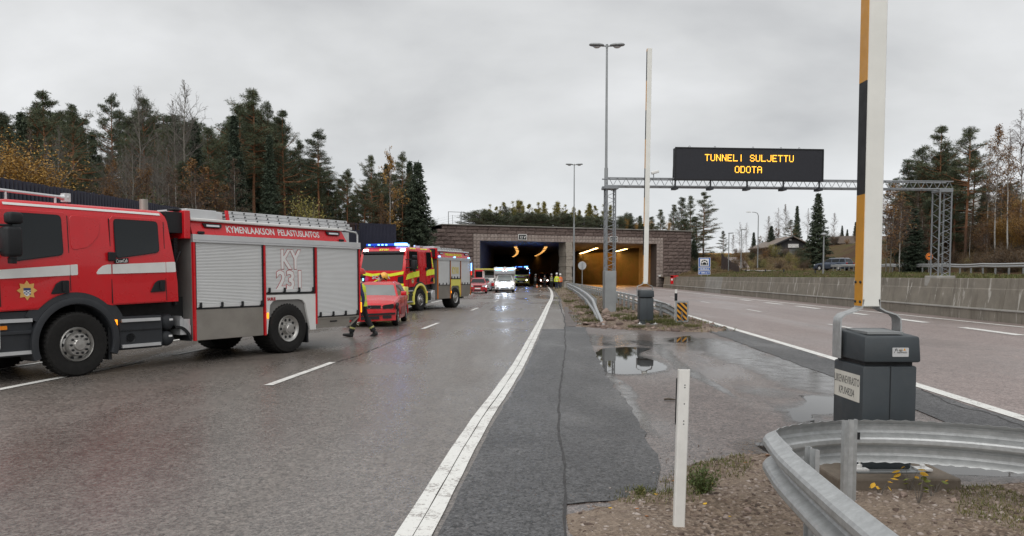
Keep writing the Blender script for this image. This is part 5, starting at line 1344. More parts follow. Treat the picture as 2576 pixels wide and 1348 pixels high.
        q = b + di * .03 * s + fwd * .035 * s; mb.tube([q, q + fwd * .03 * s + di * .03 * s, q + fwd * .03 * s + di * .065 * s - side * .01], [.013 * s, .012 * s, .010 * s], 6)
        mb.build('glove', M_BLKC if helmet else M_SKIN, r, smooth=60)
    for (hip, kn, an) in legs:
        lg = (an - kn).normalized(); fw = Vector((-lg.z, 0, lg.x * .8)).normalized(); dn = Vector((lg.x * .8, 0, lg.z)).normalized(); mb = MB(); vs = []
        for k, (x_, w_, h0, h1) in enumerate(((-.075, .030, .055, .10), (-.06, .046, .0, .13), (.0, .048, .0, .13), (.05, .048, .0, .095), (.13, .055, .0, .075), (.185, .045, .0, .06), (.205, .020, .015, .04))):
            c = an + fw * x_ + dn * .095
            for (yy, hh) in ((-w_, h0), (w_, h0), (w_ * .8, h1), (-w_ * .8, h1)): vs.append(loc3(c + Vector((0, yy, 0)) - dn * hh))
        mb.add(vs, [(i * 4 + j, i * 4 + (j + 1) % 4, i * 4 + 4 + (j + 1) % 4, i * 4 + 4 + j) for i in range(6) for j in range(4)] + [(3, 2, 1, 0), (24, 25, 26, 27)]); mb.build('boot', M_BOOT, r, bevel=.008, smooth=50)
    H = loc3(head); fdir = Vector((math.cos(R(lean + pose.get('nod', 0))), 0, -math.sin(R(lean + pose.get('nod', 0))))); hu = (head - neck).normalized()
    M = Matrix((fdir, Vector((0, 1, 0)), hu)).transposed().to_4x4(); M.translation = H
    # face
    mb = MB(); mb.add([M @ Vector(q) for q in [(.098 * s, -.015 * s, -.03 * s), (.098 * s, .015 * s, -.03 * s), (.098 * s, 0, .03 * s), (.128 * s, 0, -.025 * s)]], [(0, 1, 3), (1, 2, 3), (2, 0, 3)])
    for y in (-.035, .035): mb.cbox((.094 * s, y * s, .03 * s), (.018 * s, .026 * s, .012 * s), 1, M)
    mb.cbox((.090 * s, 0, -.062 * s), (.02 * s, .05 * s, .010 * s), 1, M)
    for y in (-.092, .092): mb.cbox((0, y * s, .0), (.045 * s, .018 * s, .06 * s), 0, M)
    mb.build('face', [M_SKIN, M_DARKU], r)
    if helmet:
        mb = MB(); T = M @ Matrix.Translation((-.005 * s, 0, .035 * s)) @ Matrix.Diagonal((1.12, .95, 1, 1))
        mb.lathe([(.155 * s, -.035 * s), (.138 * s, -.03 * s), (.138 * s, .02 * s), (.125 * s, .075 * s), (.09 * s, .115 * s), (.045 * s, .135 * s), (0, .14 * s)], 20, T)
        hm = mb.build('helmet', helmet, r, smooth=40)
        if gear:
            mb = MB(); mb.tube([M @ Vector((.15 * math.cos(w) * s, .132 * math.sin(w) * s, .03 * s)) for w in np.linspace(-1.2, 1.2, 9)], .022 * s, 6); mb.build('visor', M_DARKU, hm)
            mb = MB(); mb.tube([M @ Vector((.12 * math.cos(w) * s, .118 * math.sin(w) * s, -.07 * s)) for w in np.linspace(1.6, 4.7, 9)], .035 * s, 6); mb.build('neck_guard', M_BLKC, hm)
        else:
            mb = MB(); mb.tube([M @ Vector((.02 * s, .105 * math.cos(w) * s, -.02 * s + .12 * math.sin(w) * s)) for w in np.linspace(PI, 2 * PI, 9)], .008 * s, 5); mb.build('chin_strap', M_BLK, hm)
    else:
        mb = MB(); mb.lathe([(.10 * s, -.02 * s), (.108 * s, .03 * s), (.09 * s, .09 * s), (.045 * s, .12 * s), (0, .125 * s)], 16, M); mb.build('hair', M_BLK, r, smooth=50)
    # vest and reflective bands wrap the torso
    def shell(t0, t1, grow, m, nm_, par):
        mb = MB(); vs = []; n = 20; ks = np.linspace(t0, t1, 7)
        fw = Vector((up.z, 0, -up.x))
        for k in ks:
            c = up * float(k); a = float(np.interp(k, [-.12, .1, .30, .44, .50], [.175, .165, .20, .215, .15])) + grow; b = float(np.interp(k, [-.12, .1, .30, .44, .50], [.145, .13, .135, .135, .09])) + grow
            for i in range(n): w = 2 * PI * i / n; vs.append(loc3(c + Vector((0, 1, 0)) * (a * math.sin(w)) + fw * (b * math.cos(w))))
        fs = [(i * n + j, i * n + (j + 1) % n, (i + 1) * n + (j + 1) % n, (i + 1) * n + j) for i in range(6) for j in range(n)]
        mb.add(vs, fs); return mb.build(nm_, m, par, smooth=60)
    vt = shell(-.10, .50, .0, vest or jacket, 'vest', r)
    for k in (.03, .22): shell(k, k + .055, .006, bands, 'reflective_band', vt)
    for (hip, kn, an) in legs:
        for k in ((.25,) if not gear else (.30, .38)):
            p = an + (kn - an) * (k); q = an + (kn - an) * (k + .12 * (.5 if gear else .6))
            mb = MB(); mb.tube([loc3(p), loc3(q)], .073 * s, 14); mb.build('trouser_band', bands, r, smooth=60)
        # wide turnout trouser leg over the boot
        mb = MB(); mb.tube([loc3(kn), loc3(kn + (an - kn) * .45), loc3(kn + (an - kn) * .88)], [.078 * s, .070 * s, .076 * s], 14); mb.build('trouser_leg', trousers, r, smooth=60)
    return r
walk = figure('firefighter in black turnout trousers and yellow vest walking behind the near fire engine', (-4.07, 21.6, .004), R(186), 1.80,
       dict(lean=4, legs=((24, 8), (-16, 12)), arms=((-18, 25, 8), (22, 30, 8))), M_NAVY, M_BLKC, mk('helmet_red', (.45, .02, .02), .3), M_HIVIS, bands=M_REFY, gear=True)
bend = figure('firefighter with a yellow helmet bending over behind the crashed red car', (-5.35, 30.2, .004), R(-8), 1.86,
       dict(lean=34, nod=22, legs=((18, 22), (4, 14)), arms=((40, 20, 10), (35, 30, 10))), M_BLKC, M_BLKC, mk('helmet_yellow', (.80, .42, .05), .3, coat=.4), None, gear=True, bands=M_REFY)
mb = MB(); mb.sweep([Vector((.10, .13, 1.30)), Vector((.20, .16, 1.42)), Vector((.33, .12, 1.50))], [(-.07, -.02), (.07, -.02), (.07, .02), (-.07, .02)]); mb.build('shoulder_panel', M_HIVIS, bend, bevel=.01)
mb = MB(); mb.sweep([Vector((.10, -.13, 1.30)), Vector((.20, -.18, 1.42)), Vector((.33, -.14, 1.50))], [(-.07, -.02), (.07, -.02), (.07, .02), (-.07, .02)]); mb.build('shoulder_panel', M_HIVIS, bend, bevel=.01)
HW = mk('helmet_white', (.75, .75, .74), .3)
figure('worker in yellow jacket and white helmet standing at the tunnel edge', (5.5, 98, .004), R(-86), 1.92, dict(legs=((4, 3), (-4, 3)), arms=((6, 16, 14), (-4, 20, 14))), M_HIVIS, M_JEANS, HW, M_HIVIS)
figure('worker in orange vest and white helmet beside the yellow jacketed one', (6.02, 99.4, .004), R(-100), 1.84, dict(legs=((10, 6), (-8, 6)), arms=((12, 20, 8), (-12, 20, 8))), M_HIVISO, M_JEANS, HW, M_HIVISO)
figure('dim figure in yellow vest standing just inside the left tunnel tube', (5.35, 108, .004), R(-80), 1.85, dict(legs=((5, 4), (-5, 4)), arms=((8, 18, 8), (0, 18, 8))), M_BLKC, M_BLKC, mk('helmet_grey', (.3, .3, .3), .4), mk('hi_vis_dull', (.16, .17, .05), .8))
figure('dark clad responder further inside the left tunnel tube', (4.75, 116, .004), R(-95), 1.8, dict(legs=((6, 4), (-6, 4)), arms=((10, 18, 8), (0, 18, 8))), M_BLKC, M_BLKC, None, M_BLKC)
figure('firefighter in dark gear working beside the fire engine in the tunnel', (3.35, 116, .004), R(-60), 1.85, dict(lean=12, legs=((14, 10), (-6, 8)), arms=((30, 40, 10), (20, 30, 10))), M_BLKC, M_BLKC, mk('helmet_grey', (.3, .3, .3), .4), M_BLKC, gear=True)
cone = thing('traffic_cone', 'small orange traffic cone at the tunnel firefighter\'s feet', 'cone', (3.5, 112, .004))
mb = MB(); mb.lathe([(0, .48), (.03, .48), (.14, .03), (.14, .0)], 14); mb.build('cone_body', M_HIVISO, cone, smooth=50)
mb = MB(); mb.box((-.18, -.18, 0), (.18, .18, .03)); mb.build('base', M_BLK, cone)
mb = MB(); mb.lathe([(.078, .30), (.105, .20)], 14); mb.build('white_band', M_PAPER, cone)
# ================================================================== ROADSIDE FURNITURE
M_GALV = mk('galvanised_steel', (.44, .455, .46), .44, .45, var=.20, vs=16, dirt=.22, dcol=(.30, .295, .28), bump=.15, bs=60)
M_GALVD = mk('weathered_zinc', (.30, .315, .32), .5, .5, var=.2, vs=1.5)
M_GALVT = mk('zinc_truss', (.25, .265, .28), .5, .5, var=.15)
M_WPOST = mk('white_post_plastic', (.70, .69, .66), .45, var=.05, dirt=.18)
M_LED = emis('led_amber', (1.0, .46, .03), 2.6)
M_SIGNK = mk('sign_face_black', (.010, .011, .017), .55)
M_ORG = mk('boom_orange', (.60, .27, .018), .42, var=.12, dirt=.15)
M_BOOMW = mk('boom_white', (.72, .72, .68), .38, var=.06, dirt=.12, dcol=(.5, .49, .45))
M_CAB = mk('cabinet_dark_grey', (.042, .051, .058), .48, var=.14, dirt=.3, dcol=(.075, .078, .078), spec=.4)

BARU = MB().add([(math.cos(2 * PI * i / 6), math.sin(2 * PI * i / 6), z) for z in (0, 1) for i in range(6)], [(i, (i + 1) % 6, 6 + (i + 1) % 6, 6 + i) for i in range(6)] + [(5, 4, 3, 2, 1, 0), (6, 7, 8, 9, 10, 11)])
def bar_mesh(m):
    o = BARU.build('brace', m); me = o.data; bpy.data.objects.remove(o); return me
BARM = {}
def bar(parent, name, p, q, r, m):
    if m.name not in BARM: BARM[m.name] = bar_mesh(m)
    p, q = Vector(p), Vector(q); d = q - p
    o = bpy.data.objects.new(name, BARM[m.name]); o.location = p
    o.rotation_mode = 'QUATERNION'; o.rotation_quaternion = d.to_track_quat('Z', 'Y'); o.scale = (r, r, d.length)
    return link(o, parent)

# ---- concrete barrier along the right carriageway
cb = thing('concrete_barrier', 'long stained concrete barrier along the far side of the right carriageway', 'barrier', (0, 0, 0))
prof = [(0, -.1), (.0, .37), (-.035, .395), (-.035, .43), (.04, .45), (.145, 1.16), (.165, 1.18), (.20, 1.56), (.42, 1.56), (.46, -.1)]
ys = [6, 13.2, 20.8] + [28.4 + 7.7 * k for k in range(12)]
for i, (a, b) in enumerate(zip(ys, ys[1:])):
    b = min(b, 118.5)
    if b - a < 1: continue
    pts = [Vector((float(BX(y)), y, 0)) for y in np.linspace(a + .015, b - .015, 5)]
    mb = MB(); mb.sweep(pts, prof); sg = mb.build('barrier_segment', M_BARRL if 73 < a < 80 else M_BARR, cb, bevel=.012)
    mb = MB(); mb.sweep(pts, [(-.040, .396), (-.030, .438), (.036, .457), (.036, .449), (-.028, .428)]); mb.build('ledge_stripe', M_BARRL, sg)
mb = MB()
p0, p1_ = Vector((6.5, 97, 0)), pw(O2 + .5, -.15)
mid = thing('concrete_barrier', 'short pale concrete barrier leading to the pillar between the tubes', 'barrier', (0, 0, 0))
for i in range(3):
    a, b = p0.lerp(p1_, i / 3 + .003), p0.lerp(p1_, (i + 1) / 3 - .003)
    mb = MB(); mb.sweep([a, b], [(-.35, -.1), (-.35, .2), (-.14, .45), (-.12, .95), (.12, .95), (.14, .45), (.35, .2), (.35, -.1)]); mb.build('barrier_segment', M_BARRL, mid, bevel=.02)
# red hydrant box on the barrier
hp = thing('hydrant_box', 'red box with a white square fixed on the concrete barrier near the tunnel', 'box', (float(BX(102)) - .12, 102, .62))
mb = MB(); mb.box((-.35, -.1, 0), (.0, .1, 1.05)); mb.box((-.35, -.1, .82), (.62, .1, 1.1)); mb.build('cabinet', M_RED2, hp, bevel=.01)
mb = MB(); mb.box((-.30, -.112, .45), (-.10, -.101, .70)); mb.build('white_square', M_PAPER, hp)
# small white box on the right jamb
jb = MB(); jb.box((-.2, -.08, 0), (.2, 0, .25)); o = jb.build('junction_box', M_WHITE); o.location = pw(O4 + .5, -.09, 1.55); o.rotation_euler = (0, 0, PROT); tag(o, 'little white junction box on the right jamb of the tunnel', 'box')

# ---- guard rails of the island: two pipes on posts
POSTM = None
def pipe_rail(label, top, low, side, y0, y1, dy, group=None):
    r = thing('guard_rail', label, 'guard rail', (0, 0, 0), 0, group)
    for nm_, pts, rr in (('top_rail', top, .055), ('lower_rail', low, .05)):
        c = []
        n = len(pts)
        for (a, b) in zip(pts, pts[1:]):
            for j in range(5): c.append(Vector(a).lerp(Vector(b), j / 5))
        c.append(Vector(pts[-1])); mb = MB(); mb.tube(c, rr, 10); mb.build(nm_, M_GALV, r, smooth=60)
    xs_ = sorted([(q[1], q[0]) for q in top]); f_ = lambda y: float(np.interp(y, [q[0] for q in xs_], [q[1] for q in xs_])); fz = sorted([(q[1], q[2]) for q in top])
    me = None; y = y0
    while y < y1:
        if me is None:
            mb = MB(); mb.sweep([Vector((0, 0, -.3)), Vector((0, 0, .80))], [(-.05, -.03), (.05, -.03), (.05, -.024), (-.04, -.024), (-.04, .024), (.05, .024), (.05, .03), (-.05, .03)], up=Vector((0, 1, 0))); o = mb.build('post', M_GALVD, r); me = o.data
        else: o = inst(me, 'post', (0, 0, 0), 0, 1, r)
        o.location = (f_(y) + side * .11, y, float(np.interp(y, [q[0] for q in fz], [q[1] for q in fz])) - .75)
        y += dy
    return r
pipe_rail('grey pipe guard rail left on the gravel island, its end bent into the ground',
          [(2.98, 25.8, .03), (3.0, 28, .40), (3.04, 30, .75), (3.65, 39, .77), (4.45, 52.4, .77), (5.3, 69, .77), (5.97, 84, .77), (6.35, 92, .77), (6.6, 93.5, .77), (6.9, 93, .77)],
          [(3.1, 28.2, .02), (3.1, 30.4, .38), (3.1, 31.4, .47), (3.65, 39, .48), (4.45, 52.4, .48), (5.3, 69, .48), (5.97, 84, .48), (6.35, 92, .48), (6.6, 93.5, .48)], 1, 30.4, 92, 1.9)
rr_ = pipe_rail('grey pipe guard rail on the right edge of the gravel island behind the hazard panel',
          [(5.2, 26.2, .66), (5.22, 29, .74), (5.42, 35, .77), (5.75, 44, .77), (6.3, 55, .77), (6.9, 83, .77), (7.1, 95, .77)],
          [(5.2, 26.2, .42), (5.22, 29, .46), (5.42, 35, .48), (5.75, 44, .48), (6.3, 55, .48), (6.9, 83, .48), (7.1, 95, .48)], -1, 27.2, 95, 1.9)
mb = MB(); mb.sweep([Vector((5.32, 24.9, .38)), Vector((5.12, 26.6, .60)), Vector((5.08, 28.2, .62))], [(0, -.15), (.03, -.08), (0, 0), (.03, .08), (0, .15), (-.012, .15), (.018, .08), (-.012, 0), (.018, -.08), (-.012, -.15)]); mb.build('end_plate', M_GALVD, rr_)

# ---- W-beam guard rail in the foreground
wr = thing('guard_rail', 'big galvanised corrugated guard rail curving round in the near foreground', 'guard rail', (0, 0, 0))
wp_ = [(-.155, 0), (-.145, .010), (-.118, .066), (-.100, .078), (-.070, .078), (-.052, .066), (-.026, .010), (-.014, .002), (.014, .002), (.026, .010), (.052, .066), (.070, .078), (.100, .078), (.118, .066), (.145, .010), (.155, 0)]
prof = [(-x, z) for z, x in wp_] + [(-x + .007, z) for z, x in wp_[::-1]]
near = catmull([(1.46, -1.0, .445), (1.50, 1.0, .445), (1.55, 3.0, .445), (1.66, 4.55, .445), (1.745, 5.16, .445)], .12)
mb = MB(); mb.sweep([Vector(q) for q in near], prof); mb.build('rail_beam', M_GALV, wr, smooth=28)
backp = catmull([(1.705, 4.78, .445), (1.765, 5.22, .447), (1.80, 5.36, .447), (1.90, 5.49, .447), (2.10, 5.62, .447), (2.45, 5.74, .447), (2.95, 5.70, .447), (3.45, 5.46, .447), (4.0, 4.9, .447), (4.35, 4.2, .447), (4.5, 3.0, .447), (4.5, 0, .447)], .03)
bk = []; rng_ = np.random.default_rng(2)
mb = MB()
pf2 = [(-x - .009, z) for z, x in wp_] + [(-x - .003, z) for z, x in wp_[::-1]]
mb.sweep([Vector(q) for q in backp], pf2)
# rippled upper and lower rims where the beam was bent to the curve
nprof = len(pf2)
vv = []
for i, q in enumerate(mb.v):
    k, j = divmod(i, nprof); zz_ = pf2[j][1]
    ripple = .0045 * math.sin(k * 2.2) * (abs(zz_) / .155) ** 8 * (1 if k > 14 else 0)
    vv.append((q[0], q[1], q[2] + ripple * (1 if zz_ > 0 else -1)))
mb.v = vv
mb.build('rail_beam', M_GALV, wr, smooth=28)
for (x, y, z) in ((1.668, 5.07, .535), (1.640, 4.86, .535), (1.668, 5.07, .355), (1.640, 4.86, .355)):
    mb = MB(); mb.lathe([(0, .011), (.011, .009), (.017, .003), (.017, -.012)], 12, Matrix.Translation((x, y, z)) @ Matrix.Rotation(R(-90), 4, 'Y') @ Matrix.Rotation(0, 4, 'Z') @ Matrix.Diagonal((1, 1.25, 1, 1))); mb.build('bolt', M_GALVD, wr, smooth=50)
def sigma_post(x, y, rz, top=.62, bot=-.3):
    mb = MB(); pr = [(-.055, -.05), (-.03, -.05), (-.03, -.045), (-.05, -.045), (-.05, -.02), (-.03, .0), (-.05, .02), (-.05, .045), (-.03, .045), (-.03, .05), (-.055, .05), (-.055, .02), (-.037, .0), (-.055, -.02)]
    pr = [(px * 1.1 + .05, pz * 1.25) for px, pz in pr]
    mb.sweep([Vector((0, 0, bot)), Vector((0, 0, top))], pr, up=Vector((0, 1, 0))); o = mb.build('post', M_GALV, wr); o.location = (x, y, 0); o.rotation_euler = (0, 0, rz); return o
sp = sigma_post(1.80, 4.72, R(8)); sigma_post(2.375, 5.55, R(-65), .64); sigma_post(1.66, 2.95, R(4)); sigma_post(3.8, 4.85, R(-135)); sigma_post(1.6, 1.0, 0)
mb = MB(); mb.box((2.40, 5.476, .515), (2.416, 5.486, .565)); mb.build('post_slot', M_BLK, wr)

# ---- raised barrier booms
def boom_gate(label, loc, near=False):
    r = thing('boom_barrier', label, 'barrier', loc, 0, 'raised barrier booms')
    mb = MB(); mb.box((-.47, -.21, -.3), (.46, .95, .13)); mb.build('plinth', M_PLINTH, r, bevel=.018, seg=2)
    mb = MB(); mb.box((-.26, -.06, .13), (.26, .66, .145)); bp = mb.build('base_plate', M_GALVD, r, bevel=.003)
    for x in (-.22, .27):
        mb = MB(); mb.box((x - .055, -.05, .146), (x + .055, .06, .160)); mb.lathe([(.02, 0), (.02, .025), (.008, .03), (.008, .055), (0, .055)], 8, Matrix.Translation((x, .0, .16))); mb.build('anchor_bolt', M_PAPER, bp)
    mb = MB(); mb.box((-.195, .02, .145), (.195, .55, .24)); mb.box((-.21, .0, .24), (.21, .56, .955)); body = mb.build('cabinet', M_CAB, r, bevel=.018, smooth=40, seg=2)
    mb = MB(); mb.box((.0, -.0035, .25), (.006, .01, .95)); mb.build('cabinet_seam', M_BLK, body)
    mb = MB(); mb.box((-.185, .03, .955), (.185, .54, .985)); mb.build('neck', M_BLK, body)
    mb = MB(); vs = [(-.215, -.03, .985), (.225, -.03, .985), (.225, .57, .985), (-.215, .57, .985), (-.21, -.02, 1.185), (.215, -.02, 1.185), (.215, .56, 1.215), (-.21, .56, 1.215)]
    mb.add(vs, [(0, 3, 2, 1), (4, 5, 6, 7), (0, 1, 5, 4), (1, 2, 6, 5), (2, 3, 7, 6), (3, 0, 4, 7)]); head = mb.build('head', M_CAB, r, bevel=.018, smooth=40, seg=2)
    mb = MB(); mb.box((-.16, .05, 1.197), (.12, .45, 1.216)); mb.build('top_plate', M_GALVD, head)
    # fork of two bent straps that carries the boom
    for sgn in (-1, 1):
        x0 = sgn * .245; p = [(x0, .42, .98), (x0, .42, 1.26), (x0 * .98, .42, 1.305), (x0 * .86, .42, 1.335), (x0 * .48, .42, 1.365), (x0 * .30, .42, 1.39), (x0 * .26, .42, 1.46)]
        mb = MB(); n = len(p); vs = []
        for i, q in enumerate(p):
            d = (Vector(p[min(i + 1, n - 1)]) - Vector(p[max(i - 1, 0)])).normalized(); nn = Vector((d.z, 0, -d.x)) * .006
            for (yy, s_) in ((-.075, -1), (.075, -1), (.075, 1), (-.075, 1)): vs.append((q[0] + nn.x * s_, q[1] + yy, q[2] + nn.z * s_))
        fs = [(i * 4 + j, i * 4 + (j + 1) % 4, i * 4 + 4 + (j + 1) % 4, i * 4 + 4 + j) for i in range(n - 1) for j in range(4)] + [(3, 2, 1, 0), tuple(range(4 * n - 4, 4 * n))]
        mb.add(vs, fs); mb.build('fork_arm', M_GALV, r, smooth=50)
    mb = MB(); mb.box((-.072, .345, 1.40), (.075, .495, 8.75)); bo = mb.build('boom', M_BOOMW, r, bevel=.006)
    z = 1.405; k = 0
    while z < 8.7:
        z1 = min(z + .905, 8.74); mb = MB(); mb.box((-.0775, .348, z), (-.0725, .492, z1)); mb.build('reflective_panel', M_ORG if k % 2 == 0 else M_BLK, bo); z = z1 + .002; k += 1
    for zz_ in (1.44, 1.60):
        for y in (.375, .465):
            mb = MB(); mb.lathe([(0, .012), (.010, .010), (.012, 0)], 8, Matrix.Translation((-.078, y, zz_)) @ Matrix.Rotation(R(-90), 4, 'Y')); mb.build('bolt', M_BLKG, bo)
    if near:
        lp = M_PAPER
        mb = MB(); mb.box((-.2125, .05, .66), (-.2102, .53, .875)); lb = mb.build('label_plate', mk('label_cream', (.66, .64, .58), .5), r)
        tm = mk('label_ink', (.06, .06, .06), .6)
        text('label_text', 'LIIKENNEVIRASTO', tm, frame((-.2128, .29, .812), (0, -1, 0), (0, 0, 1)), lb, size=.09, width=.47, ext=.0005)
        text('label_text', 'KPU048204', tm, frame((-.2128, .29, .72), (0, -1, 0), (0, 0, 1)), lb, size=.09, width=.29, ext=.0005)
        mb = MB(); mb.prism(rect(-.0, 1.03, .125, 1.10, .006), lambda u, v, w: (u, -.0275 - w, v), -.004, .003); pl = mb.build('maker_plate', M_ALU, head)
        text('maker_text', 'ba', tm, frame((.03, -.0315, 1.085), (1, 0, 0), (0, 0, 1)), pl, size=.022, width=.022, ext=.0004)
        text('maker_text', 'barmatic', tm, frame((.075, -.0315, 1.065), (1, 0, 0), (0, 0, 1)), pl, size=.022, width=.075, ext=.0004)
        mb = MB(); mb.tube([(.012, -.0315, 1.06), (.032, -.0315, 1.095)], .0018, 5); mb.build('maker_slash', tm, pl)
        mb = MB(); mb.lathe([(0, .012), (.010, .010), (.012, 0)], 12, Matrix.Translation((.062, -.031, 1.083)) @ Matrix.Rotation(R(90), 4, 'X')); mb.build('lock', M_STEEL, pl)
        mb = MB(); mb.prism([(.082, 1.078), (.102, 1.078), (.092, 1.096)], lambda u, v, w: (u, -.031 - w, v), 0, .001); mb.build('warning_triangle', M_ORG, pl)
    return r
boom_gate('dark grey barrier cabinet and raised orange and white boom behind the foreground guard rail', (2.92, 6.12, 0), True)
fg_ = boom_gate('dark grey barrier cabinet with tall white raised boom on the gravel island tip', (4.22, 24.9, 0))
for o in KIDS[fg_.name]:
    if o.name.startswith('boom'): o.rotation_euler = (0, R(.5), 0)

# ---- gantry with the message sign
gt = thing('sign_gantry', 'grey lattice gantry spanning the right carriageway on two lattice towers', 'gantry', (0, 0, 0))
A0, A1 = Vector((4.02, 32.9, 0)), Vector((18.35, 34.2, 0)); gdir = (A1 - A0).normalized(); gn = Vector((-gdir.y, gdir.x, 0))
def lattice(base, z0, z1, hw_, nseg, legr=.03):
    cs = [base + gdir * (sx * hw_) + gn * (sy * hw_) for sx, sy in ((-1, -1), (1, -1), (1, 1), (-1, 1))]
    for c in cs: bar(gt, 'tower_leg', c + Vector((0, 0, z0)), c + Vector((0, 0, z1)), legr, M_GALVT)
    for k in range(nseg):
        za, zb_ = z0 + (z1 - z0) * k / nseg, z0 + (z1 - z0) * (k + 1) / nseg; zm = (za + zb_) / 2
        for f in (0, 1, 3):
            a, b = cs[f], cs[(f + 1) % 4]
            bar(gt, 'brace', a + Vector((0, 0, za)), b + Vector((0, 0, zm)), .012, M_GALVT); bar(gt, 'brace', b + Vector((0, 0, zm)), a + Vector((0, 0, zb_)), .012, M_GALVT)
lattice(A0, 1.7, 5.22, .19, 11)
lattice(A1, 1.62, 5.22, .26, 8, .035)
Mg = Matrix.Rotation(math.atan2(gdir.y, gdir.x), 4, 'Z')
mb = MB(); mb.box((-.235, -.235, -.1), (.235, .235, 1.86), 0, Matrix.Translation(A0) @ Mg); mb.build('tower_casing', M_GALVD, gt, bevel=.012)
mb = MB(); mb.box((-.26, -.26, -.1), (.26, .26, .03), 0, Matrix.Translation(A0) @ Mg); mb.build('base_plate', M_BLKG, gt)
mb = MB(); mb.box((-.42, -.45, 1.2), (.42, .45, 1.66), 0, Matrix.Translation(A1) @ Mg); mb.build('tower_foot', M_BARRL, gt, bevel=.03)
for A in (A0, A1):
    mb = MB(); mb.box((-.30, -.30, 5.19), (.30, .30, 5.30), 0, Matrix.Translation(A) @ Mg); mb.build('tower_cap', M_GALVT, gt, bevel=.01)
bz0, bz1, by = 5.32, 5.64, .24
S0, S1 = A0 - gdir * .28, A1 + gdir * .32; Lb = (S1 - S0).length
for s_ in (-1, 1):
    for z in (bz0, bz1): bar(gt, 'beam_chord', S0 + gn * (by * s_) + Vector((0, 0, z)), S1 + gn * (by * s_) + Vector((0, 0, z)), .036 if z == bz0 else .03, M_GALVT)
nb = 42
for k in range(nb):
    a, b, m = S0 + gdir * (Lb * k / nb), S0 + gdir * (Lb * (k + 1) / nb), S0 + gdir * (Lb * (k + .5) / nb)
    f = gn * -by
    bar(gt, 'brace', a + f + Vector((0, 0, bz0)), m + f + Vector((0, 0, bz1)), .012, M_GALVT); bar(gt, 'brace', m + f + Vector((0, 0, bz1)), b + f + Vector((0, 0, bz0)), .012, M_GALVT)
    if k % 2 == 0: bar(gt, 'brace', a - gn * by + Vector((0, 0, bz0)), b + gn * by + Vector((0, 0, bz0)), .011, M_GALVT)
ms = thing('message_sign', 'black electronic board with amber words TUNNELI SULJETTU ODOTA on the gantry', 'sign', A0 + gdir * 2.62 + gn * -.36 + Vector((0, 0, 5.58)), math.atan2(gdir.y, gdir.x))
SW, SH = 6.28, 1.30
mb = MB(); mb.box((0, 0, 0), (SW, .34, SH)); mb.build('sign_case', M_SIGNK, ms, bevel=.012)
mb = MB()
for (a, b) in (((-.015, -.02, SH - .03), (SW + .015, .0, SH + .02)), ((-.015, -.02, -.02), (SW + .015, .0, .03)), ((-.02, -.02, .03), (.03, .0, SH - .03)), ((SW - .03, -.02, .03), (SW + .02, .0, SH - .03))): mb.box(a, b)
mb.build('sign_frame', M_BLK, ms)
FONT = {'T': '11111 00100 00100 00100 00100 00100 00100', 'U': '10001 10001 10001 10001 10001 10001 01110', 'N': '10001 11001 11001 10101 10011 10011 10001', 'E': '11111 10000 10000 11110 10000 10000 11111',
        'L': '10000 10000 10000 10000 10000 10000 11111', 'I': '00100 00100 00100 00100 00100 00100 00100', 'S': '01110 10001 10000 01110 00001 10001 01110', 'J': '00001 00001 00001 00001 00001 10001 01110',
        'O': '01110 10001 10001 10001 10001 10001 01110', 'D': '11110 10001 10001 10001 10001 10001 11110', 'A': '01110 10001 10001 11111 10001 10001 10001'}
def leds(s, cx, ztop, par):
    pitch = .040; cw = .2385; x0 = cx - cw * len(s) / 2
    for n_, c in enumerate(s):
        if c == ' ': continue
        bits = FONT[c].replace(' ', ''); mb = MB()
        for i, bt_ in enumerate(bits[:35]):
            if bt_ == '1':
                rr, cc = divmod(i, 5); x = x0 + n_ * cw + cc * pitch; z = ztop - rr * pitch
                mb.box((x - .013, -.006, z - .017), (x + .013, .001, z + .017))
        mb.build('led_letter', M_LED, par)
leds('TUNNELI SULJETTU', 3.16, 1.03, ms); leds('ODOTA', 3.12, .56, ms)
for x in (.62, 1.69, 3.3, 4.5, 5.28):
    mb = MB(); mb.tube([Vector((x + .035 * math.cos(w), .1, SH + .05 + .035 * math.sin(w))) for w in np.linspace(0, 2 * PI, 13)], .008, 6); mb.build('lifting_eye', M_BLK, ms)
for x in (.02, 1.5, 3.05, 4.6, 6.15):
    mb = MB(); mb.box((x - .03, .02, -.34), (x + .03, .07, .0)); mb.box((x - .09, -.10, -.40), (x + .09, .35, -.30)); mb.build('bracket', M_BLKG, ms)
mb = MB(); mb.tube([(-.03, .1, 1.0), (-.06, .12, .4), (-.05, .2, -.2)], .012, 5); mb.build('cable', M_BLK, ms)
cc = thing('surveillance_camera', 'small white surveillance camera standing on the gantry beam', 'camera', S0 + gdir * 2.1 + Vector((0, 0, bz1 + .02)))
mb = MB(); mb.tube([(0, 0, 0), (0, 0, .16), (-.05, -.02, .2)], .02, 8); mb.build('mount', M_GALVD, cc)
mb = MB(); mb.box((-.10, -.07, -.055), (.22, .07, .055), 0, Matrix.Translation((0, 0, .24)) @ Matrix.Rotation(R(-14), 4, 'Y')); mb.build('housing', M_WHITE, cc, bevel=.02)

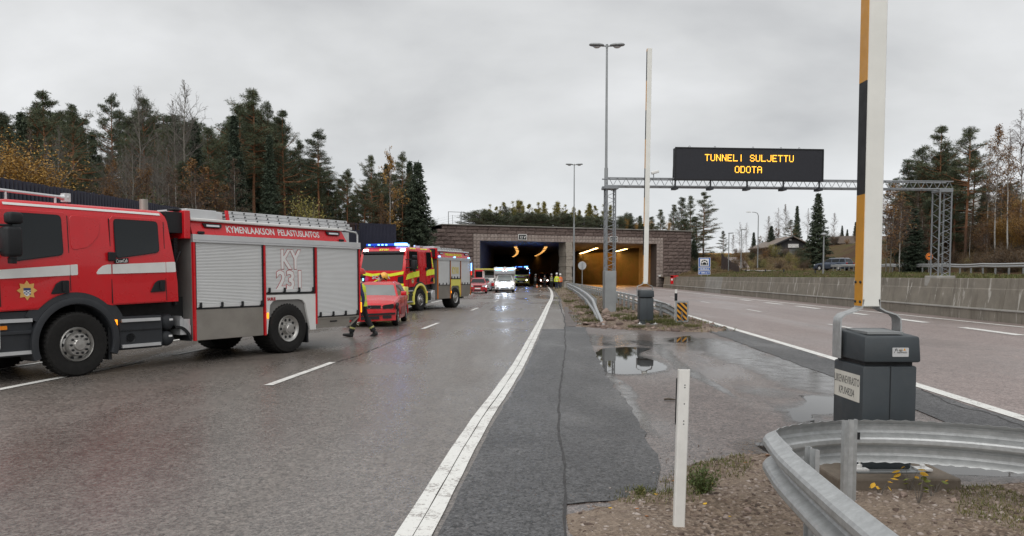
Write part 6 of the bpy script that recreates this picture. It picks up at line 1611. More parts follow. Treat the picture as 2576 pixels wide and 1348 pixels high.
# ---- street lamps
def lamp_head(mb, x, s_, z, L_=.62, w=.15):
    vs = []; n = 12; ks = [(0, .35), (.12, .75), (.35, 1), (.75, 1), (.92, .75), (1, .3)]
    for t_, k in ks:
        for j in range(n):
            a = 2 * PI * j / n; vs.append((x + s_ * (.12 + L_ * t_), w * k * math.cos(a), z + .02 * t_ + (.075 if math.sin(a) > 0 else .06) * k * math.sin(a)))
    fs = [(i * n + j, i * n + (j + 1) % n, (i + 1) * n + (j + 1) % n, (i + 1) * n + j) for i in range(len(ks) - 1) for j in range(n)] + [tuple(range(n)), tuple(range((len(ks) - 1) * n, len(ks) * n))]
    mb.add(vs, fs)
def double_lamp(label, loc, h):
    r = thing('street_lamp', label, 'street lamp', loc, 0, 'twin armed street lamps')
    mb = MB(); mb.tube([(0, 0, -.2), (0, 0, h * .55)], [.09, .075], 12); mb.tube([(0, 0, h * .55), (0, 0, h)], [.055, .04], 12); mb.build('pole', M_GALVD, r, smooth=50)
    mb = MB(); mb.tube([(-.2, 0, h - .02), (.2, 0, h - .02)], .03, 8); mb.tube([(0, 0, h - .1), (0, 0, h + .05)], .05, 8); mb.build('crossarm', M_GALVD, r)
    for s_ in (-1, 1):
        mb = MB(); lamp_head(mb, 0, s_, h + .01); hd = mb.build('lamp_head', M_GALVD, r, smooth=60)
        mb = MB(); vs = [(s_ * (.42 + .16 * math.cos(2 * PI * j / 12)), .11 * math.sin(2 * PI * j / 12), h - .055) for j in range(12)] + [(s_ * (.42 + .10 * math.cos(2 * PI * j / 12)), .07 * math.sin(2 * PI * j / 12), h - .10) for j in range(12)]
        mb.add(vs, [(j, (j + 1) % 12, 12 + (j + 1) % 12, 12 + j) for j in range(12)] + [tuple(range(12, 24))]); mb.build('lamp_glass', M_CLEAR, hd, smooth=50)
    return r
double_lamp('tall twin armed street lamp right behind the left gantry tower', (3.94, 33.6, 0), 11.2)
double_lamp('farther twin armed street lamp in front of the tunnel pillar', (5.35, 69, 0), 11.2)
def single_lamp(label, u, vt, vb, Y, kind=0):
    top, b = D(u, vt, Y), D(u, vb, Y); z0 = hrz(b.x, Y) if kind < 3 else b.z
    h = top.z - z0; r = thing('street_lamp', label, 'street lamp', (b.x, Y, z0 - .05), 0)
    if kind == 0:
        mb = MB(); mb.tube([(0, 0, 0), (0, 0, h - .5), (-.12, 0, h - .15), (-.5, 0, h), (-.9, 0, h + .02)], [.085, .06, .05, .045, .04], 10); mb.build('pole', M_GALVD, r, smooth=60)
        mb = MB(); lamp_head(mb, -.9, -1, h + .03, .7, .16); mb.build('lamp_head', M_WHITE, r, smooth=60)
    else:
        mb = MB(); mb.tube([(0, 0, 0), (0, 0, h)], [.075, .05], 10); mb.build('pole', M_GALVD, r, smooth=60)
        mb = MB()
        if kind == 1: lamp_head(mb, -.25, 1, h + .02, .75, .17)
        else: mb.lathe([(0, h + .16), (.16, h + .12), (.26, h + .02), (.24, h - .06), (.06, h - .08), (0, h - .08)], 16)
        mb.build('lamp_head', M_GALVD, r, smooth=60)
    return r
single_lamp('tall single street lamp with a bent arm left of the dark gabled house', 1905, 533, 676, 112)
single_lamp('short street lamp with flat head beside the brown board fence', 1832, 586, 676, 105, 1)
single_lamp('short street lamp with flat head between the board fence and the bent arm lamp', 1863, 577, 680, 104, 1)
single_lamp('slim park lamp with round head in front of the big spruce', 2070, 588, 695, 66, 2)

# ---- signs
so = D(1464, 668, 62); r = thing('round_sign', 'round road sign seen from its bare grey back on the island', 'sign', (so.x, 62, .1))
mb = MB(); mb.lathe([(0, .012), (.32, .012), (.32, -.012), (0, -.012)], 32, Matrix.Translation((0, 0, so.z - .1)) @ Matrix.Rotation(R(90), 4, 'X')); mb.build('sign_disc', M_GALV, r)
mb = MB(); mb.tube([(0, -.05, -.2), (0, -.05, so.z + .15)], .03, 10); mb.box((-.035, -.06, so.z - .2), (.035, -.02, so.z + .03)); mb.build('pole', M_GALVD, r)
bl = mk('sign_blue', (.012, .10, .42), .4)
bs = thing('tunnel_sign', 'blue tunnel road sign reading HUSULA 500 m behind the concrete barrier', 'sign', (D(1771, 694, 88).x, 88, 1.3), R(-6))
z0 = hrz(D(1771, 694, 88).x, 88)
mb = MB()
for x in (-.33, .36): mb.tube([(x, .04, -.3), (x, .04, 2.4)], .035, 8)
for x in (-.33, .36):
    mb = MB(); mb.tube([(x, .04, -.3), (x, .04, 2.4)], .035, 8); mb.build('pole', M_GALVD, bs)
def panel(par, x0, z0, x1, z1, nm='sign_panel'):
    mb = MB(); mb.prism(rect(x0, z0, x1, z1, .06), lambda u, v, w: (u, -w, v), -.02, .0); p_ = mb.build('panel_border', M_WHITE, par)
    mb = MB(); mb.prism(rect(x0 + .035, z0 + .035, x1 - .035, z1 - .035, .04), lambda u, v, w: (u, -w, v), .001, .006); mb.build(nm, bl, p_); return p_
pa = panel(bs, -.66, 1.32, .66, 2.36); pb = panel(bs, -.66, .93, .66, 1.29); pc = panel(bs, -.66, .50, .66, .90)
mb = MB(); mb.prism(rect(-.48, 1.42, .48, 2.24, .03), lambda u, v, w: (u, -w, v), .007, .010); mb.build('pictogram_field', M_PAPER, pa)
mb = MB()
def arc_piece(r0, r1, a0, a1, cz):
    n = 6; o = [(r1 * math.cos(a0 + (a1 - a0) * i / n), cz + r1 * math.sin(a0 + (a1 - a0) * i / n)) for i in range(n + 1)] + [(r0 * math.cos(a1 + (a0 - a1) * i / n), cz + r0 * math.sin(a1 + (a0 - a1) * i / n)) for i in range(n + 1)]
    mb.prism(o, lambda u, v, w: (u, -w, v), .011, .014)
for k in range(3): arc_piece(.27, .40, R(25) + R(44) * k, R(62) + R(44) * k, 1.72)
for x in (-1, 1): mb.prism([(x * .27, 1.56), (x * .40, 1.56), (x * .38, 1.84), (x * .26, 1.80)], lambda u, v, w: (u, -w, v), .011, .014)
mb.prism([(.22 * math.cos(R(180) * i / 10), 1.66 + .2 * math.sin(R(180) * i / 10)) for i in range(11)] + [(-.22, 1.56), (.22, 1.56)], lambda u, v, w: (u, -w, v), .011, .014)
mb.box((-.44, -.014, 1.48), (.44, -.011, 1.515)); mb.build('tunnel_pictogram', M_BLK, pa)
text('sign_text', 'HUSULA', M_PAPER, frame((0, -.009, 1.11), (1, 0, 0), (0, 0, 1)), pb, size=.26, width=1.0, off=.01)
text('sign_text', '500 m', M_PAPER, frame((0, -.009, .70), (1, 0, 0), (0, 0, 1)), pc, size=.24, width=.66, off=.01)
for x in (-.50, .50):
    mb = MB(); mb.prism([(x - .02, .60), (x + .02, .60), (x + .02, .74), (x + .07, .74), (x, .82), (x - .07, .74), (x - .02, .74)], lambda u, v, w: (u, -w, v), .007, .010); mb.build('arrow', M_PAPER, pc)
oz = D(2329, 645, 62); zz0 = hrz(oz.x + 7, 62)
og = thing('orange_sign', 'small round orange sign on a thin pole by the far gantry tower', 'sign', (D(2337, 645, 60).x, 60, hrz(D(2337, 645, 60).x, 60)))
h_ = D(2337, 645, 60).z - hrz(D(2337, 645, 60).x, 60)
mb = MB(); mb.lathe([(0, .01), (.27, .01), (.27, -.01), (0, -.01)], 24, Matrix.Translation((0, 0, h_)) @ Matrix.Rotation(R(90), 4, 'X')); mb.build('sign_disc', mk('sign_orange', (.75, .20, .02), .4), og)
mb = MB(); mb.lathe([(.20, 0), (.23, 0)], 24, Matrix.Translation((0, -.014, h_)) @ Matrix.Rotation(R(90), 4, 'X')); mb.box((-.12, -.016, h_ - .06), (.12, -.013, h_ + .03)); mb.build('sign_symbol', M_AMBER if False else M_BLKG, og)
mb = MB(); mb.tube([(0, .03, -.2), (0, .03, h_)], .025, 8); mb.build('pole', M_GALVD, og)
# hazard marker on the island's tip and the delineators
hz_ = thing('hazard_panel', 'yellow and black striped hazard panel on the tip of the gravel island', 'sign', (5.34, 25.0, 0))
mb = MB(); mb.box((-.205, 0, .20), (.205, .025, .86)); hb = mb.build('panel_frame', M_GALVD, hz_, bevel=.006)
mb = MB(); mb.box((-.155, -.006, .25), (.155, -.001, .81)); mb.build('panel_face', M_ORG, hb)
def clip_stripe(c):
    """band falling to the right, cut to the panel"""
    P_ = []
    f1_ = lambda x: c - x * .95
    pts = [(-.155, f1_(-.155)), (.155, f1_(.155)), (.155, f1_(.155) + .085), (-.155, f1_(-.155) + .085)]
    def cut(ps, inside, inter):
        out = []
        for i in range(len(ps)):
            a, b = ps[i - 1], ps[i]
            if inside(b):
                if not inside(a): out.append(inter(a, b))
                out.append(b)
            elif inside(a): out.append(inter(a, b))
        return out
    for lim, sg_ in ((.25, 1), (.81, -1)):
        ins = lambda q: (q[1] - lim) * sg_ >= 0
        itx = lambda a, b: (a[0] + (b[0] - a[0]) * (lim - a[1]) / (b[1] - a[1]), lim)
        pts = cut(pts, ins, itx) if pts else pts
    return pts
for k in range(7):
    q = clip_stripe(.15 + .165 * k)
    if len(q) > 2: mb = MB(); mb.prism(q, lambda u, v, w: (u, -w, v), .0065, .009); mb.build('black_stripe', M_BLK, hb)
mb = MB(); mb.tube([(0, .05, -.2), (0, .05, .85)], .025, 8); mb.build('pole', M_GALVD, hz_)
def delineator(label, loc, tilt, h, near):
    r = thing('delineator_post', label, 'road post', loc, 0, 'white delineator posts')
    r.rotation_euler = (R(-tilt * .3), R(tilt), R(4))
    mb = MB(); pr = [(-.036, -.008), (-.030, -.014), (.030, -.014), (.036, -.008), (.038, .02), (.032, .02), (.028, -.004), (-.028, -.004), (-.032, .02), (-.038, .02)]
    mb.sweep([Vector((0, 0, -.2)), Vector((0, 0, h))], pr, up=Vector((0, 1, 0))); mb.build('post', M_WPOST, r, bevel=.002)
    if near:
        mb = MB(); mb.box((-.042, .0205, h - .36), (.042, .032, h - .06)); mb.build('black_band', M_BLK, r)
        for z in (h - .10, h - .115, h - .22, h - .33, h - .35):
            mb = MB(); mb.lathe([(0, .001), (.004, .001), (.0045, 0)], 8, Matrix.Translation((.003, -.0142, z)) @ Matrix.Rotation(R(90), 4, 'X')); mb.build('rivet', M_BLKG, r)
    else:
        mb = MB(); mb.box((-.041, -.020, h - .36), (.041, .024, h - .12)); mb.build('black_band', M_BLK, r)
    return r
delineator('white plastic delineator post standing alone in the near gravel', (1.075, 5.05, 0), 1.4, 1.055, True)
delineator('white delineator post with black band behind the hazard panel', (5.22, 25.35, 0), 0, 1.22, False)
# low black posts behind the barrier
for i, (u, v, Y) in enumerate([(1876, 685, 92), (1925, 686, 86), (1971, 690, 80), (2050, 696, 70)]):
    q = D(u, v, Y); z0 = hrz(q.x, Y); h = max(.5, q.z - z0 + .45)
    mb = MB(); mb.tube([(0, 0, 0), (0, 0, h), (0, 0, h + .03)], [.07, .07, .04], 10); o = mb.build('bollard', M_BLK, smooth=50); o.location = (q.x, Y, z0 - .2)
    tag(o, 'low black post in the row behind the concrete barrier beside the footpath', 'bollard', 'black posts behind the barrier')

# ---- guard rail on the hillside
hg = thing('guard_rail', 'galvanised guard rail along the ramp on the right hillside', 'guard rail', (0, 0, 0))
pts = []
for y in np.linspace(34, 112, 40): x = float(XR(y)); pts.append(Vector((x, y, hrz(x, y) + .62)))
mb = MB(); mb.sweep(pts, [(0, -.15), (-.06, -.08), (-.01, 0), (-.06, .08), (0, .15), (.012, .15), (-.045, .08), (.005, 0), (-.045, -.08), (.012, -.15)]); mb.build('rail_beam', M_GALV, hg)
me = None
for q in pts[::1]:
    if me is None:
        mb = MB(); mb.box((-.04, -.05, -.9), (.04, .05, .12)); o = mb.build('post', M_GALVD, hg); me = o.data
    else: o = inst(me, 'post', (0, 0, 0), 0, 1, hg)
    o.location = q + Vector((.06, 0, 0))
strip('ramp_road', lambda y: XR(y) + .7, lambda y: XR(y) + 4.6, 60, 112, 2.2, M_ROADR) if False else None

# ---- dark blue noise fence on the left
M_FEN = mk('fence_dark_navy', (.016, .018, .040), .55, var=.25, vs=1.5, dirt=.25, dcol=(.03, .02, .02))
M_FENB = mk('fence_rust_brown', (.055, .026, .022), .8, var=.25)
nf = thing('noise_fence', 'long dark navy board fence on the bank behind the fire engines', 'fence', (0, 0, 0))
def fence_at(y): return float(np.interp(y, [10, 47, 85, 88], [-18, -18, -16.2, -12.6])), float(np.interp(y, [10, 28, 40.6, 47, 85, 88], [4.95, 5.1, 5.28, 5.4, 7.3, 7.35]))
mb = MB(); mb.prism([(-.085, 0), (.085, 0), (.085, .014), (.055, .05), (-.055, .05), (-.085, .014)], lambda u, v, w: (v, u, w), 0, 1.0); o = mb.build('slat', M_FEN); SLM = o.data; bpy.data.objects.remove(o)
rng_ = np.random.default_rng(12)
ylist = list(np.arange(19, 85, .245)) + [None]
for y in ylist[:-1]:
    x, zt = fence_at(y); inst(SLM, 'slat', (x + .02, y, zt - 3.0 + rng_.normal(0, .012)), rng_.normal(0, .03), (1, 1, 3.0 if y < 70 else 2.2), nf)
for k in range(26):
    x, zt = -16.2 + k * .135, 7.3; inst(SLM, 'slat', (x, 85.2 + k * .11, zt - 3.0), R(-52), (1, 1, 3.0), nf)
for a, b in ((19, 47), (47, 85)):
    for dz, rr in ((-.22, .05), (-2.4, .05)):
        (x0, z0), (x1, z1) = fence_at(a), fence_at(b); mb = MB(); mb.sweep([Vector((x0 - .10, a, z0 + dz)), Vector((x1 - .10, b, z1 + dz))], [(-.04, -.07), (.04, -.07), (.04, .07), (-.04, .07)]); mb.build('fence_rail', M_FENB, nf)
    (x0, z0), (x1, z1) = fence_at(a), fence_at(b)
    mb = MB(); mb.add([(x0 - .16, a, z0 - 3), (x1 - .16, b, z1 - 3), (x1 - .16, b, z1 - .03), (x0 - .16, a, z0 - .03), (x0 - .2, a, z0 - 3), (x1 - .2, b, z1 - 3), (x1 - .2, b, z1 - .03), (x0 - .2, a, z0 - .03)], [(0, 1, 2, 3), (7, 6, 5, 4), (0, 4, 5, 1), (3, 2, 6, 7), (0, 3, 7, 4), (1, 5, 6, 2)]); mb.build('backing_board', M_FENB, nf)
for y in np.arange(20, 85, 4.9):
    x, zt = fence_at(y); mb = MB(); mb.box((x - .16, y - .07, zt - 4.2), (x - .02, y + .07, zt - .05)); mb.build('fence_post', M_FEN, nf)
# ---- brown board fence stepping down beside the path
bf = thing('board_fence', 'brown board fence stepping downhill behind the blue tunnel sign', 'fence', (0, 0, 0))
M_BRN = mk('brown_boards', (.045, .030, .028), .7, var=.25, vs=2)
o = MB().box((-.13, -.02, 0), (.13, .02, 1)).build('board', M_BRN); BDM = o.data; bpy.data.objects.remove(o)
rng_ = np.random.default_rng(3)
for k in range(48):
    t_ = k / 47; x = 27.0 + 3.3 * t_; y = 95 + 20.5 * t_; z1 = 2.75 + 2.1 * t_ ** 1.25; inst(BDM, 'board', (x, y, 1.2), R(81) + rng_.normal(0, .03), (1, 1, z1 - 1.2 + rng_.uniform(-.05, .22)), bf)

# ---- fence and gate frame on top of the tunnel
wf = thing('wire_fence', 'thin wire fence with posts on top of the tunnel portal', 'fence', (0, 0, 0))
def tz(a, b): return float(hill_top(np.array([a * 1.0]), np.array([b * 1.0]))[0]) if a > -5.5 else float(bank(np.array([[pw(a, b).x, pw(a, b).y]]))[0])
pp_ = []
for a in (-12.5, -9.6, -6.4, -3.2, -.6, 2.4, 5.4, 8.4):
    b = 2.2; z = tz(a, b); q = pw(a, b, z); pp_.append(q); bar(wf, 'fence_post', q - Vector((0, 0, .2)), q + Vector((0, 0, 1.55)), .03, M_GALVD)
for a, b in zip(pp_, pp_[1:]):
    for k in range(5): bar(wf, 'wire', a + Vector((0, 0, .15 + .33 * k)), b + Vector((0, 0, .15 + .33 * k)), .010, M_GALVD)
gf = thing('gate_frame', 'tall grey gate frame in the wire fence above the left end of the portal', 'gate', pw(-3.0, 1.8, tz(-3, 1.8)), PROT)
bar(gf, 'gate_post', (-.95, 0, -.2), (-.95, 0, 1.95), .05, M_GALVD); bar(gf, 'gate_post', (.95, 0, -.2), (.95, 0, 1.95), .05, M_GALVD); bar(gf, 'gate_post', (.80, 0, -.2), (.80, 0, 1.9), .03, M_GALVD); bar(gf, 'gate_beam', (-.97, 0, 1.93), (.97, 0, 1.93), .04, M_GALVD)

# ---- buildings on the right
def gable_house():
    b = D(1940, 642, 150); z0 = 5.2; x0 = D(1942, 640, 150).x
    r = thing('gabled_house', 'dark boarded house with a white sign high in its gable, left of the big spruce', 'house', (x0, 150, z0))
    Wd, eave, ridge = 7.0, 2.1, 3.7; wm = mk('dark_boarding', (.035, .036, .040), .7, var=.2)
    mb = MB(); mb.prism([(0, -.6), (Wd, -.6), (Wd, eave), (Wd * .52, ridge), (0, eave)], lambda u, v, w: (u, w, v), 0, 12); mb.build('wall', wm, r)
    rm = mk('roof_brown', (.20, .165, .14), .8, var=.15)
    mb = MB()
    for a, b_ in (((-.9, eave - .38), (Wd * .52, ridge + .06)), ((Wd * .52, ridge + .06), (Wd + .9, eave - .38))):
        mb = MB(); mb.prism([a, b_, (b_[0], b_[1] + .18), (a[0], a[1] + .18)], lambda u, v, w: (u, w, v), -.9, 12.5); mb.build('roof', rm, r)
    mb = MB(); mb.prism([(-.95, eave - .42), (Wd * .52, ridge + .02), (Wd * .52, ridge + .28), (-.95, eave - .16)], lambda u, v, w: (u, w, v), -.98, -.905); mb.build('barge_board', wm, r)
    mb = MB(); mb.box((-.12, -.06, -.6), (.42, .0, eave)); mb.build('white_post', M_WHITE, r)
    mb = MB(); mb.box((2.9, -.10, 1.75), (4.9, -.01, 2.45)); mb.build('white_sign', M_PAPER, r)
    wg = glassm('window_pale', (.16, .17, .18), .1); fm = mk('window_frame_grey', (.14, .14, .14), .6)
    for (x0_, n_) in ((.65, 3), (3.1, 3)):
        for i in range(n_):
            for j, (za, zb_) in enumerate(((-.55, .48), (.56, 1.45))):
                x = x0_ + i * .75; mb = MB(); mb.box((x, -.05, za), (x + .70, -.002, zb_)); f = mb.build('window_frame', fm, r)
                mb = MB(); mb.box((x + .07, -.06, za + .07), (x + .63, -.051, zb_ - .07)); mb.build('pane', wg if j else M_GLASS, f)
    mb = MB(); mb.box((3.1, -.15, 3.1), (3.5, 0, 3.3)); mb.build('wall_lamp', M_PAPER, r)
gable_house()
q = D(2100, 625, 140); r = thing('low_house', 'low pale house with a flat brown roof right of the big spruce', 'house', (q.x + 1, 140, q.z - .6))
mb = MB(); mb.box((0, 0, -.5), (9, 7, 1.5)); mb.build('wall', mk('pale_render', (.42, .41, .38), .8), r)
mb = MB(); mb.box((2.2, -.05, -.5), (5, -.002, 1.35)); mb.build('porch', mk('dark_boarding', (.035, .036, .04), .7), r)
mb = MB(); mb.prism([(-.8, 1.45), (9.6, 1.45), (9.6, 1.62), (9.2, 2.75), (-.4, 2.75), (-.8, 1.62)], lambda u, v, w: (u, w, v), -.7, 7); mb.build('roof', mk('roof_brown', (.20, .165, .14), .8), r)
q = D(2478, 590, 130); r = thing('apartment_block', 'white apartment block with balconies showing between the birches on the right', 'building', (q.x, 130, q.z - 2))
mb = MB(); mb.box((0, 0, 0), (7.5, 9, 8.4)); mb.build('wall', mk('white_render', (.62, .62, .60), .7), r)
for k in range(3):
    z = 1.0 + 2.5 * k
    mb = MB(); mb.box((1.2, -.06, z), (6.8, -.003, z + 1.55)); f = mb.build('window', mk('window_frame_grey', (.14, .14, .14), .6), r)
    for j in range(3): mb = MB(); mb.box((1.3 + 1.85 * j, -.09, z + .1), (3.0 + 1.85 * j, -.061, z + 1.45)); mb.build('pane', M_GLASS, f)
    mb = MB(); mb.box((.6, -1.3, z - .35), (7.2, -.01, z - .2)); mb.box((.6, -1.3, z - .2), (7.2, -1.22, z + .55)); mb.build('balcony', mk('white_render', (.62, .62, .60), .7), r)
q = D(1756, 637, 170); q2 = D(1838, 668, 170)
r = thing('footbridge', 'low bridge with ochre beams over the path right of the tunnel', 'bridge', (q.x, 170, q2.z))
oc = mk('ochre_timber', (.50, .28, .10), .7, var=.15)
mb = MB(); mb.box((-1, 0, 2.05), (7.1, 3, 2.65)); mb.build('deck_beam', oc, r, bevel=.02)
mb = MB(); mb.box((5.1, -.05, -.8), (7.05, 3, 2.04)); mb.build('abutment', oc, r)
mb = MB(); mb.box((-.9, .6, -.8), (5.09, 2.9, 2.04)); mb.build('opening_shade', M_DARKU, r)  # black block fills the bridge opening, its shade put into the colour
pth = []
for (x, y) in [(27.5, 88), (28.6, 96), (29.8, 104), (32, 114), (34.5, 126), (37.5, 140)]: pth.append((x, y))
pc_ = catmull(pth, 2); vs = []; n_ = len(pc_)
for x, y in pc_: vs += [(x - .2 , y, hrz(x - .2, y) + .10), (x + 3.0, y, hrz(x + 3.0, y) + .10)]
struct(raw('footpath', vs, [(2 * i, 2 * i + 1, 2 * i + 3, 2 * i + 2) for i in range(n_ - 1)], M_SHOULD if False else M_ROADR))
# ================================================================== TREES AND PLANTS
M_NEED = foliage('pine_needles', [(.0, (.040, .054, .034)), (.35, (.070, .086, .052)), (.7, (.105, .124, .070)), (1, (.145, .155, .085))])
M_SPRN = foliage('spruce_needles', [(.0, (.025, .038, .027)), (.4, (.044, .061, .040)), (.75, (.068, .086, .053)), (1, (.10, .115, .064))])
M_YLEAF = foliage('autumn_leaves_ochre', [(.0, (.14, .08, .025)), (.4, (.30, .165, .042)), (.7, (.42, .25, .065)), (1, (.50, .34, .10))])
M_OLEAF = foliage('autumn_leaves_rust', [(.0, (.085, .048, .022)), (.4, (.17, .092, .036)), (.75, (.27, .145, .05)), (1, (.36, .21, .075))])
M_BLEAF = foliage('withered_leaves_brown', [(.0, (.055, .036, .022)), (.5, (.105, .066, .036)), (1, (.17, .11, .055))])
M_GYLEAF = foliage('young_leaves_yellow_green', [(.0, (.11, .105, .03)), (.5, (.22, .195, .055)), (1, (.34, .29, .09))])
M_GRASS = foliage('grass_blades', [(.0, (.05, .06, .018)), (.45, (.10, .11, .035)), (.75, (.17, .15, .06)), (1, (.24, .19, .09))])
M_DRYG = foliage('dry_grass_brown', [(.0, (.075, .055, .028)), (.45, (.14, .10, .05)), (.75, (.20, .15, .075)), (1, (.26, .20, .11))])
M_SHRUB = foliage('low_shrub_dark_green', [(.0, (.018, .03, .015)), (.5, (.04, .055, .022)), (1, (.075, .08, .03))])
def bark(name, stops, sc=6):
    t = NT(name); sp_ = t.n.new('ShaderNodeSeparateXYZ'); t.link(t.tc.outputs['Object'], sp_.inputs[0])
    n = t.noise(3.0, 5, .7, t.mapping((3, 3, .6))); z = t.math('ADD', t.math('MULTIPLY', sp_.outputs['Z'], 1 / 16.), t.mr(n, .3, .7, -.08, .08))
    t.set(col=t.mix(t.mr(t.noise(sc, 5, .7, t.mapping((4, 4, 1))), .42, .68, 0, .6), t.ramp(z, stops), tuple(c * .4 for c in stops[0][1])), rough=.9, spec=.15)
    return t.m
M_BARKP = bark('pine_bark', [(.05, (.13, .095, .075)), (.22, (.22, .115, .07)), (.55, (.30, .14, .07)), (.9, (.25, .13, .07))])
M_BARKS = bark('spruce_bark', [(.1, (.09, .075, .06)), (.9, (.10, .08, .06))])
M_BARKA = bark('aspen_bark', [(.05, (.16, .15, .125)), (.3, (.29, .275, .235)), (.9, (.20, .18, .155))])
M_BARKB = bark('birch_bark', [(.03, (.12, .11, .10)), (.12, (.50, .49, .46)), (.6, (.46, .44, .41)), (.9, (.16, .11, .09))])
M_TWIG = mk('twigs_grey_brown', (.15, .135, .118), .9, var=.2)
M_TWIGB = mk('twigs_birch_brown', (.135, .095, .078), .9, var=.2)

def limbs(P, Q, r0, r1, n=4):
    P, Q, r0, r1 = map(lambda a: np.asarray(a, float), (P, Q, r0, r1)); d = Q - P; d /= np.linalg.norm(d, axis=1)[:, None] + 1e-9
    up = np.where(np.abs(d[:, 2:3]) > .9, [[1., 0, 0]], [[0., 0, 1]]); a = np.cross(d, up); a /= np.linalg.norm(a, axis=1)[:, None] + 1e-9; b = np.cross(a, d)
    w = 2 * np.pi * np.arange(n) / n; c = np.cos(w)[None, :, None] * a[:, None] + np.sin(w)[None, :, None] * b[:, None]
    v = np.concatenate([P[:, None] + c * r0[:, None, None], Q[:, None] + c * r1[:, None, None]], 1)
    o = (np.arange(len(P)) * 2 * n)[:, None, None]; j = np.arange(n)
    f = np.stack([j, (j + 1) % n, n + (j + 1) % n, n + j], 1)[None] + o
    return v.reshape(-1, 3), f.reshape(-1, 4)
def leaf_tris(C, Dr, ln, wd, rng):
    C, Dr = np.asarray(C, float), np.asarray(Dr, float); Dr = Dr / (np.linalg.norm(Dr, axis=1)[:, None] + 1e-9)
    s = np.cross(Dr, rng.normal(0, 1, Dr.shape)); s /= np.linalg.norm(s, axis=1)[:, None] + 1e-9
    ln = np.broadcast_to(ln, len(C))[:, None]; wd = np.broadcast_to(wd, len(C))[:, None]
    m = C + Dr * ln * .45
    v = np.stack([C, m + s * wd * .5, C + Dr * ln, m - s * wd * .5], 1).reshape(-1, 3)
    return v, np.arange(len(v)).reshape(-1, 4)
def clumps(C, r, k, rng, ln, wd, up=.35, flat=.6):
    """k leaves bursting out of each centre"""
    C = np.repeat(np.asarray(C, float), k, 0); d = rng.normal(0, 1, C.shape); d[:, 2] = d[:, 2] * flat + up
    d /= np.linalg.norm(d, axis=1)[:, None]; rr = (rng.random(len(C)) ** .5 * r)[:, None] * np.array([[1, 1, flat]])
    return leaf_tris(C + d * rr * .75, d + rng.normal(0, .35, d.shape), ln * (.6 + .8 * rng.random(len(C))), wd * (.7 + .6 * rng.random(len(C))), rng)

def tree_things(kind, parts):
    return kind, parts
def mesh_only(name, v, f, m, smooth=False):
    o = raw(name, v, f, m, smooth=smooth); me = o.data; bpy.data.objects.remove(o); return me
def trunk_path(H, rng, wob=.02, n=9):
    z = np.linspace(0, H, n); w = np.cumsum(rng.normal(0, wob * H / n, (n, 2)), 0); w -= w[0]
    return np.column_stack([w, z])
def at_h(tr, z): return np.array([np.interp(z, tr[:, 2], tr[:, 0]), np.interp(z, tr[:, 2], tr[:, 1]), z])

def pine(seed, H=16., bare=.45, spread=2.6, nbr=64, dense=1.0, top=.9, ls=1., k_=20, cr=.40):
    rng = np.random.default_rng(seed); tr = trunk_path(H, rng); r0 = .0105 * H
    rt = lambda z: r0 * (1 - .80 * z / H)
    tv, tf = limbs(tr[:-1], tr[1:], [rt(z) for z in tr[:-1, 2]], [rt(z) for z in tr[1:, 2]], 8)
    P, Q, a0, a1, C = [], [], [], [], []
    lob = rng.uniform(.5, 1.3, 7)
    for i in range(nbr):
        t = (i + rng.random()) / nbr; z = H * (bare + (1 - bare) * t) * .985
        az = rng.uniform(0, 2 * np.pi); prof = min(1, (t + .10) / .30) ** .7 * (1 - t ** 1.7 * top)
        Ln = spread * prof * rng.uniform(.4, 1.25) * np.interp(az, np.linspace(0, 2 * np.pi, 7), lob)
        el = R(np.interp(t, [0, .5, 1], [-4, 16, 52]) + rng.normal(0, 9))
        b = at_h(tr, z); d = np.array([np.cos(az) * np.cos(el), np.sin(az) * np.cos(el), np.sin(el)])
        m = b + d * Ln * .55; e_ = m + (d + np.array([0, 0, .30])) * Ln * .45; rb = max(.018, .028 * Ln)
        P += [b, m]; Q += [m, e_]; a0 += [rb, rb * .6]; a1 += [rb * .6, .008]
        C.append(e_)
        for j in range(int((4 + Ln * 2.8) * dense)):
            k = rng.uniform(.42, 1.0); o = b + (m - b) * (k / .55) if k < .55 else m + (e_ - m) * ((k - .55) / .45)
            sd = np.cross(d, [0, 0, 1]) * rng.choice([-1, 1]); q = o + (sd * rng.uniform(.25, .6) + d * rng.uniform(.15, .5) + np.array([0, 0, rng.uniform(-.05, .25)])) * Ln * .42
            P.append(o); Q.append(q); a0.append(rb * .4); a1.append(.006); C.append(q)
            if rng.random() < .5: C.append((o + q) / 2 + rng.normal(0, .08, 3))
    for i in range(9):          # dead snags under the crown
        z = H * rng.uniform(bare * .45, bare); az = rng.uniform(0, 6.28); b = at_h(tr, z); P.append(b); Q.append(b + np.array([np.cos(az), np.sin(az), rng.uniform(-.2, .2)]) * rng.uniform(.3, 1.1)); a0.append(.02); a1.append(.006)
    bv, bf = limbs(P, Q, a0, a1, 4)
    lv, lf = clumps(C, cr * ls, k_, rng, .25 * ls, .036 * ls, .25, .42)
    return dict(trunk=mesh_only('trunk', tv, tf, M_BARKP, True), limb=mesh_only('limbs', bv, bf, M_BARKP), crown=mesh_only('crown', lv, lf, M_NEED), H=H)
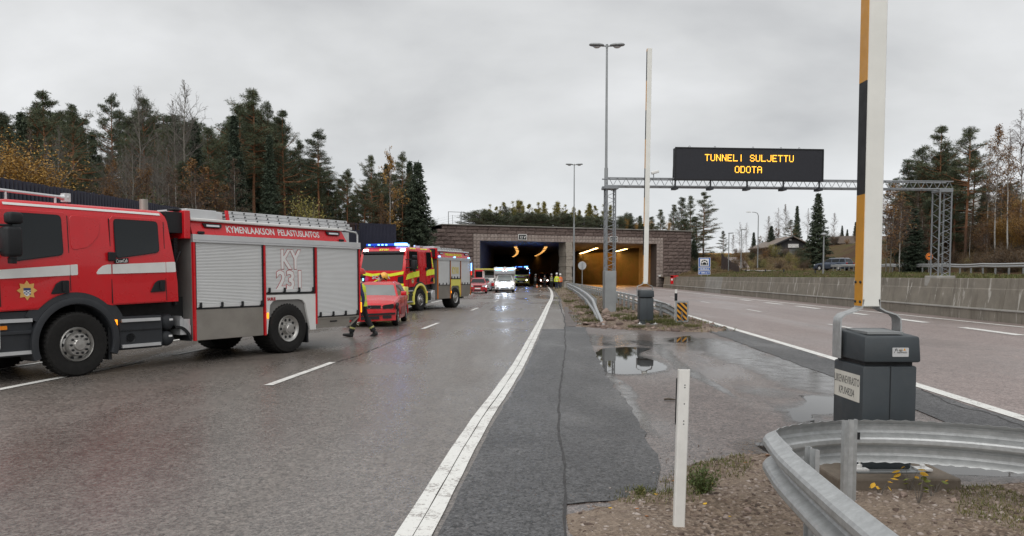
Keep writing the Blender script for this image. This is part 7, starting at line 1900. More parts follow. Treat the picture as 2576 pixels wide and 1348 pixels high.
def spruce(seed, H=14., wid=2.4, bare=.03, droop=1., m=None, gap=.36):
    rng = np.random.default_rng(seed); tr = trunk_path(H, rng, .006); r0 = .011 * H; rt = lambda z: r0 * (1 - .93 * z / H)
    tv, tf = limbs(tr[:-1], tr[1:], [rt(z) for z in tr[:-1, 2]], [rt(z) for z in tr[1:, 2]], 7)
    P, Q, a0, a1, C, Dd = [], [], [], [], [], []
    z = bare * H + .2
    while z < H * .985:
        t = z / H; nb_ = 7 if t < .8 else 5
        for k in range(nb_):
            az = 2 * np.pi * (k + rng.random()) / nb_; Ln = wid * ((1 - t) ** .85 * .97 + .03) * rng.uniform(.62, 1.15) * min(1, .55 + t * 3)
            b = at_h(tr, min(z + rng.normal(0, .06), H)); h = np.array([np.cos(az), np.sin(az), 0]); dr = np.interp(t, [0, .6, 1], [-.42, -.22, .7]) * droop
            m_ = b + (h + [0, 0, dr]) * Ln * .6; e_ = m_ + (h + [0, 0, dr + .45]) * Ln * .4
            P += [b, m_]; Q += [m_, e_]; rb = .012 + .012 * Ln; a0 += [rb, rb * .6]; a1 += [rb * .6, .006]
            n = max(2, int(Ln / .22)); sd = np.cross(h, [0, 0, 1])
            for j in range(n):
                s_ = (j + rng.random()) / n; s_ = .12 + .88 * s_; o = b + (m_ - b) * (s_ / .6) if s_ < .6 else m_ + (e_ - m_) * ((s_ - .6) / .4)
                for q in (-1, 0, 1):
                    C.append(o + sd * q * Ln * .20 * (1.1 - s_) * rng.random()); Dd.append(h * .7 + sd * q * .9 + np.array([0, 0, -.55 + rng.normal(0, .2)]))
        z += gap * (1 - .35 * t)
    C, Dd = np.repeat(np.array(C), 4, 0), np.repeat(np.array(Dd), 4, 0); C = C + rng.normal(0, .07, C.shape); Dd = Dd + rng.normal(0, .45, Dd.shape)
    lv, lf = leaf_tris(C, Dd, .34 * (.6 + .7 * rng.random(len(C))), .11, rng)
    bv, bf = limbs(P, Q, a0, a1, 3)
    return dict(trunk=mesh_only('trunk', tv, tf, M_BARKS, True), limb=mesh_only('limbs', bv, bf, M_BARKS), crown=mesh_only('crown', lv, lf, m or M_SPRN), H=H)
def broadleaf(seed, H=13., leaf=None, per=0, start=.30, stems=1, barkm=None, twig=None, weep=0., lsize=.16, spread=.24, nb=46, r_=.0075):
    """slender trunk, ascending limbs, fine twigs; leaves sit along the twigs"""
    rng = np.random.default_rng(seed); P, Q, a0, a1, TP, TQ, t0_, t1_, C = [], [], [], [], [], [], [], [], []
    for s_ in range(stems):
        h = H * (1 if s_ == 0 else rng.uniform(.85, .97)); tr = trunk_path(h, rng, .035, 11); a = rng.uniform(0, 6.28)
        if stems > 1: tr[:, :2] += np.array([np.cos(a), np.sin(a)]) * (.25 + tr[:, 2:] * .055)
        rt = lambda z: max(.012, r_ * h * (1 - .93 * z / h)); k = len(tr) - 1
        P += list(tr[:-1]); Q += list(tr[1:]); a0 += [rt(z) for z in tr[:-1, 2]]; a1 += [rt(z) for z in tr[1:, 2]]
        for i in range(nb):
            t = (i + rng.random()) / nb; z = h * (start + (1 - start) * t) * .985; az = rng.uniform(0, 6.28)
            Ln = h * spread * (min(1, .35 + t * 2.2) * (1 - t ** 1.6) * .95 + .08) * rng.uniform(.6, 1.2); el = R(np.interp(t, [0, 1], [38, 66]) + rng.normal(0, 10))
            b = at_h(tr, z); d = np.array([np.cos(az) * np.cos(el), np.sin(az) * np.cos(el), np.sin(el)]); q = b; r0 = min(.05, .006 + .011 * Ln); n = 4
            for j in range(n):
                d = d + rng.normal(0, .09, 3) + np.array([0, 0, .05 - weep * .16 * j]); d /= np.linalg.norm(d); q2 = q + d * Ln / n
                TP.append(q); TQ.append(q2); t0_.append(r0 * (1 - .22 * j)); t1_.append(r0 * (1 - .22 * (j + 1)))
                for m in range(3):
                    sd = rng.normal(0, 1, 3); sd -= d * sd.dot(d); sd /= np.linalg.norm(sd) + 1e-9; o = q + (q2 - q) * rng.random(); e = d * .75 + sd * .7 + np.array([0, 0, .15 - weep * .9]); e /= np.linalg.norm(e); l2 = Ln * rng.uniform(.14, .34)
                    m1 = o + e * l2 * .5; m2 = m1 + (e + np.array([0, 0, .15 - weep * .7])) * l2 * .5; TP += [o, m1]; TQ += [m1, m2]; t0_ += [.011, .008]; t1_ += [.008, .005]
                    for w in range(2):
                        sd2 = rng.normal(0, .5, 3) + e + [0, 0, .1 - weep * .9]; sd2 /= np.linalg.norm(sd2); o2 = m1 + (m2 - m1) * rng.random(); TP.append(o2); TQ.append(o2 + sd2 * l2 * .45); t0_.append(.007); t1_.append(.004)
                    for c in range(per): C.append(o + (m2 - o) * rng.random() + rng.normal(0, .12, 3))
                q = q2
    P, Q, TP, TQ = map(np.array, (P, Q, TP, TQ))
    tv, tf = limbs(P, Q, a0, a1, 6); bv, bf = limbs(TP, TQ, t0_, t1_, 3)
    out = dict(trunk=mesh_only('trunk', tv, tf, barkm or M_BARKA, True), limb=mesh_only('branches', bv, bf, twig or M_TWIG), H=H)
    if per:
        C = np.array(C); C = C[vnoise(C[:, [0, 2]] + C[:, 1:2] * .7, .9, seed) > .30]
        lv, lf = leaf_tris(C, rng.normal(0, 1, C.shape) - [0, 0, .5], lsize * (.6 + .8 * rng.random(len(C))), lsize * .7, rng); out['crown'] = mesh_only('crown', lv, lf, leaf)
    return out
def bush(seed, H=2.2, W_=1.5, n=900, leaf=None, lsize=.13, stems=9, twig=None):
    rng = np.random.default_rng(seed); P, Q, a0, a1, C = [], [], [], [], []
    for i in range(stems):
        a = rng.uniform(0, 6.28); lean = rng.uniform(.1, .8); tip = np.array([np.cos(a) * W_ * lean, np.sin(a) * W_ * lean, H * rng.uniform(.65, 1.0) * (1.1 - .4 * lean)]); mid = tip * [.4, .4, .55] + rng.normal(0, .06, 3)
        b = np.array([np.cos(a) * .1, np.sin(a) * .1, 0]); P += [b, mid]; Q += [mid, tip]; a0 += [.022, .014]; a1 += [.014, .005]
        for j in range(7):
            k = rng.uniform(.2, 1); o = b + (mid - b) * (k * 2) if k < .5 else mid + (tip - mid) * (k * 2 - 1); q = o + rng.normal(0, .28, 3) * W_ * .5 + [0, 0, .18 * H]; P.append(o); Q.append(q); a0.append(.010); a1.append(.004)
            for m in range(max(1, n // (stems * 7))): C.append(o + (q - o) * rng.random() + rng.normal(0, .11 * W_, 3))
    C = np.array(C); C[:, 2] = np.abs(C[:, 2]); bv, bf = limbs(P, Q, a0, a1, 3); lv, lf = leaf_tris(C, rng.normal(0, 1, C.shape) + [0, 0, .2], lsize * (.6 + .8 * rng.random(len(C))), lsize * .6, rng)
    return dict(limb=mesh_only('stems', bv, bf, twig or M_TWIG), crown=mesh_only('foliage', lv, lf, leaf), H=H)

SPEC = {}
def spec(k, fn, *a, **kw):
    if k not in SPEC: SPEC[k] = fn(*a, **kw)
    return SPEC[k]
for i in range(4): spec('pine%d' % i, pine, 11 + i, 16, (.46, .38, .52, .30)[i], (2.9, 3.3, 2.5, 3.1)[i], (58, 66, 48, 70)[i])
for i in range(3): spec('pined%d' % i, pine, 31 + i, 14, (.16, .10, .22)[i], (3.0, 3.4, 2.6)[i], (84, 92, 70)[i], 1.0, .85)
for i in range(3): spec('spruce%d' % i, spruce, 41 + i, 14, (2.3, 2.0, 2.7)[i], (.04, .15, .02)[i])
for i in range(3): spec('bare%d' % i, broadleaf, 51 + i, 14, None, 0, (.42, .36, .30)[i], (1, 2, 1)[i], spread=.25)
for i in range(2): spec('thin%d' % i, broadleaf, 61 + i, 12, M_BLEAF, 2, .28, 1, M_BARKB, M_TWIGB, .35, .11, .22, 44, .0055)
for i in range(2): spec('birch%d' % i, broadleaf, 71 + i, 14, M_YLEAF, 8, .30, 1, M_BARKB, M_TWIGB, .75, .16, .20, 40, .006)
for i in range(2): spec('rust%d' % i, broadleaf, 81 + i, 9, M_OLEAF, 3, .18, 2, M_BARKA, M_TWIGB, .2, .13, .30, 34, .006)
for i in range(2): spec('weep%d' % i, broadleaf, 91 + i, 15, None, 0, .34, 1, M_BARKB, M_TWIGB, .85, .1, .22, 54, .006)
for i in range(2): spec('brown%d' % i, broadleaf, 171 + i, 14, M_OLEAF, 5, .30, 1, M_BARKB, M_TWIGB, .7, .13, .22, 46, .006)
for i in range(2): spec('bushy%d' % i, bush, 101 + i, 3.2, 2.2, 8000, M_YLEAF, .075, 16)
for i in range(2): spec('busho%d' % i, bush, 111 + i, 3.0, 2.2, 5000, M_OLEAF, .08, 15)
for i in range(2): spec('bushb%d' % i, bush, 121 + i, 2.6, 2.0, 3000, M_BLEAF, .085, 16)
for i in range(2): spec('bushg%d' % i, bush, 131 + i, 2.2, 1.8, 3200, M_SHRUB, .09, 14)
for i in range(2): spec('bushl%d' % i, bush, 141 + i, 2.4, 1.6, 2800, M_GYLEAF, .08, 13)
for i in range(3): spec('young%d' % i, broadleaf, 151 + i, 5, M_GYLEAF, 12, .05, 1, M_BARKB, M_TWIGB, .1, .11, .27, 30, .007)
for i in range(2): spec('dwarf%d' % i, pine, 161 + i, 2.2, .03, 1.25, 60, 1.0, .5, .55, 16, .45)

def plant(kind, name, label, cat, x, y, z, h, wide=1., rz=None, group=None):
    s = SPEC[kind]; k = h / s['H']; r = thing(name, label, cat, (x, y, z - .1), rnd.uniform(0, 6.28) if rz is None else rz, group)
    for key, nm_ in (('trunk', 'trunk'), ('limb', 'branches'), ('crown', 'crown')):
        if key in s: inst(s[key], nm_, (0, 0, 0), 0, (k * wide, k * wide, k), r)
    return r
NAMES = dict(pine='pine_tree', pined='pine_tree', spruce='spruce_tree', bare='aspen_tree', thin='birch_tree', birch='birch_tree', brown='birch_tree', rust='rowan_tree', weep='birch_tree', young='birch_sapling', dwarf='dwarf_pine')
def put(kind, u, vt, Y, label, wide=1., zf=None, group=None, rz=None):
    if group and 935 < u < 1020 and Y < 130: Y = max(Y, 97)
    t_ = D(u, vt, Y); z = zf if zf is not None else (hlz(t_.x, Y) if t_.x < 0 else hrz(t_.x, Y))
    b = kind.rstrip('0123456789'); nm_ = NAMES.get(b, 'bush'); cat = 'bush' if nm_ == 'bush' else ('shrub' if b == 'dwarf' else 'tree')
    h = max(t_.z - z, .8); return plant(kind, nm_, label, cat, t_.x, Y, z, h, wide, rz, group)
rnd = random.Random(21)
# --- the forest behind the navy fence: landmark trees first
put('pine3', 105, 224, 62, 'broad tall pine with a twin top near the left end of the forest', 1.1)
put('thin0', 74, 318, 52, 'thin white stemmed birch with brown twigs in front of the broad twin topped pine', .9)
put('bare1', 128, 310, 54, 'pale forked bare tree left of the gap in the forest', .9)
put('pine1', 181, 260, 60, 'dense dark pine right beside the bright gap low in the left forest', .95)
put('pine2', 277, 235, 66, 'slender pointed pine standing alone above the left forest', .75)
put('pined0', 359, 248, 64, 'dense dark pine in front of a bare crown in the left forest', .85)
put('bare0', 345, 212, 62, 'tall leafless tree whose bare top shows over the dense dark pine', .9)
put('bare1', 444, 200, 60, 'tall twin stemmed leafless aspen, tallest bare tree in the forest', 1.05)
put('spruce1', 490, 302, 66, 'pointed spruce just right of the twin stemmed bare aspen', 1.0)
put('pine0', 632, 222, 78, 'tallest pine of the forest with an orange trunk and wide crown', 1.15)
put('pine2', 598, 262, 76, 'straight pine with a bare orange trunk left of the tallest pine', 1.1)
put('pine0', 672, 254, 80, 'slim pine just right of the tallest pine', .75)
put('pine3', 711, 274, 80, 'wide pine with layered boughs at the right end of the tall group', .95)
put('pine2', 796, 326, 84, 'isolated pine with a round top and leaning orange trunk', 1.15)
put('pine1', 750, 350, 84, 'narrow dark pine between the tall group and the isolated round topped pine', .7)
put('pine2', 872, 424, 88, 'short pine with a dead spike at its top above the red hip of the ladder', .9)
put('pine0', 932, 389, 92, 'flat topped pine left of the yellow birch', .85)
put('birch0', 979, 367, 89.5, 'tall birch with yellow brown leaves and a white trunk', .95)
put('pine2', 1009, 383, 94, 'pine with a tufted flat top just right of the yellow birch', .8)
put('spruce0', 1030, 400, 96, 'dark spruce beside the last spruce of the forest', .85)
put('spruce2', 1050, 405, 93, 'wide drooping spruce at the right end of the forest', 1.15)
put('rust0', 957, 486, 89, 'small rust orange tree under the yellow birch', .8)
put('bushy0', 30, 388, 46, 'large ochre leaved bush over the fence at the left edge', 1.3); put('bushy1', 78, 410, 47, 'second ochre bush over the fence, beside the white stemmed birch', 1.2)
put('bushl0', 778, 512, 70, 'yellow green bush peeping over the ladder of the near fire engine', .9)
put('rust1', 292, 398, 54, 'small brown orange birch above the fence, left of two', .9); put('rust0', 353, 408, 54, 'small brown orange birch above the fence, right of two', .9)
TL_U = [0, 45, 100, 140, 180, 230, 280, 350, 430, 520, 560, 630, 710, 740, 800, 850, 900, 930, 1010, 1050, 1070]
TL_V = [272, 258, 232, 255, 266, 285, 258, 252, 272, 300, 300, 238, 284, 352, 362, 425, 432, 396, 396, 412, 470]
kinds_ = ['pine0', 'pined1', 'pine3', 'spruce0', 'pined0', 'pine1', 'pine2', 'spruce1', 'pined2']
LBL = dict(pine='pine with an open crown in the mixed forest behind the navy fence', pined='bushy dark pine in the mixed forest behind the navy fence', spruce='dark spruce in the mixed forest behind the navy fence',
           bare='leafless grey tree in the mixed forest behind the navy fence', thin='thin brown twigged birch in the mixed forest behind the navy fence', rust='small rusty leaved tree in the mixed forest behind the navy fence')
GRPT = dict(pine='open pines of the left forest', pined='bushy pines of the left forest', spruce='spruces of the left forest', bare='leafless trees of the left forest', thin='thin birches of the left forest', rust='rusty trees of the left forest')
def lbl(k):
    b = k.rstrip('0123456789'); return dict(label=LBL[b], group=GRPT[b])
for i in range(54):
    u = 1062 * (i + rnd.random()) / 54 - 4; v = np.interp(u, TL_U, TL_V) + rnd.uniform(6, 70); Y = rnd.uniform(66, 104) if u < 700 else rnd.uniform(86, 112)
    if 232 < u < 296 and Y < 200: v += 90
    k = rnd.choice(kinds_); put(k, u, v, Y, wide=rnd.uniform(.8, 1.1), **lbl(k))
for i in range(40):
    u = 1000 * (i + rnd.random()) / 40; v = np.interp(u, TL_U, TL_V) + rnd.uniform(14, 60)
    if 225 < u < 300: continue
    k = rnd.choice(['pined0', 'pined1', 'pined2', 'pine3']); put(k, u, v, rnd.uniform(88, 112), wide=rnd.uniform(1.1, 1.4), **lbl(k))
for i in range(30):
    u = 1060 * (i + rnd.random()) / 30; v = np.interp(u, TL_U, TL_V) + rnd.uniform(110, 190); v = min(v, 520 if u > 700 else 480)
    if 235 < u < 290: continue
    k = rnd.choice(['spruce0', 'spruce1', 'pined1', 'pined2', 'pined0', 'thin1', 'rust1']); put(k, u, v, rnd.uniform(56, 78) if u < 620 else rnd.uniform(84, 100), wide=rnd.uniform(1.0, 1.35), **lbl(k))
for i in range(18):
    u = rnd.uniform(150, 570); k = rnd.choice(['bare0', 'bare2', 'thin0', 'thin1']); put(k, u, np.interp(u, TL_U, TL_V) + rnd.uniform(60, 170), rnd.uniform(52, 62), wide=rnd.uniform(.9, 1.2), **lbl(k))
for i in range(10):
    u = 150 + 420 * (i + rnd.random()) / 10; k = rnd.choice(['rust0', 'rust1', 'thin0']); put(k, u, rnd.uniform(395, 470), rnd.uniform(49, 57), ('ochre brown young tree' if k[0] == 'r' else 'brown twigged young birch') + ' close behind the navy fence', rnd.uniform(1.1, 1.5), group='ochre young trees behind the fence' if k[0] == 'r' else 'young birches behind the fence')
for i in range(34):
    u = rnd.uniform(-10, 1075); Y = rnd.uniform(48, 60) if u < 560 else rnd.uniform(76, 96); k = rnd.choice(['bushb0', 'bushb1', 'busho0', 'bushg1', 'bushb0', 'bushl1']); x = D(u, 600, Y).x
    if x > L(Y) - 21 and Y < 84: x = L(Y) - 22
    cname = {'bushb': 'withered brown bush', 'busho': 'rusty bush', 'bushg': 'dark green bush', 'bushl': 'yellowish bush'}[k[:5]]
    plant(k, 'bush', cname + ' in the undergrowth of the left forest', 'bush', x, Y, hlz(x, Y), rnd.uniform(1.8, 3.6), rnd.uniform(.9, 1.3), None, cname + 'es of the left forest')

# --- on and beside the tunnel
for i in range(42):
    a = -1.0 + 30.5 * (i + rnd.uniform(.1, .9)) / 42; b = rnd.uniform(.9, 3.2); q = pw(a, b); plant('dwarf%d' % (i % 2), 'dwarf_pine', 'dark green dwarf pine in the low hedge on top of the tunnel', 'shrub', q.x, q.y, tz(a, b), rnd.uniform(1.4, 2.0) * (1 if a < 27 else .6), rnd.uniform(1.2, 1.7), None, 'dwarf pines on the tunnel')
for i in range(34):
    a = 3.5 + 21 * (i + rnd.random()) / 34; b = rnd.uniform(4, 11); q = pw(a, b); hh = rnd.uniform(3.0, 4.6) * (1.1 if 8 < a < 15 else .9)
    plant('young%d' % (i % 3), 'birch_sapling', 'yellow green birch sapling behind the dwarf pines on top of the tunnel', 'tree', q.x, q.y, tz(a, b), hh, rnd.uniform(1.0, 1.5), None, 'saplings on the tunnel')
for i in range(7):
    a = 1.0 + 27 * rnd.random(); b = rnd.uniform(4, 9); q = pw(a, b); plant('dwarf%d' % (i % 2), 'dwarf_pine', 'taller dwarf pine among the saplings on top of the tunnel', 'shrub', q.x, q.y, tz(a, b), rnd.uniform(2.0, 2.9), .7, None, 'taller pines on the tunnel')
for i in range(9):
    a = 24 + 10 * rnd.random(); b = rnd.uniform(1, 6); q = pw(a, b); k = rnd.choice(['bushl0', 'bushl1', 'bushy0']); plant(k, 'bush', 'yellowing bush over the right end of the tunnel wall', 'bush', q.x, q.y, tz(a, b), rnd.uniform(.9, 1.7), .8, None, 'yellowing bushes on the right of the tunnel')
for i in range(16):
    a = -5.2 - 8 * rnd.random(); b = rnd.uniform(.5, 5); q = pw(a, b); k = rnd.choice(['bushl0', 'bushl1', 'bushy1', 'bushg0', 'bushb1']); plant(k, 'bush', 'scrubby yellowish bush on the slope left of the portal', 'bush', q.x, q.y, tz(a, b), rnd.uniform(.7, 1.6), .9, None, 'bushes left of the portal')
for i, (u, vt, Y, k, w_) in enumerate([(1662, 528, 150, 'pined1', 1.1), (1640, 545, 160, 'pined0', 1.1), (1610, 540, 165, 'spruce0', 1.2), (1585, 536, 170, 'pined2', 1.2), (1560, 548, 160, 'spruce1', 1.2)]):
    put(k, u, vt, Y, ('dark pine rising behind the right half of the tunnel top' if k[0] == 'p' else 'dark spruce rising behind the right half of the tunnel top'), w_, zf=5.0, group='conifers behind the tunnel')
# --- right of the tunnel
put('pine3', 1770, 481, 138, 'biggest layered pine right of the tunnel portal', 1.25); put('pined2', 1737, 492, 142, 'pine touching the biggest layered pine on its left', .95); put('pined0', 1714, 497, 146, 'third pine leftwards right of the tunnel portal', .95); put('pined1', 1694, 516, 148, 'lowest pine just above the right end of the portal', 1.0)
put('pined1', 1752, 545, 135, 'dense dark pine filling the foot of the pine group right of the tunnel', 1.6); put('pined0', 1722, 550, 134, 'dense dark pine low beside the right wing of the portal', 1.6); put('spruce0', 1745, 600, 130, 'dark low spruce beside the right wing of the portal', 1.8)
put('pined2', 1819, 580, 160, 'small pine behind the bridge between bare birches', 1.3)
put('weep0', 1861, 556, 175, 'pale leafless birch behind the short street lamps, left of two'); put('weep1', 1877, 558, 178, 'pale leafless birch behind the short street lamps, right of two')
put('thin0', 1934, 542, 170, 'brown leaved birch left of the dark gabled house', 1.1); put('weep1', 1959, 520, 185, 'tall bare birch behind the dark gabled house', 1.1); put('thin1', 1976, 512, 182, 'brownish birch behind the roof of the gabled house', 1.1)
put('spruce1', 2005, 516, 175, 'slim spruce behind the gabled house roof', 1.0); put('spruce0', 1940, 566, 158, 'dark cone shaped evergreen at the left corner of the gabled house', 1.5); put('pine3', 1990, 552, 166, 'wide spreading pine over the gabled house', 1.7)
put('spruce2', 2058, 484, 120, 'big dark spruce standing free right of the gabled house', 1.15)
put('weep0', 2032, 522, 170, 'bare birch showing left of the big spruce', 1.1); put('thin0', 2098, 534, 165, 'bare brownish birch showing right of the big spruce', 1.1)
put('spruce1', 2118, 566, 170, 'small spruce over the low pale house', 1.1); put('spruce0', 2131, 575, 172, 'smaller spruce right of the one over the low house', 1.1); put('spruce0', 2152, 556, 150, 'dark spruce half hidden by the near boom', 1.1)
for i in range(16):
    u = rnd.uniform(1790, 2170); Y = rnd.uniform(165, 200); k = rnd.choice(['thin0', 'thin1', 'rust1', 'pined1', 'spruce1', 'weep0']); b = k.rstrip('0123456789')
    put(k, u, rnd.uniform(570, 605), Y, dict(thin='brown twigged birch', rust='rusty leaved tree', pined='dark pine', spruce='dark spruce', weep='bare birch')[b] + ' in the far wood behind the houses', 1.3, group={'thin': 'brown birches', 'rust': 'rusty trees', 'pined': 'dark pines', 'spruce': 'dark spruces', 'weep': 'bare birches'}[b] + ' of the far right wood')
# right hillside
put('pine3', 2370, 313, 74, 'tall wind bent pine over the right gantry tower', 1.05); put('pined0', 2322, 372, 76, 'bushy pine left of the tall wind bent pine', 1.0); put('pined1', 2288, 403, 78, 'wide pine at the left end of the right hillside trees', 1.05); put('pine1', 2254, 446, 80, 'small open pine just right of the near boom', .9)
put('pine0', 2436, 318, 71, 'tall pine with a bright orange trunk left of the birches on the right', 1.15); put('pined2', 2405, 400, 73, 'dense pine between the two tall pines on the right hillside', 1.2)
put('brown0', 2512, 312, 66, 'brown leaved birch with a white trunk left of the apartment block', 1.1); put('brown1', 2545, 318, 64, 'brown leaved birch by the apartment block, farther right', 1.1); put('weep0', 2574, 268, 66, 'tall weeping bare birch at the right edge', 1.3); put('weep1', 2488, 350, 72, 'slim bare birch behind the orange trunked pine', 1.0)
put('pined0', 2560, 455, 80, 'dark pine low at the right edge behind the birches', 1.2); put('spruce0', 2300, 520, 70, 'small dark spruce under the right hillside pines', 1.5); put('pined2', 2340, 500, 72, 'low bushy pine behind the right gantry tower', 1.6); put('pined1', 2400, 505, 75, 'low bushy pine right of the far gantry tower', 1.4)
for i in range(26):
    u = rnd.uniform(2240, 2540); k = rnd.choice(['pined0', 'pined1', 'pine3', 'spruce1']); put(k, u, np.interp(u, [2240, 2300, 2370, 2440, 2480, 2575], [470, 400, 345, 350, 400, 440]) + rnd.uniform(5, 110), rnd.uniform(74, 92), ('dark pine' if k[0] == 'p' else 'dark spruce') + ' in the stand on the right hillside', 1.2, group='dark pines of the right hillside' if k[0] == 'p' else 'dark spruces of the right hillside')
for i in range(16):
    u = rnd.uniform(2225, 2575); k = rnd.choice(['thin0', 'thin1', 'thin0', 'rust1']); put(k, u, rnd.uniform(440, 540), rnd.uniform(64, 80), ('brown twigged young birch' if k[0] == 't' else 'rusty leaved young tree') + ' on the right hillside', 1.3, group='young birches of the right hillside' if k[0] == 't' else 'rusty young trees of the right hillside')
def hbush(n, u0, u1, y0, y1, ks, hmin, hmax, label, group, e0=2.0):
    for i in range(n):
        Y = rnd.uniform(y0, y1); x = D(rnd.uniform(u0, u1), 650, Y).x; x = max(x, float(XR(Y)) + e0) if e0 else x
        plant(rnd.choice(ks), 'bush', label, 'bush', x, Y, hrz(x, Y), rnd.uniform(hmin, hmax), rnd.uniform(.9, 1.5), None, group)
hbush(30, 2215, 2600, 48, 74, ['busho0', 'busho1', 'bushy0', 'busho0'], 1.2, 2.8, 'rust orange bush on the right hillside', 'orange bushes of the right hillside', 7)
hbush(38, 2220, 2600, 42, 72, ['bushb0', 'bushb1'], .7, 1.7, 'low withered brown bush on the slope above the guard rail', 'brown bushes of the right slope', 2.5)
hbush(18, 2220, 2600, 42, 66, ['bushg0', 'bushg1', 'bushl0'], .4, 1.1, 'low green bush on the slope above the guard rail', 'green bushes of the right slope', 2.5)
hbush(4, 2545, 2620, 52, 60, ['busho0', 'busho1'], 2.4, 3.4, 'large orange bush at the right edge under the birches', 'large orange bushes at the right edge', 8)
hbush(46, 1850, 2210, 108, 146, ['bushb0', 'bushb1', 'busho1', 'bushg0', 'bushl0'], .6, 2.2, 'low brownish bush on the rough slope below the houses', 'bushes below the houses', 0)
hbush(12, 1740, 1815, 118, 132, ['bushg0', 'bushl0', 'busho0', 'bushb0'], .8, 2.2, 'mixed bush between the right wing of the portal and the blue sign', 'bushes right of the portal', 0)

# --- grass and herbs
def tuft(seed, n, h, w_, m):
    rng = np.random.default_rng(seed); a = rng.uniform(0, 6.28, n); C = np.column_stack([np.cos(a), np.sin(a), np.zeros(n)]) * (rng.random(n) ** .6 * w_ * .5)[:, None]
    d = np.column_stack([np.cos(a) * rng.uniform(.1, .7, n), np.sin(a) * rng.uniform(.1, .7, n), np.ones(n)]) + rng.normal(0, .15, (n, 3))
    v, f = leaf_tris(C, d, h * (.35 + .75 * rng.random(n)), .006, rng); return v, f
TUF = [mesh_only('grass_tuft', *tuft(s, 320, .15, .34, M_GRASS), M_GRASS) for s in range(3)]
for i, (u, v, h) in enumerate([(1433, 762, 1.6), (1446, 741, 1.8), (1470, 784, 1.5), (1492, 800, 1.2), (1490, 812, 1.3), (1444, 725, 1.8), (1562, 812, 1.3), (1585, 822, 1.4), (1660, 822, 1.6), (1655, 815, 1.5), (1672, 826, 1.2), (1740, 832, 1.0), (1560, 790, 1.4), (1545, 768, 1.6), (1520, 745, 2.0), (1690, 828, 1.1), (1640, 826, 1.2), (1600, 828, 1.0)]):
    q = G(u, v); z = float(mound_z(np.array([[q.x, q.y]]), ISL, .16, 1.4, .14, 1.3)[0][0]); o = inst(TUF[i % 3], 'grass_tuft', (q.x, q.y, max(z, -.02)), rnd.uniform(0, 6), (h * 1.5, h * 1.5, h))
    tag(o, 'dry green grass tuft on the gravel island between the guard rails', 'grass tuft', 'grass tufts on the island')
def sc_grass(name, poly, n, hmin, hmax, zf, m, seed, wd=.010, label=None):
    rng = np.random.default_rng(seed); pa = np.array(poly, float); P_ = rng.uniform(pa.min(0), pa.max(0), (n * 4, 2)); P_ = P_[sdist(P_, pa) > .06]
    P_ = P_[vnoise(P_, 1.7, seed) > .48][:n]; z = zf(P_); C = np.column_stack([P_, z]); d = rng.normal(0, .45, C.shape); d[:, 2] = 1
    v, f = leaf_tris(C, d, rng.uniform(hmin, hmax, len(C)), wd, rng); return stuff(raw(name, v, f, m), label, 'grass')
fz = lambda P_: mound_z(P_, FORE, .05, .5, .05, 2.3)[0] - .005
iz = lambda P_: mound_z(P_, ISL, .16, 1.4, .14, 1.3)[0] - .01
sc_grass('grass', [(2.9, 5.2), (3.1, 6.2), (4.5, 6.3), (4.75, 5.2), (4.2, 4.3), (3.2, 4.6)], 3600, .012, .045, fz, M_GRASS, 3, .006, 'sparse green grass on the gravel right of the foreground cabinet')
sc_grass('grass', [(.6, 5.9), (1.5, 6.9), (2.4, 7.4), (1.9, 6.2), (1.3, 5.4), (.8, 5.5)], 1500, .02, .06, fz, M_GRASS, 4, .006, 'sparse dry grass on the gravel by the white post')
sc_grass('grass', ISL, 9000, .04, .22, iz, M_GRASS, 5, .02, 'thin dry grass across the gravel island')
sc_grass('grass', [(18.5, 30), (19.3, 51), (21.4, 100), (30, 100), (31, 70), (28, 40), (26, 30)], 16000, .06, .22, hr, M_GRASS, 6, .035, 'rough dry grass behind the concrete barrier')
sc_grass('grass', [(27, 100), (38, 100), (52, 140), (48, 150), (30, 150), (25, 125)], 14000, .1, .4, hr, M_DRYG, 7, .07, 'rough dry grass on the slope below the houses')
sc_grass('grass', [(34, 40), (44, 95), (60, 95), (54, 60), (44, 40)], 22000, .1, .4, hr, M_DRYG, 8, .06, 'rough grass on the right hillside')
def herb(name, label, loc, seed, n, h, w_, m, group=None):
    rng = np.random.default_rng(seed); r = thing(name, label, 'plant', loc, 0, group); P, Q, C = [], [], []
    for i in range(n):
        a = rng.uniform(0, 6.28); t_ = np.array([np.cos(a) * w_ * rng.random(), np.sin(a) * w_ * rng.random(), h * rng.uniform(.5, 1)]); P.append(np.zeros(3)); Q.append(t_)
        for j in range(9): C.append(t_ * rng.uniform(.25, 1) + rng.normal(0, .008, 3))
    bv, bf = limbs(P, Q, [.0025] * n, [.001] * n, 3); raw('stem', bv, bf, M_GRASS, r)
    C = np.array(C); v, f = leaf_tris(C, rng.normal(0, 1, C.shape) + [0, 0, .6], .034, .010, rng); raw('foliage', v, f, m, r); return r
q = G(1768, 1262); herb('weed', 'green feathery weed just right of the white delineator post', (q.x, q.y, .04), 4, 70, .22, .17, foliage('weed_green', [(.0, (.05, .075, .025)), (.5, (.09, .12, .04)), (1, (.15, .17, .06))]))
q = G(1610, 1250); herb('weed', 'tiny green tuft at the edge of the dark asphalt wedge', (q.x, q.y, .0), 5, 16, .08, .06, M_GRASS)
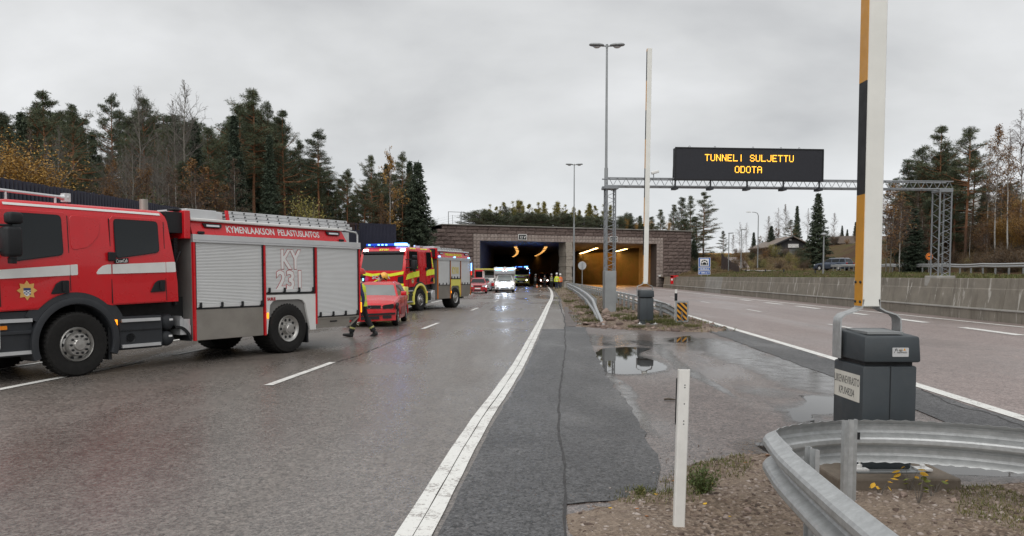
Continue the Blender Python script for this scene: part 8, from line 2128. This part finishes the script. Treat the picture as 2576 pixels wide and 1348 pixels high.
# leafy sprigs in front of the plinth
M_LEAFY = foliage('fallen_leaf_yellow', [(.0, (.42, .20, .02)), (.5, (.58, .33, .03)), (1, (.62, .42, .06))])
M_LEAFG = foliage('sprig_leaf_green', [(.0, (.10, .14, .03)), (1, (.25, .25, .05))])
M_LEAFO = foliage('fallen_leaf_rust', [(.0, (.25, .08, .03)), (1, (.45, .20, .06))])
def leaf_mesh(m, s):
    o = MB(); pts = [(0, 0), (.25, .30), (.55, .34), (.85, .18), (1.05, 0), (.85, -.18), (.55, -.34), (.25, -.30)]
    vs = [(x * s, y * s, .10 * s * math.sin(x * 2.6) - abs(y) * .25 * s) for x, y in pts] + [(.5 * s, 0, .13 * s)]
    o.add(vs, [(i, (i + 1) % 8, 8) for i in range(8)]); ob = o.build('leaf', m); me = ob.data; bpy.data.objects.remove(ob); return me
LY, LG_, LO = leaf_mesh(M_LEAFY, .05), leaf_mesh(M_LEAFG, .048), leaf_mesh(M_LEAFO, .045)
for i, (u, v, h, me, n, lab) in enumerate([(2270, 1238, .20, LY, 7, 'sprig with yellow leaves before the middle of the plinth'), (2292, 1268, .20, LG_, 8, 'sprig with green leaves before the right part of the plinth'), (2196, 1252, .14, LY, 6, 'sprig with yellow leaves beside the foreground guard rail post'),
                                     (2325, 1252, .12, LG_, 4, 'little green sprig at the right corner of the plinth'), (2338, 1240, .10, LY, 3, 'little yellow sprig at the right corner of the plinth')]):
    q = G(u, v); r = thing('leafy_sprig', lab, 'plant', (q.x, q.y - .1, .04), 0); rg = random.Random(i); mb = MB(); tips = []
    for k in range(n):
        a = rg.uniform(0, 6.28); t_ = Vector((math.cos(a) * .07, math.sin(a) * .05, h * rg.uniform(.45, 1))); mb.tube([(0, 0, -.02), t_ * .5 + Vector((.005, 0, .02)), t_], [.003, .002, .001], 4); tips.append((t_, a))
    mb.build('stem', M_TWIG, r)
    for t_, a in tips: inst(me, 'leaf', t_, (rg.uniform(-.6, .6), rg.uniform(-.3, .9), a), rg.uniform(.8, 1.3), r)
lf_ = [(1655, 1258, LY), (1768, 1290, LY), (1690, 1215, LO), (1598, 1300, LO), (2212, 1245, LY), (1930, 1162, LO), (1720, 1205, LY), (2375, 1215, LY), (1545, 1290, LY), (1560, 966, LO), (1800, 1235, LO), (2405, 1236, LO), (1880, 1180, LO), (1950, 1190, LY), (1840, 1310, LY), (1620, 1320, LO)]
for i, (u, v, me) in enumerate(lf_):
    q = G(u, v); z = float(fz(np.array([[q.x, q.y]]))[0]); o = inst(me, 'fallen_leaf', (q.x, q.y, max(z, .012) + .008), (rnd.uniform(-.25, .25), rnd.uniform(-.25, .25), rnd.uniform(0, 6)), rnd.uniform(.7, 1.1))
    c = {LY: 'yellow', LO: 'rust brown'}[me]; tag(o, '%s fallen leaf lying on the near gravel or asphalt' % c, 'leaf', '%s fallen leaves' % c)
q = G(1684, 1008); mb = MB(); mb.tube([(-.07, .02, .014), (-.02, 0, .022), (.05, -.015, .016), (.09, -.03, .012)], [.012, .016, .012, .004], 7); o = mb.build('stick', M_BARKS, smooth=60); o.location = (q.x, q.y, .002); tag(o, 'short dark stick lying on the worn asphalt left of the white post', 'stick')

# --- stones
M_ROCK = foliage('granite_rock_pink', [(.0, (.11, .08, .07)), (.5, (.22, .165, .14)), (1, (.36, .28, .24))], .85)
M_PEB = foliage('pebbles_mixed', [(.0, (.045, .032, .027)), (.25, (.12, .087, .07)), (.45, (.24, .19, .16)), (.65, (.36, .31, .28)), (1, (.66, .63, .60))], .8)
bmi = bmesh.new(); bmesh.ops.create_icosphere(bmi, subdivisions=1, radius=1.0); bmi.verts.ensure_lookup_table()
IV = np.array([q.co[:] for q in bmi.verts]); IF = np.array([[w.index for w in f.verts] for f in bmi.faces]); bmi.free()
bmi = bmesh.new(); bmesh.ops.create_icosphere(bmi, subdivisions=2, radius=1.0); IV2 = np.array([q.co[:] for q in bmi.verts]); IF2 = np.array([[w.index for w in f.verts] for f in bmi.faces]); bmi.free()
def scatter_stones(name, P_, z, smin, smax, m, seed, label, big=False):
    rng = np.random.default_rng(seed); n = len(P_); s = smin * (smax / smin) ** (rng.random(n) ** 2.2); a = rng.uniform(0, 6.28, n)
    k = len(IV); v = IV[None] * (1 + rng.normal(0, .20, (n, k, 1))) * (s[:, None, None] * np.stack([rng.uniform(.8, 1.4, n), rng.uniform(.6, 1, n), rng.uniform(.45, .75, n)], 1)[:, None])
    c, d = np.cos(a)[:, None], np.sin(a)[:, None]; x, y = v[..., 0] * c - v[..., 1] * d, v[..., 0] * d + v[..., 1] * c
    v = np.stack([x + P_[:, :1], y + P_[:, 1:2], v[..., 2] + (z + s * .15)[:, None]], -1)
    f = IF[None] + (np.arange(n) * k)[:, None, None]; return stuff(raw(name, v.reshape(-1, 3), f.reshape(-1, 3), m), label, 'gravel')
rng_ = np.random.default_rng(17); P_ = rng_.uniform([-.4, 2.6], [4.9, 7.6], (40000, 2)); d_ = sdist(P_, FORE); P_ = P_[d_ > -.02][:17000]
scatter_stones('gravel', P_, fz(P_), .004, .024, M_PEB, 5, 'mixed brown pebbles of the foreground verge')
P_ = rng_.uniform([-.2, 5.2], [3.2, 8.4], (4000, 2)); d_ = sdist(P_, FORE); P_ = P_[(d_ < 0) & (d_ > -.5) & (rng_.random(len(P_)) < np.exp(d_ * 9))][:700]
scatter_stones('gravel', P_, np.full(len(P_), .004), .003, .010, M_PEB, 6, 'loose grit strewn on the asphalt edge')
P_ = rng_.uniform([2, 23], [9, 70], (14000, 2)); d_ = sdist(P_, ISL); P_ = P_[(d_ > .1) & (vnoise(P_, .6, 2) > .33)][:4200]
scatter_stones('rubble', P_, iz(P_), .03, .14, M_ROCK, 7, 'pinkish stone rubble covering the gravel island')
RK = []
for s in range(5):
    rg = np.random.default_rng(s + 70); v = IV2.copy()
    for k in range(15):
        n_ = rg.normal(0, 1, 3); n_ /= np.linalg.norm(n_); d_ = v @ n_; c_ = rg.uniform(.28, .66); v -= np.maximum(d_ - c_, 0)[:, None] * n_
    v = v * [1.3, .9, .65] + rg.normal(0, .015, v.shape); RK.append(mesh_only('rock', v, IF2, M_ROCK))
nrk = 0
rg = random.Random(8)
while nrk < 70:
    u, v = rg.uniform(1450, 1640), rg.uniform(775, 834); q = G(u, v); p = np.array([[q.x, q.y]])
    if sdist(p, ISL)[0] < .25: continue
    o = inst(rg.choice(RK), 'rock', (q.x, q.y, float(iz(p)[0]) + .05), (rg.uniform(-.4, .4), rg.uniform(-.4, .4), rg.uniform(0, 6)), rg.uniform(.09, .26)); tag(o, 'pinkish granite rock bedded round the foot of the gantry tower', 'rock', 'granite rocks of the island'); nrk += 1
for (u, v, s) in [(2268, 1262, .06), (2400, 1275, .04), (1880, 1300, .04)]:
    q = G(u, v); o = inst(RK[int(s * 1000) % 5], 'rock', (q.x, q.y, .055), rg.uniform(0, 6), s); tag(o, 'single brownish stone lying in the near gravel inside the guard rail' if u > 1950 else 'single brownish stone lying in the near gravel left of the guard rail', 'rock', 'single stones in the near gravel')
# ================================================================== LABELS: where each look-alike stands
def ordn(i):
    i += 1; return '%d%s' % (i, 'th' if 10 <= i % 100 <= 20 else {1: 'st', 2: 'nd', 3: 'rd'}.get(i % 10, 'th'))
PLACES = [(-99, 75, 'over the horn on the near roof'), (75, 170, 'over the near engine front door'), (170, 285, 'over the near engine cab panel'), (285, 400, 'over the near engine rear door'),
          (400, 485, 'over the exhaust stack'), (485, 575, 'over the silver roof locker'), (575, 665, 'over the start of the ladder'), (665, 795, 'over the letters KY 231'), (795, 905, 'over the ladder end'), (905, 1000, 'over the second engine cab'), (1000, 1190, 'over the second engine body'),
          (1190, 1313, 'left of the 12 V plate'), (1313, 1430, 'between the 12 V plate and the pillar'), (1430, 1545, 'between the pillar and the 12 H plate'), (1545, 1640, 'between the 12 H plate and the far boom'), (1640, 1745, 'over the right wing of the portal'),
          (1745, 1830, 'by the blue tunnel sign'), (1830, 1890, 'behind the two short lamps'), (1890, 1950, 'by the bent arm lamp'), (1950, 2030, 'by the gabled house'), (2030, 2110, 'by the big spruce'), (2110, 2190, 'by the low house'),
          (2190, 2290, 'just right of the near boom'), (2290, 2340, 'left of the right gantry tower'), (2340, 2400, 'at the right gantry tower'), (2400, 2480, 'right of the right gantry tower'), (2480, 2530, 'by the apartment block'), (2530, 9999, 'at the right edge')]
SHORT = [(' in the mixed forest behind the navy fence', ''), (' in the undergrowth of the left forest', ' low'), (' close behind the navy fence', ' low'), (' in the low hedge on top of the tunnel', ''), (' behind the dwarf pines on top of the tunnel', ''), (' among the saplings on top of the tunnel', ''),
         (' on the right hillside', ''), (' in the stand on the right hillside', ''), (' on the slope above the guard rail', ''), (' on the rough slope below the houses', ''), (' in the far wood behind the houses', ' far back'), (' between the right wing of the portal and the blue sign', ''), (' over the right end of the tunnel wall', ''),
         (' on the slope left of the portal', ''), (' at the right edge under the birches', ''), (' rising behind the right half of the tunnel top', '')]
same = {}
for o in SC.objects:
    if o.parent is None and o.get('category') and o.get('label'): same.setdefault(o['label'], []).append(o)
todo = {}
for lab, os_ in same.items():
    if len(os_) < 2: continue
    cat = os_[0]['category']
    if cat == 'lamp':
        os_.sort(key=lambda o: o.location.y); tube = 'left' if 'left tunnel' in lab else 'right'; row = 'left' if 'left row' in lab else 'right'
        for i, o in enumerate(os_): o['label'] = '%s lamp from the mouth in the %s ceiling row of the %s tunnel tube' % (ordn(i), row, tube)
    elif cat in ('tree', 'bush', 'shrub'):
        b = lab
        for a_, c_ in SHORT: b = b.replace(a_, c_)
        for o in os_:
            u = 1287.5 + 2003 * o.location.x / o.location.y; pl = next(p for x0, x1, p in PLACES if x0 <= u < x1); todo.setdefault((b, pl), []).append((u, o))
    elif cat in ('bollard', 'grass tuft'):
        os_.sort(key=lambda o: o.location.x / o.location.y)
        for i, o in enumerate(os_): o['label'] = ('low black post behind the concrete barrier by the footpath, %s from the left' if cat == 'bollard' else 'dry green grass tuft on the gravel island, %s from the left') % ordn(i)
for (b, pl), os_ in todo.items():
    os_.sort(key=lambda q: q[0])
    for i, (u, o) in enumerate(os_): o['label'] = b + ' ' + pl + ('' if len(os_) == 1 else ', %s from left' % ordn(i))
for o in SC.objects:
    if o.parent is None and o.get('label') and len(o['label'].split()) > 16: o['label'] = o['label'].replace('with an open crown ', '').replace(' in the forest', '').replace(', as', '')
